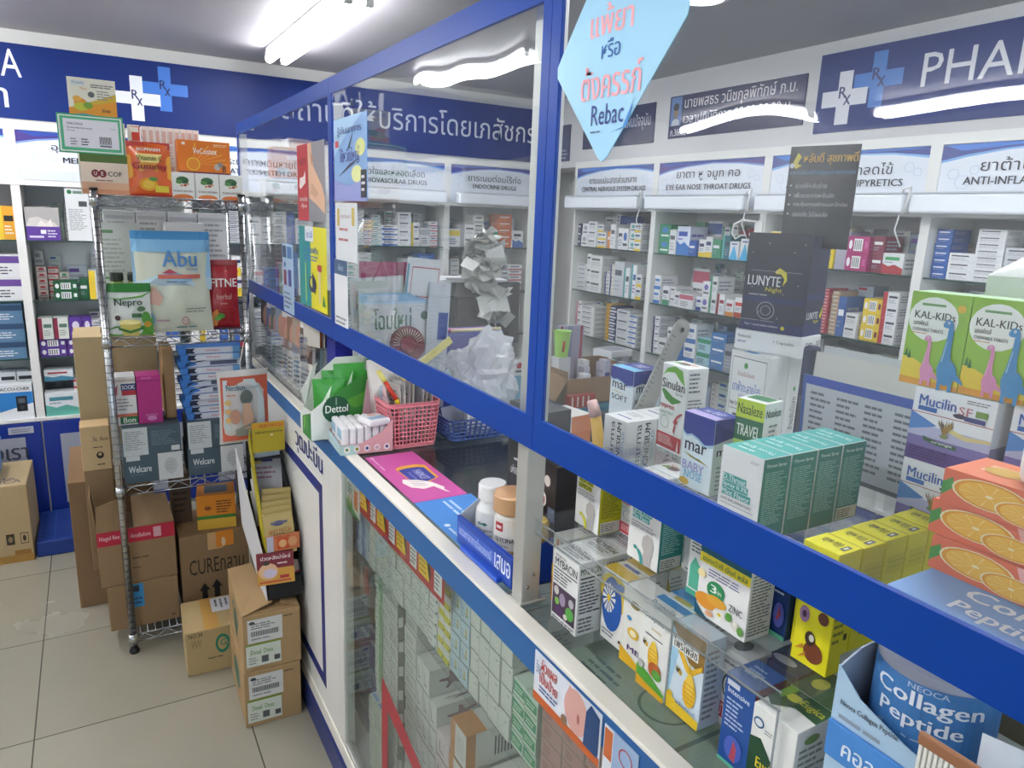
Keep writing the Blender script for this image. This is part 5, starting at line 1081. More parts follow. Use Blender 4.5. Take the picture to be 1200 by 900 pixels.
# ================================================================ collagen jar in its display tray
t = empty('collagen_jar', (.640, .300, 1.070), 'big pale blue collagen powder jar in the display tray', 'jar')
m = MB(); m.lathe([(0, 0), (.046, 0), (.050, .006), (.051, .192), (.046, .197), (.042, .198)], mat('#a9adbd', .35), 48); m.build('body', t)
m = MB(); m.lathe([(0, .208), (.045, .208), (.048, .206), (.048, .199), (.042, .197)], mat('#dfe3e8', .35), 48); m.build('lid', t)
Rj = .0515; ang = math.radians(200)
def warpj(p):
    a = math.pi*1.10-ang/2+p[0]/Rj
    return ((Rj+p[2])*math.cos(a), (Rj+p[2])*math.sin(a), .032+p[1])
m = MB()
art(m, Matrix.Identity(4), Rj*ang, .150, [R(.14, .45, .94, 1, '#4a7fb8'), R(.20, .48, .88, .98, '#4078b2'), T('NEOCA', .42, .955, .60, .99, '#b9c9dc', True), T('Collagen', .25, .82, .76, .945, '#dfe3ea', True), T('Peptide', .29, .69, .68, .805, '#dfe3ea', True), F(.29, .63, .75, .655, 1, '#9fb9d6'), E(.34, .38, .022, .035, '#3a70b0'), E(.41, .38, .022, .035, '#3a70b0')], off=.0, step=.00015, warp=warpj)
m.build('label', t)
t = empty('display_tray', (.575, .355, 1.0304), 'pale blue cardboard display tray around the collagen jar', 'display')
CB = mat('#a9c6dc', .5)
m = MB()
def slab(pts, nrm, th, c):
    n = Vector(nrm)*th
    a = [Vector(p) for p in pts]; b = [p+n for p in a]
    k = len(a)
    m.add([*a], [tuple(range(k))], c); m.add([*b], [tuple(range(k))[::-1]], c)
    m.add([*a, *b], [(i, (i+1) % k, k+(i+1) % k, k+i) for i in range(k)], c)
slab([(0, 0, 0), (0, -.26, 0), (0, -.26, .15), (0, -.16, .152), (0, -.07, .168), (0, -.025, .183), (0, 0, .205)], (1, 0, 0), .002, CB)
slab([(.002, .0, 0), (.125, .0, 0), (.125, .0, .33 if False else .22), (.03, .0, .215), (.002, .0, .205)], (0, -1, 0), .002, mat('#9aa6b6', .5))
slab([(.002, -.258, 0), (.125, -.258, 0), (.125, -.258, .2), (.002, -.258, .12)], (0, -1, 0), .002, CB)
slab([(0, 0, .0), (.125, 0, .0), (.125, -.26, .0), (0, -.26, .0)], (0, 0, 1), .002, CB)
m.box((.02, -.24, .002), (.12, -.02, .039), mat('#b9cfe0', .5))
m.build('walls', t)
m = MB(); M = frame((-.0012, 0, 0), (0, -1, 0), (0, 0, 1))
m.rbox((-.004, -.255, .112), (0, -.0, .150), mat('#4a8ad0', .35), .0015)
art(m, frame((-.004, 0, .112), (0, -1, 0), (0, 0, 1)), .255, .037, [T('คอลลาเจนเปปไทด์', .07, .25, .62, .78, '#dfeaf4', True)], off=.0004)
art(m, frame((0, 0, .15), (0, -1, 0), (0, 0, 1)), .255, .04, [T('Neoca Collagen Peptide', .03, .42, .25, .60, '#55606c', True), F(.03, .06, .28, .28, 1, '#8f9ba8')], off=.0006)
m.build('front_strip', t)
m = MB(); M = frame((-.0045, -.115, .145), (0, -1, 0), (0, 0, 1))
m.prism([(0.0+.03*math.cos(k*math.pi/12), .03*math.sin(k*math.pi/12)) for k in range(24)], 0, .001, mat('#dfe6ee', .4), M=M)
art(m, M, 1, 1, [E(0, 0, .027, .027, '#3f86c8'), E(.004, .012, .007, .006, '#e9e6e0'), E(.014, .006, .006, .006, '#e0b9a0'), E(.02, -.006, .006, .006, '#e9e6e0'), E(0.004, .012, .002, .002, '#d98a3a')], off=.0014)
m.build('round_badge', t)
# comb-like white sachet and foil packs at the corner of the picture
m = MB()
for i in range(12): m.rbox((.558, .266-i*.0042, 1.14), (.562, .263-i*.0042, 1.225), mat('#e4e2d8', .4), .0006)
m.rbox((.5575, .213, 1.221), (.5625, .268, 1.233), mat('#9a6a4a', .4), .002)
o = m.build('spoon_pack'); tag(o, 'ribbed cream pack leaning in front of the round badge', 'packet')
def pouch(name, label, loc, size, c, yaw=0, tilt=0, dec=(), cat='packet', puff=.02, seed=1, m_=None, group=None, n=10):
    """a soft pillow-shaped pack standing in its own u-v plane (u = viewer's left to right, v up)"""
    w, h = size; rnd = random.Random(seed)
    mb = MB(); mm = m_ or mat(c, .22, bump=.25, bscale=22, spec=.6)
    V = []
    def prof(u, v):
        e = min(u, 1-u)*2; f = min(v, 1-v)*2
        return puff*(max(0, min(1, e*1.5))**.55)*(max(0, min(1, f*1.8))**.5)
    for side in (1, -1):
        for j in range(n+1):
            for i in range(n+1):
                u, v = i/n, j/n
                q = prof(u, v)*(1+.25*noise.noise(Vector((u*5+seed, v*5, side)))) if 0 < i < n and 0 < j < n else 0
                sx = 1-.06*math.sin(math.pi*v)
                V.append(((u-.5)*w*sx, -side*q*.5, v*h))
    fs = []
    N = (n+1)*(n+1)
    for s in (0, 1):
        for j in range(n):
            for i in range(n):
                a = s*N+j*(n+1)+i
                f = (a, a+1, a+n+2, a+n+1)
                fs.append(f if s == 0 else f[::-1])
    mb.add(V, fs, mm, smooth=True)
    def warp(p):
        u, v = p[0]/w, p[1]/h
        q = prof(min(max(u, 0), 1), min(max(v, 0), 1))*1.28
        return ((u-.5)*w, -(q*.5+.0015+p[2]), p[1])
    if dec: art(mb, Matrix.Identity(4), w, h, dec, off=.0, step=.0002, warp=warp)
    o = mb.build(name, None, loc, (math.radians(tilt), 0, math.radians(yaw)))
    return tag(o, label, cat, group)
for i, (y, c, lb) in enumerate(((.262, '#cfd6de', 'silver-white foil pouch at the corner beyond the display tray'), (.222, '#7aa6cc', 'pale blue foil pouch standing past the silver-white one'))):
    pouch('foil_pouch', lb, (.608+i*.012, y-.04, 1.0335), (.04, .20), c, yaw=-75, seed=i+3, puff=.02)

# ================================================================ papers behind the yellow cartons
def sheet(mb, M, w, h, c, dec=(), th=.0006):
    mb.box((0, 0, -th), (w, h, 0), mat(c, .5) if isinstance(c, str) else c, M=M)
    if dec: art(mb, M, w, h, dec, off=.0003)
t = empty('document_tray', (.965, .635, S2), 'grey tray of printed forms in clear sleeves behind the teal cartons', 'tray')
m = MB(); m.rbox((0, -.12, 0), (.012, .10, .11), mat('#585b62', .5), .004); m.rbox((.012, -.12, 0), (.05, .10, .006), mat('#585b62', .5), .002); m.rbox((.005, .088, .02), (.03, .108, .19), mat('#2c3550', .4), .006); m.build('tray', t)
m = MB()
M = Matrix.Rotation(math.radians(-4), 4, 'X') @ frame((-.004, .085, .0), (0, -1, 0), (0.0, 0, 1))
sheet(m, frame((-.004, .085, .01), (0, -1, 0), (-.06, 0, 1)), .20, .14, '#b9bcc2', [R(0, .90, 1, 1, '#3a55a8'), R(0, 0, .03, 1, '#3a5a9a')]+[F(.08+.23*i, .1, .26+.23*i, .85, 11, '#6a6d74', i+3) for i in range(4)])
m.build('form', t)
m = MB(); sheet(m, frame((.002, .082, .02), (0, -1, 0), (.03, 0, 1)), .19, .165, '#cfcdc6'); sheet(m, frame((.006, .075, .02), (0, -1, 0), (.05, .0, 1)), .19, .175, '#c3c6c8'); m.build('sleeve', t)
m = MB(); m.rbox((.875, .50, S2), (.90, .66, S2+.008), mat('#4a4f52', .5), .003); tag(m.build('notebook'), 'dark flat notebook behind the last teal carton', 'notebook') if False else None
t = carton('reminder_box', 'dark grey carton with an orange lettered patch leaning by the magnesium carton', (.66, 1.005, G1), (.06, .105, .272), '#3a3b40', L=[T('KU', .4, .80, .52, .88, '#b9b4b0', True), R(.52, .82, .66, .86, '#a8403a'), R(.2, .60, .8, .615, '#cfcfd2'), T('มหัศจรรย์เห็ดหลินจือ', .12, .50, .7, .57, '#cfcfd2', True), R(.66, .12, 1, .6, '#d8622e'), E(.72, .5, .05, .04, '#3a2a2a'), T('30', .62, .1, .86, .28, '#e0a83a', True), F(.15, .3, .6, .42, 2, '#9a9aa0')], yaw=6)
# red-black carton seen through the riser's end
carton('vitamin_carton', 'black and dark red carton with white capsules, behind the steel post', (.640, .930, G1), (.05, .07, .200), '#2a2628', L=[R(0, 0, 1, .42, '#7a242c'), E(.3, .8, .12, .05, '#d9d6d2'), E(.62, .84, .13, .05, '#c9c0b8'), E(.45, .66, .16, .07, '#d9d6d2'), E(.45, .66, .1, .05, '#a8323a'), R(.7, .5, 1, .62, '#5a6a86'), F(.1, .22, .7, .4, 3, '#d9c6c6'), E(.75, .3, .1, .03, '#e6e0dc')])

# small stack left of the soft spray carton, on the counter
carton('ointment_carton', 'small white carton with an orange-brown side behind the dark leaning carton', (1.02, 1.43, G1), (.07, .10, .115), '#d3d0cc', faces={'R': '#b9704a'}, L=[T('ALAXAN', .15, .1, .7, .22, '#b9b4b4')], yaw=8)
carton('ointment_carton', 'white carton with red print on its side standing beside the orange-brown one', (1.0, 1.30, G1), (.10, .07, .12), '#d6d3d0', faces={'R': '#b06a62'}, T_=[F(.2, .2, .8, .8, 3, '#9a9aa0')], yaw=20) if False else None
t = empty('inhaler', (.93, 1.19, G1), 'small pink and amber inhaler standing beside the magnesium carton', 'inhaler')
m = MB(); m.tube([(0, 0, 0), (0, 0, .10), (-.012, .01, .19)], [.014, .014, .012], mat('#e0b24a', .3), 14); m.build('body', t)
m = MB(); m.tube([(-.012, .01, .19), (-.02, .016, .222)], [.014, .011], mat('#e3b9b4', .3), 14); m.build('cap', t)
# ruler leaning up in the middle
m = MB()
pts = [(0, 0), (.044, 0), (.044, .38)]+[(.022+.022*math.cos(a), .38+.022*math.sin(a)) for a in [k*math.pi/8 for k in range(1, 8)]]+[(0, .38)]
M = Matrix.Translation((.80, 1.042, 1.10)) @ Matrix.Rotation(math.radians(27), 4, 'Y') @ frame((0, 0, 0), (1, 0, 0), (0, 0, 1))
m.prism(pts, 0, .0012, STEEL, M=M)
art(m, M, 1, 1, [R(.003, .01+i*.01, .003+(.010 if i % 5 == 0 else .006), .0112+i*.01, '#4a4d52') for i in range(36)]+[E(.022, .38, .005, .005, '#3a3c40')], off=.0014)
tag(m.build('steel_ruler'), 'steel ruler with a round holed end standing among the cartons', 'ruler')

# ================================================================ LEFT PART OF THE COUNTER TOP
GT = 1.0324
# pink and blue mats lying along the counter edge
m = MB(); m.rbox((.553, 1.332, 1.0302), (.681, 1.652, 1.0316), mat('#c9559f', .4), .0004)
M = frame((.553, 1.652, 1.0316), (0, -1, 0), (1, 0, 0))
art(m, M, .32, .128, [P([(.34, .30), (.30, .45), (.30, .75), (.34, .9), (.62, .88), (.70, .55), (.66, .5), (.55, .32)], '#e6a83a'), P([(.38, .33), (.36, .5), (.36, .72), (.39, .83), (.62, .82), (.68, .55), (.60, .35)], '#2f3f9a'), T('PHARMACIST', .42, .55, .62, .72, '#cfd6f0', True), T('Counseling', .44, .42, .62, .50, '#9fb0e6'),
    P([(.57, .22), (.62, .48), (.70, .66), (.82, .76), (.86, .72), (.78, .60), (.80, .40), (.74, .22), (.64, .16)], '#f0e6e0'), P([(.78, .6), (.9, .70), (.93, .76), (.80, .68)], '#f0e6e0')]+[P([(.60+.035*i, .30), (.605+.035*i, .30), (.64+.035*i, .52), (.635+.035*i, .52)], '#3a3f7a') for i in range(4)]+[F(.06, .06, .5, .14, 1, '#e6b4d4'), E(.06, .1, .03, .04, '#e6b4d4')], off=.0002)
tag(m.build('counter_mat'), 'pink mat printed with a hand and a navy badge lying on the counter glass', 'mat')
m = MB(); m.rbox((.553, 1.0, 1.0302), (.688, 1.331, 1.0316), mat('#4285cf', .4), .0004)
M = frame((.553, 1.331, 1.0316), (0, -1, 0), (1, 0, 0))
art(m, M, .331, .135, [F(.05, .40, .50, .62, 2, '#b9cfe9'), P([(.25, .75), (.3, .95), (.5, .98), (.52, .82), (.4, .7)], '#2f5fb8'), E(.4, .12, .02, .05, '#dfe9f4'), F(.44, .06, .7, .16, 1, '#b9cfe9')], off=.0002)
tag(m.build('counter_mat'), 'blue mat butting against the pink one under the bottle tray', 'mat')
# bottle tray
t = empty('bottle_tray', (.556, 1.121, GT), 'deep blue display tray with white writing in front of the steel post', 'display')
m = MB(); DB = mat('#1c48ad', .35); DBi = mat('#c9d0da', .5)
slab([(0, 0, 0), (0, -.205, 0), (0, -.205, .06), (0, 0, .056)], (1, 0, 0), .002, DB)
slab([(.002, 0, 0), (.11, 0, 0), (.11, 0, .09), (.05, 0, .088), (.002, 0, .056)], (0, -1, 0), .002, DBi)
slab([(.002, -.203, 0), (.11, -.203, 0), (.11, -.203, .09), (.002, -.203, .06)], (0, -1, 0), .002, DB)
slab([(.0, 0, .0), (.11, 0, .0), (.11, -.205, .0), (0, -.205, .0)], (0, 0, 1), .002, DBi)
m.rbox((-.0035, -.204, .004), (0, 0, .0555), DB, .001)
art(m, frame((-.0035, 0, .004), (0, -1, 0), (0, 0, 1)), .204, .052, [R(.02, .3, .98, .8, '#3a62c4'), T('บรรเทาอาการร้อนแบบมี', .05, .38, .66, .74, '#b9c6ea', True), T('เสมอ', .72, .30, .98, .84, '#e9edf6', True)], off=.0003)
m.rbox((-.012, -.17, -.0), (0, -.03, .010), mat('#2a5ac8', .3), .002)
m.build('walls', t)
bottle('pill_bottle', 'white pill bottle with a white ribbed lid, first in the blue tray', .602, 1.078, GT+.0022, '#dfe0e0', '#eceded', [(0, 0), (.026, 0), (.029, .004), (.029, .075), (.022, .088), (.020, .094)], [(0, .125), (.024, .125), (.026, .121), (.026, .096), (.02, .095)],
       lab=[R(0, 0, 1, 1, '#dcdedf'), E(.42, .72, .05, .05, '#3f7a6a'), E(.52, .72, .05, .05, '#3f7a6a'), T('Magne', .36, .46, .66, .58, '#3a3d42'), T('Bisglyc', .36, .30, .66, .42, '#3a3d42'), F(.3, .1, .7, .22, 2, '#8a8d92')], labz=(.010, .07), r=.029)
bottle('pill_bottle', 'white jar with a big brown lid, middle of the blue tray', .606, 1.012, GT+.0022, '#e2e0da', '#c49a72', [(0, 0), (.028, 0), (.031, .004), (.031, .085), (.028, .094)], [(0, .130), (.031, .130), (.034, .126), (.034, .098), (.029, .094)],
       lab=[R(0, 0, 1, 1, '#e2e0da'), R(.34, .72, .5, .92, '#a82a30'), R(.37, .78, .47, .85, '#e6d6d6'), T('GLYCINATE', .34, .48, .78, .58, '#3a3d42', True), T('capsules', .4, .36, .6, .42, '#4a4d52'), R(0, 0, 1, .3, '#c4a079'), ring_(.68, .14, .05, .12, '#3a3a3a', .2), F(.3, .08, .5, .22, 2, '#6a5a4a')], labz=(.008, .088), r=.031)
bottle('pill_bottle', 'yellow-capped bottle beside the steel post in the blue tray', .612, .948, GT+.0022, '#e6e4da', '#e0b92a', [(0, 0), (.022, 0), (.025, .004), (.025, .060), (.022, .066)], [(0, .102), (.022, .102), (.025, .098), (.025, .068), (.02, .066)],
       lab=[R(0, 0, 1, 1, '#e6e4da'), R(.2, .62, .9, .9, '#5a3a2a'), F(.3, .25, .8, .55, 4, '#4a4d52'), R(0, 0, 1, .14, '#c9c83a')], labz=(.006, .058), r=.025)

# soap tray: small white packs upright
t = empty('soap_display', (.502, 1.686, GT), 'pink and aqua cardboard display full of white soap packs', 'display', rz=math.radians(-4))
m = MB(); PKc = mat('#dba4a8', .45); AQ = mat('#b9d3d6', .45)
slab([(0, 0, 0), (.135, 0, 0), (.135, 0, .085), (.105, 0, .052), (.055, 0, .028), (.0, 0, .026)], (0, 1, 0), .002, PKc)
slab([(0, .002, 0), (0, .138, 0), (0, .138, .03), (0, .002, .026)], (1, 0, 0), .002, AQ)
slab([(.133, .002, 0), (.133, .138, 0), (.133, .138, .15), (.133, .07, .15), (.133, .002, .085)], (1, 0, 0), .002, mat('#d9b9bc', .45))
slab([(0, .138, 0), (.133, .138, 0), (.133, .138, .155), (.105, .138, .16), (.09, .138, .05), (0, .138, .03)], (0, 1, 0), .002, mat('#cfa9ae', .45))
m.box((.002, .002, 0), (.133, .138, .003), PKc)
art(m, frame((0, 0, 0), (1, 0, 0), (0, 0, 1)), .135, .085, [P([(0, 0), (.3, 0), (.35, .3), (0, .3)], '#a9c9c6')]+[z for i, c in enumerate(('#5a8a4a', '#8a9a3a', '#3a4a8a', '#c9a0b4', '#4a4a8a')) for z in (E(.12+i*.19, .16, .06, .1, '#ecdcdc'), E(.12+i*.19, .16, .03, .05, c))], off=.0004)
art(m, frame((.133, .138, 0), (0, -1, 0), (0, 0, 1)), .168, .15, [F(.2, .4, .8, .9, 5, '#a9a0b0'), P([(.0, .5), (.0, 1), (.3, 1), (.2, .6)], '#a9c9dc')], off=.0004)
m.build('carton', t)
me = None
for i in range(11):
    x, y = (.006+i*.0195, .006) if i < 6 else (.006+(i-6)*.0195, .0715)
    if me is None:
        mb = MB(); mb.rbox((0, 0, 0), (.018, .060, .066), mat('#e6e4e6', .35), .006, seg=3)
        art(mb, frame((0, .060, 0), (0, -1, 0), (0, 0, 1)), .060, .066, [R(.12, .5, .88, .88, '#8fb4cc'), E(.5, .3, .2, .12, '#d9b4a8')], off=.0003)
        me = mb.mesh('soap_pack')
    M = Matrix.Translation((.502, 1.686, GT+.0032)) @ Matrix.Rotation(math.radians(-4), 4, 'Z')
    o = link('soap_pack', me, None, M @ Vector((x, y, 0)), (0, 0, math.radians(-4)))
    tag(o, 'white soap pack upright in the pink display, %s of the %s row' % (ORD[i if i < 6 else i-6], 'front' if i < 6 else 'rear'), 'soap', 'upright soap packs')
o = link('soap_pack', me, None, (.575, 1.715, GT+.0702), (0, math.radians(90), math.radians(-78))); tag(o, 'white soap pack lying flat on top of the upright packs', 'soap')
o.location = (.56, 1.73, GT+.0882)

# green antiseptic display
t = empty('wipes_display', (.468, 1.826, GT), 'green and white cardboard display with pale flaps and antiseptic packs', 'display', rz=0)
m = MB(); WC = mat('#dfe3dc', .45); GC = mat('#3f8a3f', .4)
slab([(0, 0, 0), (.195, 0, 0), (.19, 0, .205), (.15, 0, .175), (.03, 0, .105), (.0, 0, .082)], (0, 1, 0), .002, WC)
slab([(0, .002, 0), (-.0, .115, 0), (0, .115, .05), (0, .09, .075), (0, .002, .082)], (1, 0, 0), .002, WC)
slab([(0, .115, 0), (.195, .115, 0), (.195, .115, .20), (.10, .115, .20), (.04, .115, .15), (.0, .115, .05)], (0, 1, 0), .002, WC)
slab([(.193, .002, 0), (.193, .115, 0), (.193, .115, .20), (.193, .002, .203)], (-1, 0, 0), .002, GC)
slab([(.0, .06, .078), (.05, .115, .19), (.02, .06, .185), (-.012, .05, .13)], (0, 1, 0), .0015, mat('#e6e9e2', .45))
m.box((0, 0, 0), (.193, .115, .002), WC)
art(m, frame((0, 0, 0), (1, 0, 0), (0, 0, 1)), .195, .205, [P([(.2, .54), (.98, .99), (.99, .3), (.5, .28), (.3, .36)], '#3c8a3a'), P([(.45, .5), (.98, .7), (.99, .5), (.6, .4)], '#5aa03c'), E(.34, .40, .19, .18, '#23563c'), T('Dettol', .19, .36, .50, .46, '#eef2ee', True), R(.335, .46, .345, .56, '#a9c0b0')], off=.0004)
art(m, frame((0, .115, 0), (0, -1, 0), (0, 0, 1)), .113, .082, [P([(.2, .0), (.95, .0), (.95, .92), (.2, .6)], '#2f7a38'), P([(.3, .2), (.36, .7), (.5, .6), (.4, .2)], '#7ab04a'), P([(.55, .2), (.6, .8), (.7, .75), (.65, .25)], '#4f9a44')], off=.0004)
m.build('carton', t)
for i in range(5):
    pouch('antiseptic_pouch', 'glossy green antiseptic pouch poking out of the green display, %s along' % ORD[i], (.525+.028*i, 1.862+.012*(i % 2), GT+.003), (.085, .155+.02*(i % 3)), '#3f9a3c', yaw=-20+9*i, seed=i+20, puff=.018, dec=[P([(.3, .6), (.6, .9), (.5, .6)], '#cfe6cc'), E(.4, .45, .15, .08, '#1f5a34')], group='green antiseptic pouches')

# pink basket with a lattice wall
def lattice_basket(name, label, x0, y0, z0, wb, db, wt_, dt, h, c, nu, nv, bar=.0022, rim=.010, solid=.0):
    t = empty(name, (x0, y0, z0), label, 'basket')
    m = MB(); mm = mat(c, .35)
    def ring(f, off=0):   # rounded rectangle at height fraction f
        w = wb+(wt_-wb)*f; d = db+(dt-db)*f; r = .018
        pts = []
        for cx, cy, a0 in ((w/2-r, d/2-r, 0), (-w/2+r, d/2-r, 90), (-w/2+r, -d/2+r, 180), (w/2-r, -d/2+r, 270)):
            for k in range(5):
                a = math.radians(a0+k*22.5); pts.append(Vector((cx+(r+off)*math.cos(a), cy+(r+off)*math.sin(a), h*f)))
        return pts
    def resample(pts, n):
        L = [0]
        for i in range(len(pts)): L.append(L[-1]+(pts[(i+1) % len(pts)]-pts[i]).length)
        out = []
        for k in range(n):
            s = L[-1]*k/n; i = 0
            while L[i+1] < s: i += 1
            q = (s-L[i])/max(L[i+1]-L[i], 1e-9)
            out.append(pts[i].lerp(pts[(i+1) % len(pts)], q))
        return out
    N = nu
    for k in range(N):
        lo = resample(ring(.06), N)[k]; hi = resample(ring(.93), N)[k]
        m.tube([lo, hi], bar, mm, 4, caps=False)
    for j in range(nv+1):
        f = .08+(.84)*j/nv
        m.tube(ring(f), bar, mm, 4, closed=True)
    for f0, f1 in ((.90, 1.0), (0, .07)):
        a = ring(f0); b = ring(f1, .002 if f1 == 1.0 else 0); n = len(a)
        ia = ring(f0, -.003); ib = ring(f1, -.002)
        m.add(a+b+ia+ib, [(i, (i+1) % n, n+(i+1) % n, n+i) for i in range(n)]+[(2*n+i, 3*n+i, 3*n+(i+1) % n, 2*n+(i+1) % n) for i in range(n)]+[(n+i, n+(i+1) % n, 3*n+(i+1) % n, 3*n+i) for i in range(n)], mm)
    b = ring(0); b2 = ring(.02); n = len(b)
    m.add(b+b2, [tuple(range(n))[::-1], tuple(range(n, 2*n))], mm)
    m.build('basket_body', t)
    return t
lattice_basket('pink_basket', 'pink plastic lattice basket stuffed with papers and leaflets', .698, 1.735, GT, .125, .11, .145, .125, .122, '#e3848f', 44, 9, bar=.0021)
lattice_basket('blue_basket', 'low slate blue lattice basket behind the pink one', .885, 1.735, GT, .155, .12, .185, .15, .064, '#4a62a0', 36, 5, bar=.0030)
# contents
def card(name, label, cat, base, yaw, lean, w, h, c, dec=(), roll=0, th=.0016, group=None):
    m = MB()
    m.box((-w/2, -th/2, 0), (w/2, th/2, h), mat(c, .45) if isinstance(c, str) else c)
    if dec: art(m, frame((-w/2, -th/2, 0), (1, 0, 0), (0, 0, 1)), w, h, dec, off=.0003)
    o = m.build(name, None, base); o.rotation_euler = Matrix.Rotation(math.radians(yaw), 3, 'Z').to_4x4().__matmul__(Matrix.Rotation(math.radians(lean), 4, 'X')).__matmul__(Matrix.Rotation(math.radians(roll), 4, 'Y')).to_euler()
    return tag(o, label, cat, group)
cols = ['#cfcdc8', '#e3e2de', '#b9b7b4', '#d9d6ce', '#8f9296', '#dcdcdc', '#c3bfb4']
for i in range(8):
    card('leaflet', 'folded grey and white leaflet in the pink basket, %s of the fan' % ORD[i], 'leaflet', (.668+.010*i, 1.735, GT+.012), -84+2*(i % 3), 0, .07, .15+.006*(i % 4), cols[i % 7], [F(.1, .2, .9, .9, 8, '#6f7276', i)], roll=-5+i*2.2, group='leaflets in the pink basket')
card('envelope', 'large plain white envelope standing in the pink basket', 'envelope', (.675, 1.78, GT+.01), 5, -3, .10, .215, '#e4e1da', [P([(.0, .0), (.1, .0), (.02, 1), (0, 1)], '#c9c5bc')], roll=-6)
card('envelope', 'cream envelope with a dark slit leaning beside the plain one', 'envelope', (.70, 1.765, GT+.01), -4, 2, .05, .19, '#d9d5cb', [R(.42, 0, .5, 1, '#6a6a6a')], roll=2)
m = MB(); m.tube([(.655, 1.70, 1.16), (.632, 1.72, 1.205)], .006, mat('#c8402f', .35), 8); m.tube([(.632, 1.72, 1.205), (.618, 1.735, 1.232)], .007, mat('#e3d97a', .35), 8); m.tube([(.660, 1.696, 1.148), (.655, 1.70, 1.16)], [.005, .007], mat('#e0c22a', .35), 8); m.tube([(.66, 1.70, GT+.005), (.66, 1.697, 1.148)], .004, mat('#b8402f', .35), 6)
tag(m.build('marker_pen'), 'red and yellow marker sticking out at the corner of the pink basket', 'pen')
carton('plaster_carton', 'white capsule carton with green top flash standing in the blue basket', (.862, 1.70, GT+.004), (.058, .03, .10), '#e3e4e0', Rr=[R(.0, .8, .5, 1, '#3f9a5a'), T('kapec', .15, .38, .75, .55, '#3a3d42', True), F(.3, .15, .7, .3, 2, '#8a8d92')], yaw=-8)
for i in range(3):
    card('blister_card', 'pale blister card lying in the blue basket, %s along' % ORD[i], 'packet', (.85+.035*i, 1.75-.012*i, GT+.004), 10*i-10, -10+8*i, .06, .075, '#c3cad6', roll=12*i-8, group='blister cards in the blue basket')
# reading aids between the baskets and the lower rail: round brush, tape, crumpled bags
t = empty('round_hairbrush', (.735, 1.875, 1.145), 'round reddish brown brush with pale spokes in front of the file box', 'brush')
m = MB(); M = Matrix.Translation((0.02, 0, .125)) @ Matrix.Rotation(math.radians(80), 4, 'X')
m.lathe([(.022, -.004), (.024, .004), (.05, .007), (.053, 0), (.05, -.007), (.024, -.006)], mat('#7a3038', .35), 32, M=M)
m.lathe([(0, .006), (.022, .008), (.024, .002), (0, -.004)], mat('#8f3a44', .35), 24, M=M); m.build('disc', t)
m = MB()
for k in range(16):
    a = math.radians(15+k*11); m.tube([M @ Vector((.026*math.cos(a), .026*math.sin(a), .0085)), M @ Vector((.045*math.cos(a), .045*math.sin(a), .0095))], .0013, mat('#e0c9b4', .4), 5)
m.build('bristles', t)
m = MB(); m.rbox((.0, -.012, -.125), (.03, .0, .09), mat('#7a3038', .35), .005); m.build('handle', t)
def crumple(name, label, cat, centre, size, mtl, seed, sub=4, amp=.35, flat=1.0, squash=None):
    bm = bmesh.new(); bmesh.ops.create_icosphere(bm, subdivisions=sub, radius=1)
    for v in bm.verts:
        p = v.co.copy()
        q = noise.noise(p*1.7+Vector((seed, 0, 0)))*.5+abs(noise.noise(p*4+Vector((0, seed, 0))))*.45-noise.noise(p*9+Vector((seed, seed, 0)))*.14
        v.co = p*(1+amp*q*1.6)
        v.co = Vector((v.co.x*size[0], v.co.y*size[1], max(v.co.z, -.92)*size[2]))
    bm.verts.index_update()
    m = MB(); m.add([v.co[:] for v in bm.verts], [[v.index for v in f.verts] for f in bm.faces], mtl, smooth=False); bm.free()
    return tag(m.build(name, None, centre), label, cat)
crumple('plastic_bag', 'big crumpled milky plastic bag heaped above the blue basket', 'bag', (.925, 1.74, 1.197), (.098, .06, .105), G_BAGW, 3, amp=.5)
crumple('plastic_bag', 'smaller crumpled clear bag with a pale blue label in front of the big one', 'bag', (.800, 1.745, 1.20), (.055, .038, .05), G_BAG, 7, amp=.5)
card('blister_card', 'grey and pale blue card inside the crumpled clear bag', 'packet', (.80, 1.745, 1.175), 20, 15, .06, .055, '#8f9498', [R(0, .2, .5, .8, '#9fc0d6')], roll=50)
card('paper_slip', 'white paper slip poking up behind the milky bag', 'paper', (1.0, 1.80, 1.20), -10, 5, .06, .10, '#e3e3e6', roll=12)
m = MB(); M = Matrix.Translation((.66, 1.66, 1.215)) @ Matrix.Rotation(math.radians(-35), 4, 'Y'); m.rbox((0, 0, 0), (.165, .004, .02), mat('#dcd080', .4), .002, M=M)
tag(m.build('folded_strip'), 'pale yellow folded strip lying across the papers above the rail', 'paper')
# file box with the big green heading, and the things in it
t = empty('file_box', (.64, 1.95, GT), 'white file box with large green heading and a blue band', 'box')
m = MB(); FB = mat('#d3d6da', .45)
m.box((0, 0, 0), (.235, .003, .375), FB); m.box((0, .06, 0), (.235, .063, .40), FB); m.box((0, .003, 0), (.003, .06, .38), FB); m.box((.232, .003, 0), (.235, .06, .38), FB); m.box((0, 0, 0), (.235, .063, .003), FB)
art(m, frame((0, 0, 0), (1, 0, 0), (0, 0, 1)), .235, .375, [R(0, .93, 1, 1, '#8fbce0'), R(0, .915, 1, .935, '#b9d3e9'), R(.1, .94, .5, .985, '#c3d3e6'), R(.72, .965, .90, .99, '#3a5a8a'), T('โฉมใหม่', .18, .72, .66, .885, '#4f7a5a', True), E(.84, .82, .05, .034, '#2f5a44'), F(.4, .66, .8, .70, 1, '#8a9a86')], off=.0004)
m.build('shell', t)
card('envelope', 'deep pink folder standing at the back of the file box', 'folder', (.765, 1.985, GT+.02), 0, 0, .225, .44, '#a83a6a')
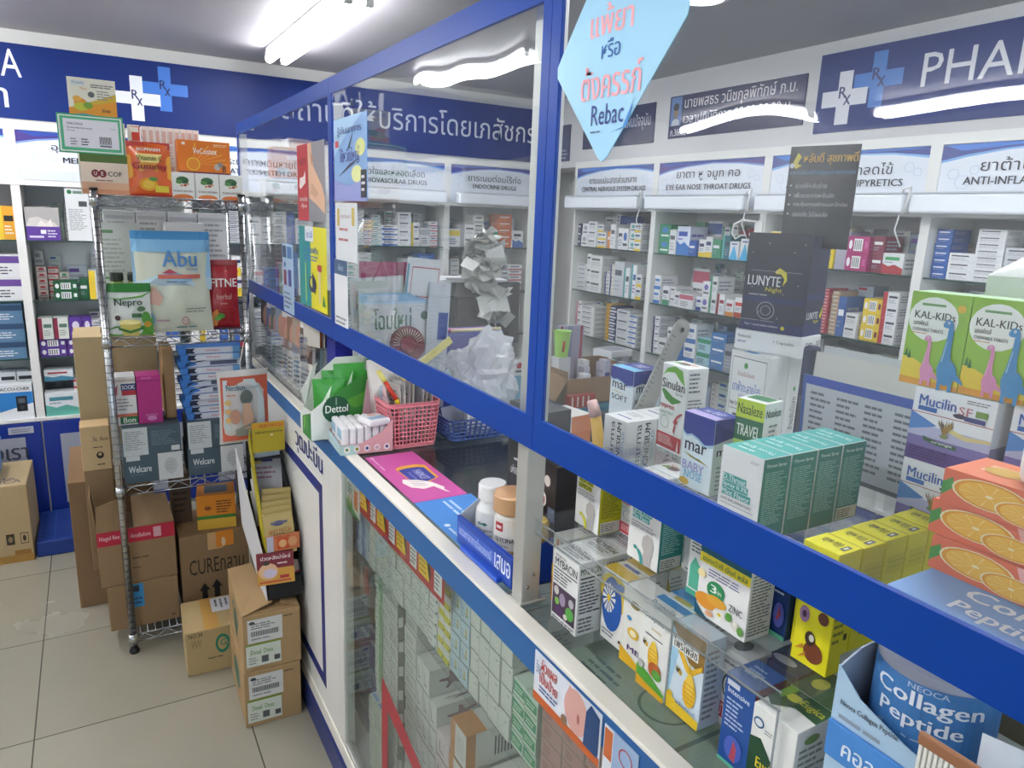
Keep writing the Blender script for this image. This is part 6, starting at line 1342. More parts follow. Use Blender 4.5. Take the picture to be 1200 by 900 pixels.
card('envelope', 'white envelope with a thin red frame rising from the file box', 'envelope', (.805, 1.968, GT+.12), -2, 4, .105, .355, '#dcdde0', [R(.16, .68, .97, .93, '#b8505a'), R(.18, .69, .95, .92, '#dcdde0'), R(.02, .5, .08, .95, '#5a9ab0')], roll=5)
card('envelope', 'plain pale envelope tilting behind the red framed one', 'envelope', (.715, 1.975, GT+.06), 0, 2, .16, .36, '#cdd0d3', [P([(.1, .75), (.6, .82), (.6, .86), (.1, .8)], '#b87a6a')], roll=-3)
card('leaflet', 'translucent white sheet with a navy corner beside the file box', 'leaflet', (.862, 1.94, GT+.0), 0, 0, .07, .405, '#c9ced6', [R(.5, .58, .95, .78, '#2f4a9a')], roll=3)
# purple folder with pens
t = empty('purple_folder', (.905, 2.02, GT), 'dark violet folder standing beside the file box with pens on it', 'folder')
m = MB(); m.rbox((0, 0, 0), (.22, .035, .235), mat('#3b3f8f', .4), .003); m.rbox((-.0, -.003, .225), (.24, .04, .238), mat('#4348a0', .4), .002); m.build('cover', t)
for i, (c, dy, lb) in enumerate((('#c04a86', 0, 'pink pen lying on the dark violet folder'), ('#4a4ab8', .012, 'violet blue pen lying on the dark violet folder'), ('#d9cfa6', -.01, 'cream patterned pen lying on the dark violet folder'))):
    m = MB(); m.tube([(.90+.03*i, 2.03+dy, GT+.245), (1.10+.02*i, 2.03+dy+.008, GT+.244)], .0055, mat(c, .35), 8); tag(m.build('pen'), lb, 'pen')

# navy plastic letter box and brochure holders at the far end
carton('navy_box', 'plain deep navy plastic box standing behind the green display', (.60, 2.05, GT), (.10, .09, .225), '#14208c', rough=.3, cat='box')
t = empty('brochure_holder', (.548, 2.28, GT), 'clear acrylic holder packed with brochures on the far counter edge', 'holder')
m = MB()
for a, b in (((0, 0, 0), (.003, .72, .17)), ((.10, 0, 0), (.103, .72, .26)), ((0, 0, 0), (.103, .003, .20)), ((0, .717, 0), (.103, .72, .2)), ((0, 0, 0), (.103, .72, .003))):
    m.box(a, b, G_ACR)
m.build('acrylic', t)
bc = [('#e0dbd2', '#5a4a44'), ('#9fc0c6', '#6a7a7c'), ('#e6e3dd', '#a9988a'), ('#b9c9d9', '#5a6a96'), ('#e3ded6', '#8a6a58'), ('#b9c3cc', '#4a4448'), ('#e3dad4', '#b07a74'), ('#b9cdbf', '#5a8a70'), ('#d9dfe6', '#8a96a6')]
for i in range(16):
    c, k = bc[i % 9]
    y = 2.30+i*.043
    card('brochure', 'brochure with a photo cover in the clear holder, %s from the navy box' % ORD[i], 'brochure', (.578+.034*(i % 2), y, GT+.004), -78+(i % 3)*3, -2, .086, .245+.014*(i % 3), c, [R(0, .45, 1, .9, k), E(.5, .66, .3, .16, '#b98f7a'), F(.1, .08, .9, .38, 5, '#6a6d72', i), R(.05, .9, .95, .97, '#e0e0e0')], group='brochures in the clear holder', th=.010)
for i in range(4):
    c = ['#8a4a2a', '#2f3430', '#3a5a4a', '#b9b9b4'][i]
    card('brochure', ['orange and brown', 'dark', 'dark green', 'pale grey'][i]+' brochure in the upper clip behind the yellow poster', 'brochure', (.575+.016*i, 2.205, GT+.185), -70, 0, .085, .175, c, [R(0, 0, 1, .45, '#c3bdb4'), E(.5, .7, .4, .25, c)], th=.007)
m = MB(); m.box((.545, 2.155, GT+.178), (.628, 2.25, GT+.183), G_ACR); m.box((.625, 2.16, GT), (.628, 2.25, GT+.36), G_ACR); m.box((.545, 2.16, GT), (.548, 2.25, GT+.22), G_ACR)
tag(m.build('brochure_clip'), 'clear acrylic clip shelf holding four upper brochures', 'holder')

# ================================================================ WORK AREA BEHIND THE COUNTER
t = empty('work_table', (1.85, 3.1, 0), 'low teal-topped work table between the counter and the wall shelves', 'table')
m = MB(); m.rbox((-.64, -.50, .755), (.60, .22, .785), mat('#3f7a92', .4), .004); m.build('table_top', t)
for sx in (-.60, .56):
    for sy in (-.46, .18):
        m = MB(); m.rbox((sx-.02, sy-.02, 0), (sx+.02, sy+.02, .755), STEEL, .003); m.build('leg', t)
TZ = .7855
t = empty('monitor', (1.43, 2.76, TZ), 'dark flat monitor seen from behind with papers draped over it', 'monitor')
m = MB(); m.rbox((-.20, -.03, .30), (.20, .02, .57), mat('#2f3238', .4), .008); m.rbox((-.12, -.055, .35), (.14, -.03, .51), mat('#26282e', .45), .006); m.build('housing', t)
m = MB(); m.rbox((-.03, -.05, .012), (.05, -.03, .45), mat('#2a2d33', .4), .004); m.rbox((-.12, -.11, 0), (.14, .09, .012), mat('#2a2d33', .4), .004); m.build('stand', t)
t = empty('office_chair', (1.44, 2.27, 0), 'dark office chair behind the violet folder', 'chair')
CH = mat('#33363c', .5)
m = MB(); m.rbox((-.20, -.20, .42), (.24, .22, .50), CH, .03, seg=3); m.build('seat', t)
m = MB(); m.rbox((-.18, -.21, .62), (.26, -.16, .93), CH, .03, seg=3); m.rbox((0, -.19, .48), (.06, -.17, .65), mat('#1f2024', .4), .005); m.build('backrest', t)
m = MB(); m.tube([(.02, 0, .08), (.02, 0, .43)], .025, mat('#4a4c50', .3, .8), 12)
for k in range(5):
    a = k*2*math.pi/5; m.tube([(.02, 0, .09), (.02+.26*math.cos(a), .26*math.sin(a), .05)], .016, mat('#2a2b2e', .4), 8)
    m.lathe([(0, 0), (.024, .0), (.024, .04), (0, .04)], mat('#1c1c1e', .4), 12, M=Matrix.Translation((.02+.26*math.cos(a), .26*math.sin(a), 0)))
m.build('base', t)
def slips(name, label, centre, size, n, seed, lean=0):
    rnd = random.Random(seed); m = MB()
    for i in range(n):
        w = rnd.uniform(.05, .085); l = rnd.uniform(.06, .13); k = 6
        M = Matrix.Translation((rnd.gauss(0, size[0]*.33), rnd.gauss(0, size[1]*.33), size[2]*(1-2*i/(n-1)))) @ Matrix.Rotation(rnd.uniform(-.5, .5)+lean, 4, 'Y') @ Matrix.Rotation(rnd.uniform(-.9, .9), 4, 'X') @ Matrix.Rotation(rnd.uniform(-1, 1), 4, 'Z')
        cur = rnd.uniform(-.03, .03); V = []
        for s in range(k+1):
            t = s/k-.5
            for e in (-1, 1): V.append((t*l, e*w/2, cur*(1-4*t*t)+.006*math.sin(7*t+e+i)))
        V2 = [(x, y, z+.0006) for x, y, z in V]; N = len(V)
        F_ = [(2*s, 2*s+1, 2*s+3, 2*s+2) for s in range(k)]
        c = mat(rnd.choice(['#d3d3cf', '#c6c6c2', '#dcdcd8', '#cfcdc6', '#b9b9b6']), .6)
        m.add(V+V2, [f[::-1] for f in F_]+[tuple(q+N for q in f) for f in F_], c, M=M)
    return tag(m.build(name, None, centre), label, 'paper')
slips('receipt_bundle', 'thick clump of crumpled white receipts hanging over the dark monitor', (1.40, 2.655, TZ+.665), (.085, .05, .11), 46, 13)
slips('receipt_bundle', 'lower tail of crumpled white receipts in front of the dark monitor', (1.455, 2.645, TZ+.49), (.05, .03, .06), 20, 17)
m = MB(); m.tube([(1.40, 2.66, TZ+.80), (1.40, 2.66, TZ+.66), (1.455, 2.645, TZ+.45), (1.47, 2.64, TZ+.33)], .003, STEEL, 6); m.tube([(1.47, 2.64, TZ+.33), (1.472, 2.64, TZ+.27)], [.008, .006], mat('#8a3a2a', .4), 8)
tag(m.build('paper_spike'), 'thin paper spike threaded through the hanging receipts', 'spike')
m = MB(); m.rbox((1.25, 2.73, TZ+.5705), (1.56, 2.80, TZ+.583), mat('#d9d9dc', .5), .004); m.rbox((1.27, 2.73, TZ+.583), (1.45, 2.80, TZ+.593), mat('#e3e0e6', .5), .003)
tag(m.build('paper_stack'), 'loose white papers resting on top of the dark monitor', 'paper')
# open brown carton with stock on the table
t = empty('open_carton', (1.86, 2.66, TZ), 'open brown carton full of small white boxes on the teal table', 'box')
BR = mat('#9a7b5c', .6, mottled=.06, bscale=30)
m = MB()
for a, b in (((0, 0, 0), (.46, .004, .125)), ((0, .30, 0), (.46, .304, .16)), ((0, .004, 0), (.004, .30, .16)), ((.456, .004, 0), (.46, .30, .14)), ((0, 0, 0), (.46, .304, .004))): m.box(a, b, BR)
m.build('body', t)
m = MB(); m.add([(0, 0, .125), (.0, .30, .16), (-.05, .26, .05), (-.05, .02, .02)], [(0, 1, 2, 3)], BR); m.add([(0.001, 0, .125), (.001, .30, .16), (-.049, .26, .05), (-.049, .02, .02)], [(3, 2, 1, 0)], BR); m.build('flap', t)
rnd = random.Random(8)
for i in range(9):
    carton('small_carton', 'small white or lilac carton piled in the open brown carton, %s along' % ORD[i], (1.965+.038*i, 2.67+.06*(i % 3), TZ+.0045), (.034, .05, .135+.02*(i % 4)), ['#d6d6dc', '#c3bfd0', '#dcdcda', '#b9b6c6'][i % 4], yaw=0, group='small boxes in the brown carton', L=[F(.1, .3, .9, .8, 3, '#8a8d9a')], Rr=[R(.1, .6, .9, .7, '#4a4a8a')])
carton('small_carton', 'lilac carton with crimson edge rising above the open brown carton', (1.97, 2.90, TZ+.0045), (.14, .03, .33), '#a9a3b9', Rr=[R(0, 0, .1, 1, '#8f3a4a'), R(.85, 0, .95, 1, '#a8404a'), R(.3, .0, .5, 1, '#8a93a8')])
carton('small_carton', 'plain white carton under the lime green cup in the brown carton', (1.882, 2.77, TZ+.0045), (.066, .066, .20), '#d3d3d6')
t = empty('green_cup', (1.915, 2.803, TZ+.2052), 'lime green tapered cup standing in the open brown carton', 'cup')
m = MB(); m.lathe([(0, 0), (.030, 0), (.042, .12), (.045, .125), (.041, .122), (.028, .01)], mat('#a9d96a', .35), 24); m.build('body', t)
m = MB(); m.tube([(-.014, -.034, .03), (-.012, -.037, .08)], .006, mat('#b8502f', .4), 8); m.build('sticker', t)
carton('small_carton', 'red and white striped carton lying before the open brown carton', (1.84, 2.61, TZ), (.15, .035, .06), '#a8443a', Rr=[R(.1+.2*i, .1, .16+.2*i, .9, '#d9c9c0') for i in range(4)], yaw=0)
carton('pharmacy_carton', 'open white bordered tray box on top of the brown carton contents', (2.12, 2.68, TZ+.207), (.15, .12, .03), '#d9d9dc', T_=[R(.1, .1, .9, .9, '#9a9da6')], yaw=10)

# ================================================================ CHROME WIRE RACK
RX0, RX1, RY0, RY1 = .025, .475, 2.735, 3.095
t = empty('wire_rack', ((RX0+RX1)/2, (RY0+RY1)/2, 0), 'tall chrome wire rack packed with medical stock beside the counter', 'rack')
ox, oy = (RX0+RX1)/2, (RY0+RY1)/2
hx, hy = (RX1-RX0)/2, (RY1-RY0)/2
for sx in (-1, 1):
    for sy in (-1, 1):
        m = MB(); m.tube([(sx*hx, sy*hy, .03), (sx*hx, sy*hy, 1.665)], .0125, CHROME, 16)
        for k in range(64): m.lathe([(.0126, -.0012), (.0134, 0), (.0126, .0012)], mat('#55575a', .4, .8), 12, M=Matrix.Translation((sx*hx, sy*hy, .05+k*.0254)))
        m.tube([(sx*hx, sy*hy, 1.665), (sx*hx, sy*hy, 1.672)], .013, mat('#1c1c1e', .4), 12)
        m.build('post', t)
        f = MB(); f.lathe([(0, 0), (.016, 0), (.018, .008), (.012, .022), (.010, .034)], mat('#1a1a1c', .4), 16, M=Matrix.Translation((sx*hx, sy*hy, 0))); f.build('foot', t)
RZ = [.07, .648, 1.182, 1.648]
for z in RZ:
    m = MB()
    for dz in (0, -.030):
        m.tube([(-hx, -hy, z+dz), (hx, -hy, z+dz), (hx, hy, z+dz), (-hx, hy, z+dz)], .0030, CHROME, 6, closed=True)
    for (ax, ay, bx, by) in ((-hx, -hy, hx, -hy), (hx, -hy, hx, hy), (hx, hy, -hx, hy), (-hx, hy, -hx, -hy)):
        L = math.hypot(bx-ax, by-ay); n = int(L/.034)//2*2
        pts = [(ax+(bx-ax)*i/n, ay+(by-ay)*i/n, z-.028+(.026 if i % 2 else 0)) for i in range(n+1)]
        m.tube(pts, .0020, CHROME, 5)
    for i in range(1, 18): m.tube([(-hx+2*hx*i/18, -hy, z+.002), (-hx+2*hx*i/18, hy, z+.002)], .0017, CHROME, 4)
    for i in range(1, 3): m.tube([(-hx, -hy+2*hy*i/3, z-.002), (hx, -hy+2*hy*i/3, z-.002)], .0025, CHROME, 4)
    for sx in (-1, 1):
        for sy in (-1, 1): m.tube([(sx*hx, sy*hy, z-.034), (sx*hx, sy*hy, z+.006)], [.0165, .0145], CHROME, 12)
    m.build('shelf', t)
def rc(name, label, x0, x1, y, z0, z1, base, dec=(), d=.1, yaw=0, Ld=(), Td=(), faces=None, group=None, cat='box', rough=.5):
    return carton(name, label, (x0, y, z0), (x1-x0, d, z1-z0), base, L=Ld, Rr=dec, T_=Td, yaw=yaw, faces=faces, group=group, cat=cat, rough=rough)
T4 = 1.6525
rc('supplement_carton', 'peach and white carton with dark red round letters on the rack top', -.005, .128, 2.74, T4, 1.775, '#e0cdb9', [R(0, .80, 1, 1, '#4f6a2c'), R(0, 0, 1, .3, '#dcab8a'), R(0, 0, 1, .12, '#cf8f6a'), E(.30, .52, .085, .10, '#7a1f2a'), E(.45, .52, .085, .10, '#7a1f2a'), T('U', .27, .47, .33, .57, '#e6d9cc', True), T('E', .42, .47, .47, .57, '#e6d9cc', True), T('COF', .56, .46, .86, .58, '#2a2a2c', True), F(.3, .32, .85, .38, 1, '#8a5a4a')], d=.12)
gm = [R(0, 0, 1, 1, '#d9642f'), P([(0, .3), (.5, .55), (1, .3), (1, .75), (.5, .9), (0, .75)], '#e6a63a'), P([(0, .9), (0, 1), (1, 1), (1, .88), (.5, .95)], '#b8302a'), P([(.2, .78), (.8, .78), (.7, .62), (.3, .62)], '#f0d98a'), T('BIOPHARM', .22, .83, .76, .89, '#e9e6dc', True), T('Vitamin C', .2, .66, .8, .75, '#5a6a2a', True), T('Gummy', .1, .46, .9, .62, '#8f1f3a', True), E(.45, .22, .22, .12, '#e3a02a'), E(.45, .22, .14, .08, '#e9c04a'), E(.56, .32, .1, .04, '#5a8a3a'), R(.6, .08, .92, .2, '#e6d24a'), R(0, 0, 1, .04, '#c23a2a')]
pouch('gummy_pouch', 'orange and red gummy pouch standing on the rack top', (.192, 2.745, T4), (.128, .172), '#d9642f', seed=5, puff=.03, dec=gm)
rc('tablet_carton', 'orange tablet carton with an orange half, lifted on the leaf cartons', .285, .452, 2.785, 1.7365, 1.845, '#e07a22', [R(0, 0, 1, .05, '#5a2a4a')]+[P([(.28, .28), (.28+.66*math.cos(a-.03), .28+.64*math.sin(a-.03)), (.28+.66*math.cos(a+.03), .28+.64*math.sin(a+.03))], '#eaa03a') for a in (.05, .3, .55, .8, 1.1, 1.5)]+[E(.28, .28, .13, .2, '#e8c23a'), E(.28, .28, .11, .17, '#e08a2a'), R(.08, .85, .14, .93, '#e9e0d4'), T('VeCostex', .28, .60, .74, .78, '#f0e9e0', True), T('B', .84, .08, .91, .28, '#3a2f2a', True), E(.74, .22, .06, .1, '#b9b4ac'), E(.8, .3, .05, .08, '#8a8680'), F(.68, .84, .95, .93, 2, '#f0d9b4')], d=.07)
leafd = [E(.5, .70, .26, .14, '#3f6a44'), E(.36, .62, .14, .08, '#5a8a4a'), E(.62, .64, .12, .08, '#2f5a3a'), E(.6, .50, .08, .05, '#a8502f'), E(.45, .48, .06, .04, '#c98a4a'), E(.72, .55, .05, .04, '#c98a4a'), T('THANYAPORN', .1, .22, .9, .3, '#6a4a3a', True), E(.5, .0, .42, .14, '#d9783a')]
leafc = []
for i in range(3):
    leafc += rc('herbal_carton', 'white herbal carton with green leaves, %s in the row on the rack top' % ORD[i], .252+i*.0775, .3275+i*.0775, 2.745, T4, 1.7355, '#e3e2dc', leafd, d=.12)
for j in range(2):
    for i in range(9):
        rc('narrow_carton', 'pale narrow carton on edge behind the gummy pouch, %s in the %s tier' % (ORD[i], ['lower', 'upper'][j]), .185+i*.0205, .2045+i*.0205, 2.90, T4+j*.118, T4+.117+j*.118, '#dcd8d4', [R(.2, .55, .8, .9, '#c9a9a0'), F(.15, .1, .85, .5, 5, '#a9a4a0', i)], d=.09, group='pale narrow cartons on the rack top, tier %d' % j)
m_ = rc('small_carton', 'small red and white carton wedged beside the framed price card', .142, .178, 2.86, T4+.118 if False else T4, 1.885, '#dcd6d0', [R(.3, .78, 1, .98, '#c8402f'), R(0, .6, 1, .72, '#4a6a4a'), R(.2, .9, .9, .97, '#e3d9d0')], d=.03)
rc('stock_carton', 'plain carton hidden behind the framed price card', -.01, .135, 2.88, T4, 1.888, '#cfc9bf', d=.10)
t = empty('price_card_frame', (-.058, 2.765, 1.7755), 'green edged price card in a clear stand on the peach carton', 'sign', rz=math.radians(0))
m = MB(); m.rbox((0, -.012, 0), (.182, -.006, .118), mat('#3fa070', .3), .002)
art(m, frame((0, -.012, 0), (1, 0, 0), (0, 0, 1)), .182, .118, [R(.02, .04, .98, .96, '#dfe3e0'), R(.045, .07, .955, .93, '#4fae80'), R(.09, .15, .92, .87, '#dcdae0'), T('GINKGOPLUS', .14, .72, .38, .78, '#3a3d42', True), T('Maxxlife ginkgo biloba extract', .14, .62, .52, .67, '#3a3d42', True), T('30 caps', .14, .55, .26, .6, '#4a4d52'), F(.18, .2, .3, .4, 3, '#6a6d72'), F(.34, .2, .48, .4, 3, '#3a3d42'), T('สินค้า', .8, .66, .88, .70, '#5a9a7a')]+[R(.62+i*.019, .26, .62+i*.019+.009, .46, '#4a4d52') for i in range(10)]+[R(.62, .2, .8, .235, '#5a5d62')], off=.0004)
m.build('card', t)
m = MB(); m.rbox((-.002, -.006, 0), (.184, .02, .003), G_ACR, .001); m.build('stand', t)
t_ = rc('propolis_box', 'white and honey coloured propolis carton topmost on the rack', -.022, .116, 2.885, 1.8885, 2.02, '#dcd8c9', [P([(0, 0), (1, 0), (1, .55), (.6, .5), (.3, .35), (0, .28)], '#d9922e'), P([(.3, .38), (1, .68), (1, .5), (.6, .4)], '#c9a83a'), P([(0, 0), (1, 0), (1, .08), (.3, .16), (0, .12)], '#4a90b8'), E(.24, .42, .13, .10, '#d98a2e'), E(.26, .32, .16, .10, '#b9b83a'), E(.4, .36, .1, .08, '#7a9a3a'), E(.18, .5, .09, .07, '#e0a84a'), R(.08, .82, .36, .93, '#c9d0d3'), T('Propoliz', .1, .84, .34, .91, '#5a6a78'), T('Mune', .26, .72, .4, .79, '#c9862e'), E(.48, .62, .07, .07, '#5a5d60'), F(.48, .78, .96, .88, 2, '#4a4d52'), F(.6, .5, .96, .74, 4, '#8a8a86'), T('30 ซอง', .68, .22, .86, .3, '#3a3a3a', True), R(.74, .05, .88, .11, '#dfe3e6')], d=.05)
rc('folder_carton', 'clear topped carton behind the red and white one on the rack top', .18, .30, 3.0, T4, 1.70, '#d0d2d4', d=.06)
# second shelf from the top
T3 = 1.1865
pouch('nutrition_pouch', 'white and green nutrition powder bag on the rack shelf', (.098, 2.752, T3), (.142, .178), '#dcdfda', seed=9, puff=.035, dec=[R(0, .84, 1, 1, '#2f7a34'), P([(0, .84), (1, .84), (.8, .74), (.3, .7), (0, .74)], '#6aa84a'), T('Nepro', .2, .55, .78, .72, '#2f4a3a', True), E(.76, .52, .09, .05, '#5a7a5a'), P([(.0, .0), (1, 0), (1, .35), (.8, .2), (.2, .2), (0, .12)], '#5a9a3a'), P([(.35, .0), (.28, .28), (.74, .28), (.68, 0)], '#e0cf74'), E(.5, .28, .24, .05, '#ecdf9a'), P([(.25, .18), (.5, .10), (.8, .18), (.8, .13), (.5, .05), (.25, .13)], '#3f7a3a'), R(.55, .36, .76, .44, '#3f6a4a'), E(.25, .36, .06, .05, '#4a3030'), E(.85, .35, .1, .12, '#5a9a44'), E(.88, .22, .08, .06, '#d6a03a')])
pouch('milk_powder_bag', 'large light blue and cream powder bag in the middle of the rack shelf', (.245, 2.80, T3), (.250, .352), '#cfd3c0', seed=11, puff=.07, n=16, dec=[R(0, .92, 1, 1, '#4a90c4'), R(0, .80, 1, .92, '#7fb4d9'), P([(0, .80), (1, .80), (1, .55), (.6, .5), (.3, .56), (0, .50)], '#9fc6e0'), P([(0, .5), (.3, .56), (.6, .5), (1, .55), (1, .42), (0, .4)], '#b9d0dc'), P([(.1, .44), (.25, .46), (.35, .36), (.3, .28), (.18, .30)], '#cfa99a'), T('Abu', .36, .66, .80, .82, '#4f86bf', True), R(.30, .545, .84, .585, '#c86a5a'), F(.4, .50, .8, .53, 1, '#6a7a9a'), T('Glicy', .66, .62, .82, .65, '#3a4f7a'), P([(.35, .60), (.45, .64), (.55, .60), (.45, .595)], '#c04a5a'), E(.10, .14, .14, .09, '#8fb9cc'), E(.62, .12, .05, .045, '#b9848a'), E(.62, .12, .035, .032, '#d3d3c0'), T('0', .60, .1, .64, .14, '#b9848a', True), F(.5, .04, .9, .07, 1, '#5a8a8a'), F(.62, .2, .9, .26, 2, '#8a9a8a'), F(.25, .11, .5, .15, 1, '#b98a9a')])
m = MB(); m.box((.11, 2.765, T3+.002), (.385, 2.768, T3+.36), G_BAG) if False else None
pouch('tea_bag_pouch', 'red slimming tea bag with white lettering beside the right-hand rack post', (.410, 2.83, T3), (.115, .252), '#a3202a', seed=13, puff=.04, dec=[R(0, .93, 1, 1, '#7a1f28'), P([(0, .84), (1, .86), (1, .82), (0, .8)], '#c03a40'), T('FITNE', .14, .62, .92, .74, '#efe6e0', True), T('herbal', .3, .44, .74, .52, '#d9a9a0'), F(.4, .36, .7, .4, 1, '#c98a80'), P([(.1, .04), (.16, .25), (.3, .3), (.36, .2), (.28, .05)], '#d98a4a'), E(.4, .2, .12, .04, '#4f8a3a'), E(.3, .16, .1, .03, '#6aa04a'), ring_(.6, .3, .25, .04, '#b8404a', .1), R(0, 0, 1, .03, '#7a1f28')])
for i in range(2):
    bottle('nutrition_bottle', 'small bottle with a dark ribbed lid behind the nutrition powder bag, %s' % ['beside the chrome post', 'nearer the powder bag'][i], .072+i*.055, 2.86, T3, '#8aa04a', '#2a2f2a', [(0, 0), (.022, 0), (.024, .004), (.024, .16), (.019, .175)], [(0, .205), (.020, .205), (.022, .20), (.022, .178), (.018, .176)])
card('info_sheet', 'pale information sheet with green lines behind the small bottles', 'paper', (.09, 2.99, T3+.001), 0, 0, .14, .37, '#c9cfca', [R(.02, .9, .4, .93, '#6a9a6a'), R(.02, .46, .55, .48, '#5a9a5a'), F(.05, .52, .8, .86, 8, '#a9b0a9'), F(.05, .1, .6, .42, 6, '#a9b0a9'), E(.8, .36, .18, .12, '#7aa0a0')])
for i in range(4):
    rc('nutrition_carton', 'white fine print carton in the back row under the rack top, %s along' % ORD[i], .05+i*.104, .15+i*.104, 3.0, T3, 1.60, '#d3d4d6', [F(.1, .6, .9, .92, 7, '#9a9da0', i), R(.05, .93, .95, .96, '#b9bcc0'), F(.2, .3, .8, .5, 3, '#b05a5a', i)], d=.08, group='fine print cartons under the rack top')
rc('shelf_carton', 'white carton with pictures behind the powder bag', .24, .37, 2.90, T3, 1.565, '#d0ced0', [F(.1, .7, .9, .9, 3, '#b06a7a'), F(.1, .2, .9, .6, 6, '#9a9da0')], d=.09)
# third shelf
T2 = .6525
for i, (x0, x1, lb) in enumerate(((.042, .232, 'beside the chrome post'), (.252, .445, 'under the blue packs'))):
    for k in range(2):
        dd = [R(0, 0, .42, 1, '#c3c8c9'), F(.03, .2, .38, .9, 9, '#8a9094', k), F(.48, .3, .95, .85, 7, '#6a7a84', k+2), R(.82, .06, .97, .24, '#c9ced0')] if k else [R(0, 0, 1, 1, '#465862'), T('Welcare', .08, .38, .46, .62, '#d3d9db', True), R(.05, .82, .28, 1, '#c3c8c9'), R(.58, .0, 1, 1, '#c6c8c8'), P([(.68, .5), (.72, .3), (.80, .15), (.88, .3), (.92, .5), (.88, .75), (.80, .82), (.72, .75)], '#b3b6b8'), F(.7, .35, .9, .7, 3, '#a3a6a8'), F(.1, .28, .45, .33, 1, '#6f7f88')]
        rc('mask_carton', 'slate grey mask carton %s, %s of two' % (lb, ['lower', 'upper'][k]), x0+(.004 if k else 0), x1, 2.754, T2+k*.1023, T2+k*.1023+.1018, '#465862', dd, d=.18)
TT = T2+.2046+.0005
rc('tall_carton', 'plain magenta upright carton on the mask cartons', .104, .182, 2.80, TT, TT+.175, '#b02f7c', [R(0, .88, 1, .9, '#8f2266'), E(.55, .1, .2, .05, '#d98ac0'), F(.2, .93, .8, .97, 1, '#d98ac0'), F(.3, .14, .8, .2, 2, '#d98ac0')], d=.09)
rc('tall_carton', 'white and red carton with navy strip left of the magenta one', .022, .101, 2.80, TT, TT+.175, '#d0cfcd', [R(0, .90, 1, .95, '#b9a9a4'), R(.42, .72, 1, .86, '#2a3a6a'), R(.44, .62, 1, .72, '#b02f3a'), T('SOOK', .46, .745, .96, .83, '#d9dce6', True), F(.1, .3, .9, .58, 4, '#8a8d92'), P([(.1, .7), (.3, .86), (.25, .62)], '#a8404a'), R(0, .18, 1, .24, '#b9604a'), R(.3, .03, 1, .18, '#2a6a3a'), T('Bon', .42, .05, .9, .16, '#d9e3d9', True)], d=.09)
pack = [R(0, 0, 1, 1, '#c9ced9'), P([(0, 0), (0, 1), (.12, 1), (.22, .5), (.14, 0)], '#3a78c4'), P([(.10, .1), (.12, .9), (.26, .9), (.22, .5), (.26, .1)], '#1a2440'), R(.28, .12, .84, .88, '#d3d6de'), T('Salonpas', .42, .3, .66, .7, '#c05a6a', True), R(.88, 0, 1, 1, '#6aa0d0')]
for k in range(11):
    rc('patch_pack', 'blue and white pain patch pack in the leaning pile, %s from below' % ORD[k], .262-.0045*(k % 3)-(k*.001), .455-.003*(k % 2), 2.785+.004*(k % 3), TT+k*.0245, TT+k*.0245+.0232, '#3a78c4', pack if k not in (4, 5, 8) else [R(0, 0, 1, 1, '#c9ced9'), P([(0, 0), (0, 1), (.18, 1), (.30, .4), (.12, 0)], '#3a78c4'), P([(.08, 0), (.2, .6), (.5, 1), (.34, 1), (.12, .6)], '#1a2440'), R(.5, .2, .95, .8, '#55607a')], d=.12, yaw=-1+(k % 3), group='pain patch packs')
m = MB(); m.rbox((.195, 2.84, TT), (.232, 3.0, TT+.26), mat('#9a7a52', .6), .003)
tag(m.build('cardboard_sleeve'), 'thin brown cardboard sleeve between the magenta carton and the blue packs', 'cardboard')
# bag of warming plasters hung in front at the counter side
pouch('plaster_pack', 'clear wrapped plaster pack with a woman printed, hanging beside the rack', (.400, 2.425, .866), (.165, .245), '#c9c6c2', yaw=6, seed=15, puff=.03, dec=[R(.06, .04, .97, .92, '#c9614a'), P([(.1, .2), (.1, .88), (.7, .88), (.88, .6), (.88, .24)], '#c9d3d6'), T('Neobun', .15, .74, .5, .82, '#2f6a80', True), T('plaster', .5, .74, .8, .80, '#7a9aa6'), F(.15, .66, .4, .7, 1, '#c07a6a'), E(.52, .64, .12, .10, '#5f6a64'), P([(.42, .36), (.46, .56), (.58, .56), (.66, .34), (.6, .2), (.45, .2)], '#c9a38a'), E(.3, .38, .10, .10, '#b98a74'), E(.17, .58, .06, .04, '#d0b070'), E(.17, .46, .06, .04, '#d0a870'), E(.17, .34, .05, .04, '#c9a05a'), P([(.3, .2), (.7, .3), (.7, .1), (.3, .1)], '#8a908c')])
m = MB(); m.tube([(.40, 2.45, 1.10), (.40, 2.46, 1.13), (.44, 2.62, 1.16), (.475, 2.735, 1.176)], .0016, STEEL, 5); tag(m.build('hanging_hook'), 'thin wire hook holding the clear wrapped plaster pack', 'hook')

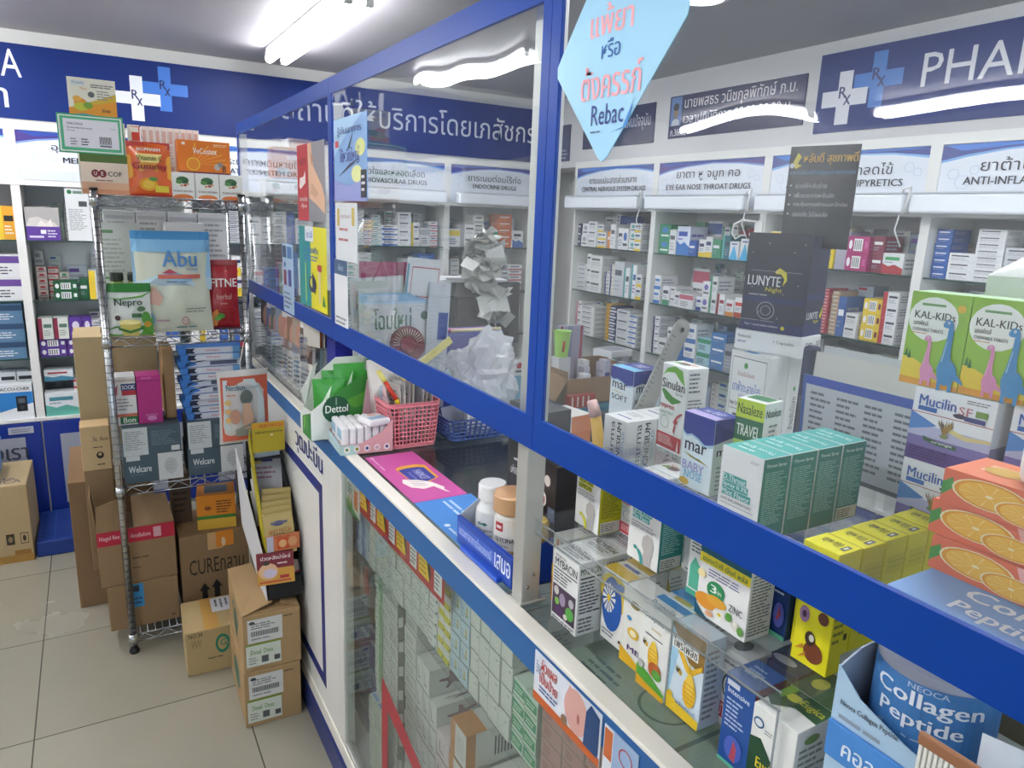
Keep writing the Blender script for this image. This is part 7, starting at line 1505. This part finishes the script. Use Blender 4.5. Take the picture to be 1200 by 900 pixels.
# ================================================================ BROWN CARTONS
def brown(name, label, x0, x1, y0, y1, z0, z1, c='#a98b66', yaw=0, Rr=(), L=(), T_=(), flaps=None, seam=True, group=None):
    """corrugated carton: body mesh, with open flaps as parts where the photo shows them. x0,y0 = near corner"""
    t = empty(name, (x0, y0, z0), label, 'box', group, rz=math.radians(yaw))
    cm = mat(c, .62, bump=.12, bscale=90, mottled=.05)
    d, w, h = x1-x0, y1-y0, z1-z0
    tp = ([R(0, .47, 1, .475, '#5a452e')] if seam else []) + list(T_)
    me = carton_mesh('body', d, w, h, cm, L=list(L), Rr=list(Rr), T_=tp if not flaps else [R(.03, .03, .97, .97, '#4a3a28')], rough=.55, bevel=.002)
    link('body', me, t)
    for f in (flaps or []):
        m = MB(); n = (Vector(f[1])-Vector(f[0])).cross(Vector(f[2])-Vector(f[0])).normalized()*.003
        a = [Vector(p) for p in f]; b = [p+n for p in a]; k = len(a)
        m.add([*a], [tuple(range(k))[::-1]], cm); m.add([*b], [tuple(range(k))], cm); m.add([*a, *b], [(i, (i+1) % k, k+(i+1) % k, k+i) for i in range(k)], mat('#8a6f4c', .6)); m.build('flap', t)
    return t
lab = [R(0, 0, 1, 1, '#cfcfca')]
# beside the aisle
shp = lambda g: [R(.08, .50, .68, .92, '#d0d0cc'), E(.16, .86, .05, .03, '#3a3d42'), F(.14, .74, .62, .86, 3, '#6a6d72'), F(.14, .54, .62, .60, 1, '#8a8d92')]+[R(.14+i*.028, .62, .14+i*.028+.014, .71, '#3a3c40') for i in range(17)]+[R(.04, .08, .64, .46, '#cdd3c6'), R(.04, .46, .64, .49, '#7a9a3a'), T('Dexal  Dexa', .12, .30, .5, .38, '#5a8a3a', True), R(.3, .13, .42, .25, '#5a5d60'), R(.52, .13, .62, .22, '#4a4d50'), F(.08, .12, .26, .26, 3, '#8a8d8a')]+([F(.7, .86, .95, .92, 1, '#6a5a40')])
brown('shipping_carton', 'brown shipping carton with white labels, lower of the two by the counter', .312, .487, 2.125, 2.47, 0, .198, '#a98b62', Rr=shp(0), L=[E(.5, .5, .2, .25, '#3f6a5a')], yaw=-2)
brown('shipping_carton', 'brown shipping carton with one raised flap, upper of the two by the counter', .316, .492, 2.128, 2.47, .1985, .392, '#a98b62', Rr=shp(1), L=[E(.5, .45, .12, .25, '#3a5a50'), ring_(.5, .6, .2, .2, '#3f6a5a', .2)], yaw=-2,
      flaps=[[(0, .002, .1935), (.174, .002, .1935), (.16, .09, .200), (.0, .09, .203)], [(0, .34, .1935), (0, .0, .1935), (.095, .02, .214), (.09, .32, .214)], [(.174, .0, .1935), (.174, .34, .1935), (.12, .32, .205), (.12, .02, .205)]])
card('delivery_note', 'white delivery slip lying on the open flaps of the upper carton', 'paper', (.478, 2.175, .4115), -8, -84, .075, .10, '#c9cbd0', [F(.1, .4, .9, .9, 5, '#7a7d84'), R(.1, .1, .4, .25, '#5a5d62')])
brown('shipping_carton', 'tan carton with a green spiral mark in front of the rack', .180, .362, 2.487, 2.712, 0, .170, '#b09a6e', yaw=-2, Rr=[T('NO.34', .06, .86, .3, .96, '#4a4432', True), ring_(.66, .62, .13, .22, '#1f7a62', .32), R(.62, .58, .82, .66, '#b09a6e'), T('GP', .62, .56, .82, .72, '#1f7a62', True), F(.38, .30, .8, .36, 1, '#5a5240'), T('VVV', .1, .62, .28, .8, '#7a6a4a')], T_=[R(0, .35, 1, .62, '#b98f4a'), R(.05, .55, .5, .98, '#c9cbd0'), F(.1, .6, .45, .9, 3, '#5a5d62')], L=[])
# under the rack
BZ = .0735
brown('stock_carton', 'brown carton with a blue label lying on the lowest rack shelf', -.045, .190, 2.785, 3.065, BZ, .252, '#8f7352', Rr=[R(.28, .45, .50, .98, '#3a8ac0'), R(.34, .80, .44, .94, '#2a2f3a'), F(.3, .5, .48, .7, 2, '#2a4a6a'), R(.88, .1, .94, .13, '#6a4030')])
brown('stock_carton', 'brown carton with a red printed band on the lowest rack shelf', -.062, .192, 2.79, 2.95, .2525, .470, '#8f7454', Rr=[R(0, .74, 1, 1, '#b3213a'), T('Nugel fine', .03, .82, .28, .92, '#e0b9bd', True), T('Arcelladone', .42, .82, .68, .90, '#e0b9bd', True), R(.72, .78, .82, .96, '#cfa0a8'), F(.42, .42, .75, .48, 1, '#5a4630'), F(.42, .25, .58, .3, 1, '#5a4630')],
      flaps=[[(-.0, .0, .217), (.0, .16, .217), (-.012, .14, .35), (-.012, .03, .34)], [(.0, .0, .217), (.09, .0, .217), (.10, -.01, .345), (.005, -.012, .32)], [(.12, .002, .217), (.254, .002, .217), (.24, .12, .29), (.12, .12, .30)]])
brown('stock_carton', 'brown carton with hand lettering and black arrows on the lowest rack shelf', .205, .455, 2.80, 3.065, BZ, .395, '#8a6f4f', Rr=[R(.40, .78, .62, 1.0, '#c9a070'), R(.52, .8, .78, 1.0, '#d9862a'), E(.63, .86, .03, .06, '#e6c9a0'), T('CUREกลาน', .12, .48, .92, .68, '#2c241c'), P([(.28, .0), (.28, .26), (.24, .26), (.32, .36), (.40, .26), (.36, .26), (.36, 0)], '#1c1c1c'), P([(.46, .0), (.46, .28), (.42, .28), (.50, .38), (.58, .28), (.54, .28), (.54, 0)], '#1c1c1c')])
rc('balm_carton', 'yellow-orange carton with a green stripe on the hand-lettered carton', .278, .418, 2.84, .3955, .535, '#d8841e', [R(0, 0, 1, .30, '#d3a83a'), R(0, .30, 1, .40, '#3f7a34'), F(.5, .45, .95, .85, 5, '#5a3a1e'), E(.28, .62, .09, .06, '#8a4a1e')], Ld=[R(0, 0, 1, .3, '#d3a83a'), R(.85, 0, 1, 1, '#3f7a34'), R(.2, .5, .7, .85, '#a8641e')], d=.14, yaw=-8, Td=[R(.2, .2, .8, .8, '#4a5a6a')])
rc('dark_carton', 'dark brown carton behind the yellow-orange one on the lowest rack shelf', .20, .27, 2.94, .3955, .60, '#5a4636', [F(.1, .2, .9, .8, 5, '#3a2c22')], d=.12)
# tall cartons behind the rack post
brown('tall_brown_carton', 'tall plain tan carton standing behind the rack', -.085, .20, 3.14, 3.40, .545, 1.125, '#b09b74', Rr=[])
brown('tall_brown_carton', 'large brown carton with a white sticker on the floor behind the rack', -.150, .15, 3.16, 3.66, 0, .5445, '#86694a', L=[R(.55, .55, .63, .68, '#c3c5c6'), R(.30, .30, .36, .42, '#3a2c22'), R(.42, .26, .48, .38, '#3a2c22'), F(.3, .75, .6, .85, 2, '#4a3a28')])
brown('beige_carton', 'small beige carton with black print beside the rack post', -.086, .008, 2.962, 3.065, .650, .82, '#c4a77c', Rr=[T('St. Ann', .42, .66, .94, .76, '#3a2c22'), F(.4, .5, .9, .55, 1, '#4a3a28'), E(.62, .34, .13, .08, '#2a2420'), E(.62, .36, .06, .035, '#c4a77c'), F(.5, .1, .9, .16, 1, '#3a2c22')], T_=[], seam=False)
brown('stock_carton', 'plain brown carton between the beige carton and the floor', -.085, .008, 2.962, 3.065, .2525, .6495, '#8a7050')
# far left carton, crate, step
brown('shipping_carton', 'brown carton with handwriting on its lid in front of the blue doors', -.78, -.335, 3.735, 4.10, 0, .372, '#b39d76', Rr=[R(.84, .05, .98, .16, '#9a7038'), R(0, .0, 1, .10, '#a8803f'), R(.90, .24, .97, .38, '#3a3024'), R(.905, .25, .965, .37, '#b39d76'), E(.935, .31, .015, .04, '#3a3024'), R(.78, .24, .85, .38, '#3a3024'), E(.815, .31, .02, .04, '#8a7a5a'), R(.68, .45, .69, .6, '#3a3024'), R(.70, .45, .715, .6, '#3a3024'), R(.72, .45, .73, .6, '#3a3024')],
      T_=[T('DYNAMICA', .78, .35, .90, .95, '#3a3f5a', False, 90), T('PHARMA', .70, .4, .78, .9, '#3a3f5a', False, 90), P([(.6, .2), (.8, .1), (.81, .13), (.61, .24)], '#3a3f5a')], yaw=-1)
t = empty('blue_crate', (-.60, 3.80, .3725), 'light blue plastic bin standing on the carton with handwriting', 'bin')
m = MB(); m.rbox((0, 0, 0), (.16, .2, .16), mat('#4a8ac4', .35), .02, seg=3); m.rbox((-.006, -.006, .145), (.166, .206, .16), mat('#5a98d0', .35), .006); m.build('body', t)
t = empty('step_stool', (-.325, 3.74, 0), 'low dark blue plastic step before the cabinet doors', 'stool')
m = MB(); SB = mat('#1d3a86', .4); m.rbox((0, 0, 0), (.21, .40, .075), SB, .006)
for i in range(12): m.rbox((.02, .03+.03*i, .075), (.19, .04+.03*i, .077), mat('#1a3478', .4), .0008)
for x in (.07, .14): m.rbox((x, .01, .075), (x+.004, .39, .0775), mat('#2a4a9a', .4), .0008)
m.build('body', t)
# door lettering and taped slip
m = MB(); art(m, frame((-.60, 4.158, .36), (1, 0, 0), (0, 0, 1)), .25, .06, [T('ของเรา', .05, 0, 1, 1, '#3a3f4a', True)], off=.001)
tag(m.build('door_lettering'), 'dark lettering on the grey door panel above the handwritten carton', 'sign')
m = MB(); m.box((-.42, 4.1575, .49), (-.315, 4.159, .525), mat('#a9adbd', .4)); art(m, frame((-.42, 4.1575, .49), (1, 0, 0), (0, 0, 1)), .105, .035, [F(.1, .2, .9, .8, 2, '#7a7d8a')], off=.0004)
tag(m.build('tape_slip'), 'crinkled white slip taped at the top of the blue door', 'label')

# ================================================================ CARDBOARD SACHET DISPLAYS BESIDE THE COUNTER
t = empty('sachet_stand', (.400, 2.20, .4215), 'tall white and yellow cardboard sachet display against the counter side', 'display')
m = MB(); WP = mat('#d0d0d3', .5); YP = mat('#b3a429', .45); BK = mat('#17181d', .5)
slab([(-.02, .30, .40), (-.005, -.02, .15), (.0, -.045, -.005), (.0, .05, -.005), (-.01, .30, .12)], (-1, 0, 0), .003, WP)
slab([(.006, .18, .50), (.0, .16, .48), (.004, -.035, .16), (.006, .02, .10), (.02, .25, .35), (.012, .255, .435)], (1, 0, 0), .003, YP)
slab([(.006, .26, .0), (.108, .26, .0), (.108, .26, .435), (.006, .26, .435)], (0, 1, 0), .004, BK)
slab([(.108, -.02, .0), (.108, .26, .0), (.108, .26, .435), (.108, .10, .30), (.108, -.02, .15)], (1, 0, 0), .003, BK)
m.box((.004, -.045, -.008), (.108, .24, .06), BK)
m.box((.004, -.02, .145), (.108, .24, .152), BK)
m.box((.006, .14, .40), (.108, .24, .405), BK)
m.build('cardboard', t)
m = MB(); m.box((.006, .132, .43), (.108, .136, .53), mat('#b8a42c', .4)); art(m, frame((.006, .132, .43), (1, 0, 0), (0, 0, 1)), .102, .10, [R(0, .8, 1, 1, '#d0982e'), T('HEAT PATCH', .22, .83, .92, .94, '#a8402a', True), T('แผ่นแปะบรรเทาปวด', .1, .64, .94, .74, '#3a3418', True), E(.6, .57, .05, .03, '#e0d9b4')], off=.0004); m.build('upper_front', t)
m = MB(); m.box((.006, -.034, .152), (.108, -.030, .205), mat('#c9764a', .4)); art(m, frame((.006, -.034, .152), (1, 0, 0), (0, 0, 1)), .102, .053, [R(0, 0, .2, 1, '#c0bcd0'), R(.32, .1, .66, .8, '#c9522a'), E(.48, .45, .12, .25, '#e0b07a'), E(.78, .5, .14, .3, '#d9a070'), F(.25, .82, .95, .95, 1, '#a8402a')], off=.0004); m.build('lower_front', t)
for j in range(5):
    card('heat_patch_sachet', 'gold heat patch sachet standing in the cardboard display, %s' % ('foremost with a pink stripe' if j == 0 else ORD[j]+' from the front'), 'sachet', (.455, 2.178+.022*j, .556), -3+j, -8, .092, .135+.012*j, '#b59f5e',
         [R(.02, .0, .98, .98, '#c2ad72'), P([(.05, .3), (.95, .48), (.95, .25), (.05, .12)], '#b05a9a'), T('HEAT PATCH', .15, .52, .88, .62, '#a8502f', True), T('GOLD', .3, .42, .66, .51, '#5a4a6a', True), E(.5, .76, .2, .06, '#3a4486'), R(.25, .74, .8, .80, '#6a6a8a')], roll=-4+2*j, th=.004, group=None if j == 0 else 'gold sachets')
for j in range(4):
    card('plaster_sachet', 'silver and blue plaster sachet behind the gold ones, %s back' % ORD[j], 'sachet', (.455, 2.33+.012*j, .60+.035*j), 2, -25, .095, .12, '#c3c3c8', [R(.3, .8, .7, .95, '#2f3f86'), F(.1, .3, .9, .7, 3, '#9a6a8a'), R(.05, .75, .3, .95, '#c9b86a')], roll=3*j-4, th=.004, group='silver sachets')
pouch('plaster_sachet', 'blue and white sachet poking up over the yellow display front', (.455, 2.36, .82), (.085, .12), '#c9d3dc', yaw=4, seed=31, puff=.008, dec=[P([(.4, .5), (.9, .8), (.9, .5)], '#2a3f9a'), P([(.5, .9), (.9, .95), (.8, .75)], '#2f6a3a')])
card('red_leaflet_pack', 'red and gold booklet pack standing at the foot of the sachet display', 'packet', (.428, 2.150, .472), -6, -14, .112, .10, '#7a2430', [R(0, .0, 1, .5, '#c9953a'), E(.3, .42, .26, .26, '#d9b08a'), E(.34, .36, .18, .14, '#c3b9d0'), T('ปวดหลังบ่าไหล่', .1, .78, .9, .92, '#e6d6d6', True), F(.55, .6, .95, .7, 1, '#e0c9c9'), E(.25, .68, .1, .06, '#3a3a2a'), R(.05, .06, .9, .12, '#b8502f'), R(.6, .16, .85, .26, '#a8302f')], th=.012)
card('heat_patch_sachet', 'small sachet slipping out beside the red booklet pack', 'sachet', (.475, 2.172, .47), 4, -30, .05, .06, '#b9a9a0', [P([(0, 0), (1, .5), (1, 0)], '#b0405a')], roll=20, th=.003)
m = MB(); art(m, frame((.3915, 2.26, .45), (.0, -1, 0), (0, 0, 1)), .04, .12, [T('RX', 0, 0, 1, 1, '#3a4a9a', True, -90)], off=.0006)

# ================================================================ THE UNCOUNTABLE REST OF THE SHELF STOCK
KEEP = set([(-255,4184,560),(2665,1646,1475),(2662,1857,1205),(2657,2787,1475),(-450,4208,860),(-451,4206,1041),(2670,1734,1546),(-435,4215,1256),(-436,4216,1145),(-449,4206,951),(-365,4209,1435),(2653,1787,1544),(2653,1789,1475),(2652,3289,1205),(2663,2573,1296),(-250,4215,734),(2657,2678,1031),(2818,2784,1205),(-252,4210,949),(-186,4210,949),(2663,1637,1357),(2663,1637,1306),(2664,1637,1256),(2657,1299,1610),(2668,2482,1051),(2663,1635,1205),(2659,1300,1632),(2654,3502,1352),(2669,1886,1475),(2665,3192,1205),(2671,1706,1316),(2820,2731,1475),(2653,2719,1205),(2655,2974,1281),(2657,2509,1205),(-171,4205,1191),(2658,1300,1587),(2669,1705,1205),(-171,4203,1145),(2670,1704,1261),(2657,2678,930),(2669,1393,1538),(-255,4222,860),(2668,2523,1475),(2656,3396,1475),(2672,1484,1625),(2656,2416,930),(2672,1484,1600),(2670,1486,1575),(2669,1394,1507),(2667,1393,1475),(-256,4221,905),(2661,1796,1256),(2653,3501,1279),(2671,1733,1475),(2653,3240,1205),(-61,4220,1145),(2671,2584,1001),(1966,4206,1435),(2656,1298,1565),(2050,4206,1506),(2663,2941,1551),(2657,1298,1543),(2661,1798,1205),(2663,2463,1475),(-120,4210,949),(2661,3218,1082),(2435,4212,1435),(2662,1196,1566),(2658,1298,1520),(2668,2584,930),(2655,3501,1205),(2669,2975,1092),(1771,4204,1435),(2664,2576,1475),(2670,2916,1205),(1630,4203,1587),(2653,3552,1082),(2808,3396,1475),(2655,2886,1475),(2671,2405,1475),(2669,2480,991),(2669,2481,930),(2487,4208,560),(2663,2634,1475),(1630,4204,1536),(2659,3283,1475),(2652,2733,1475),(2662,2454,1205),(767,4216,1435),(2653,3166,1526),(2663,2940,1475),(2663,2390,1205),(2326,4221,1605),(2153,4216,1587),(767,4213,1506),(2326,4220,1562),(2672,1486,1550),(319,4219,860),(2663,2571,1205),(885,4203,1577),(835,4213,1267),(2657,1299,1498),(2663,2823,1205),(2652,3165,1475),(2664,3143,1205),(2667,1894,1369),(2654,3551,1052),(-62,4210,949),(2652,3164,1576),(786,4217,1216),(2653,2974,1205),(2653,3551,1021),(2660,3587,1576),(1773,4216,1358),(2663,2622,1205),(2655,3550,991),(1628,4202,1486),(1630,4204,1435),(2666,2683,1475),(2048,4207,1435),(2418,4214,1287),(2663,3219,1031),(885,4203,1541),(883,4203,1471),(667,4209,1256),(2670,1485,1525),(2664,3144,1276),(2665,2622,1281),(2818,2623,1586),(2669,1485,1500),(2673,1485,1475),(2657,1299,1475),(2670,2974,1051),(2655,3551,930),(885,4203,1435),(1714,4205,1435),(2664,3218,981),(2664,3220,930),(1017,4214,1541),(2666,1950,1475),(2671,2872,1256),(2658,3694,1082),(2660,3342,1107),(2653,3552,961),(2671,2974,1011),(2670,2900,930),(1712,4206,1506),(2666,3533,1566),(751,4209,1001),(2656,3150,1082),(752,4208,931),(884,4202,1506),(2326,4220,1520),(2670,3342,1475),(2662,1195,1536),(667,4208,1145),(485,4212,931),(484,4211,896),(1524,4205,1526),(1525,4206,1496),(1526,4206,1466),(1526,4205,1435),(2658,3586,1475),(2327,4219,1478),(834,4214,1237),(834,4213,1206),(2152,4215,1536),(2663,3675,1544),(-244,4353,1145),(2671,2674,1205),(2655,3150,1021),(2656,3150,991),(2819,2676,1576),(2660,3588,1526),(-244,4352,1267),(-32,4213,1002),(2653,1633,1125),(-193,4369,1267),(-244,4353,1206),(2656,3149,961),(2828,2865,1475),(2348,4203,1216),(2418,4215,1252),(2656,3149,1052),(2655,3150,930),(1840,4206,1557),(836,4217,1506),(2664,3627,1356),(1965,4212,1328),(-145,4368,1237),(834,4217,1471),(2659,3677,1475),(834,4219,1435),(1378,4206,1347),(-243,4354,1237),(2836,2681,1357),(2418,4216,1216),(2834,2558,1327),(-244,4355,1176),(834,4210,1176),(752,4211,860),(2805,3605,1596),(967,4221,1435),(917,4212,1297),(-17,4218,1252),(1274,4215,1252),(-195,4373,1237),(-17,4220,1216),(2672,3408,1125),(2813,3561,1627),(835,4218,1541),(-17,4221,1181),(2659,3343,930),(2653,2764,930),(659,4210,1570),(1465,4219,1592),(657,4208,1525),(1467,4221,1547),(968,4220,1506),(1841,4205,1526),(968,4220,1471),(2653,3484,1521),(1377,4206,1369),(1966,4212,1267),(2833,2557,1296),(2665,1895,1353),(2671,2974,971),(968,4219,1541),(1466,4220,1458),(2655,1935,1380),(-18,4221,1145),(590,4207,891),(318,4231,712),(967,4220,1577),(659,4207,1480),(2651,3484,1475),(2664,3223,1475),(2668,3674,1288),(2668,3676,1260),(2664,3223,1576),(2665,3224,1526),(1275,4215,1287),(2665,3675,1233),(2671,2871,1205),(2657,3343,1036),(589,4209,921),(-136,4218,905),(-137,4220,860),(1671,4219,1328),(2669,3676,1342),(2667,3675,1315),(2659,3343,1072),(2658,3343,1001),(2672,2975,930),(1418,4215,1525),(2662,3450,1475),(658,4207,1435),(1466,4222,1435),(2663,3625,1281),(2666,3674,1205),(2656,3696,981),(2663,2837,1011),(2659,3343,966),(261,4222,921),(659,4208,1547),(1465,4220,1570),(1016,4216,1506),(1357,4206,1525),(657,4210,1503),(1842,4203,1496),(2327,4223,1435),(1965,4209,1297),(918,4208,1267),(1964,4211,1237),(-193,4369,1206),(-127,4217,702),(2656,3745,1521),(2831,2569,1546),(1417,4215,1435),(1842,4205,1435),(2667,3626,1205),(2665,1894,1320),(2667,1894,1287),(1359,4207,1615),(1467,4220,1525),(1418,4212,1503),(1465,4222,1503),(2666,3532,1521),(1417,4212,1480),(1466,4222,1480),(657,4207,1458),(2655,3745,1475),(2664,3532,1475),(1027,4214,1322),(-194,4370,1145),(2652,1934,1366),(2653,1935,1339),(2668,1894,1337),(2656,3694,1031)])
def fold_stock():
    """back rows of the shelves, seen only between and above the front rows: one object of kind stuff"""
    big = MB()
    rnd = random.Random(77)
    cols_ = ['#d6d7d8', '#c9cbce', '#dcdcda', '#bfc6d0', '#c3cfc9', '#d0c9c4', '#a9b6c6', '#b9c9c3', '#8fa3bd']
    marks = ['#3b62ad', '#3f8f6a', '#9a9da5', '#b5383f', '#4aa5a0', '#6a4a96', '#8b93a5', '#8b93a5']
    for wall, divs, zs, H in (('A', DIVA, ZA, HA), ('B', DIVB, ZB, HB)):
        for bay in range(5):
            lo, hi = (divs[bay], divs[bay+1]) if wall == 'A' else (divs[bay+1], divs[bay])
            for lv in range(4):
                rear = (wall, bay, lv) in (('B', 0, 3), ('B', 1, 3), ('B', 1, 2), ('A', 1, 2), ('A', 1, 0), ('A', 1, 3))
                u = lo+.03
                while u < hi-.09:
                    w = rnd.choice([.04, .05, .06, .075, .09]); h = rnd.choice([.025, .032, .04, .055, .075])
                    n = max(1, int(H[lv]*rnd.uniform(.75, 1.0)/h))
                    c = mat(rnd.choice(cols_), .5); q = rnd.choice(marks)
                    dd = .262 if rear else .176+rnd.uniform(0, .012)
                    for k in range(n):
                        z = zs[lv]+k*(h+.0005)+.0004
                        if wall == 'A':
                            big.box((u, A_Y+dd, z), (u+w, A_Y+.29, z+h), c)
                            M = frame((u, A_Y+dd, z), (1, 0, 0), (0, 0, 1))
                        else:
                            big.box((B_X+dd, u, z), (B_X+.29, u+w, z+h), c)
                            M = frame((B_X+dd, u+w, z), (0, -1, 0), (0, 0, 1))
                        art(big, M, w, h, [R(.1, .55, .6, .8, q), R(.1, .2, .85, .38, '#a9acb2')])
                    u += w+.004+rnd.choice([0, 0, .02])
    if KEEP is not None:
        for o in list(bpy.data.objects):
            if o.name.startswith('medicine_carton') and (round(o.location.x*1000), round(o.location.y*1000), round(o.location.z*1000)) not in KEEP:
                me = o.data; M = o.matrix_basis
                vs = [tuple(v.co) for v in me.vertices]
                groups = {}
                for p in me.polygons: groups.setdefault(p.material_index, []).append(tuple(p.vertices))
                for mi_, fs in groups.items():
                    used = sorted({i for f in fs for i in f}); mp = {i: j for j, i in enumerate(used)}
                    big.add([vs[i] for i in used], [tuple(mp[i] for i in f) for f in fs], me.materials[mi_], M=M)
                bpy.data.objects.remove(o)
    tag(big.build('shelf_stock'), 'countless small medicine cartons filling the back rows of the wall shelves', 'boxes', kind='stuff')
fold_stock()
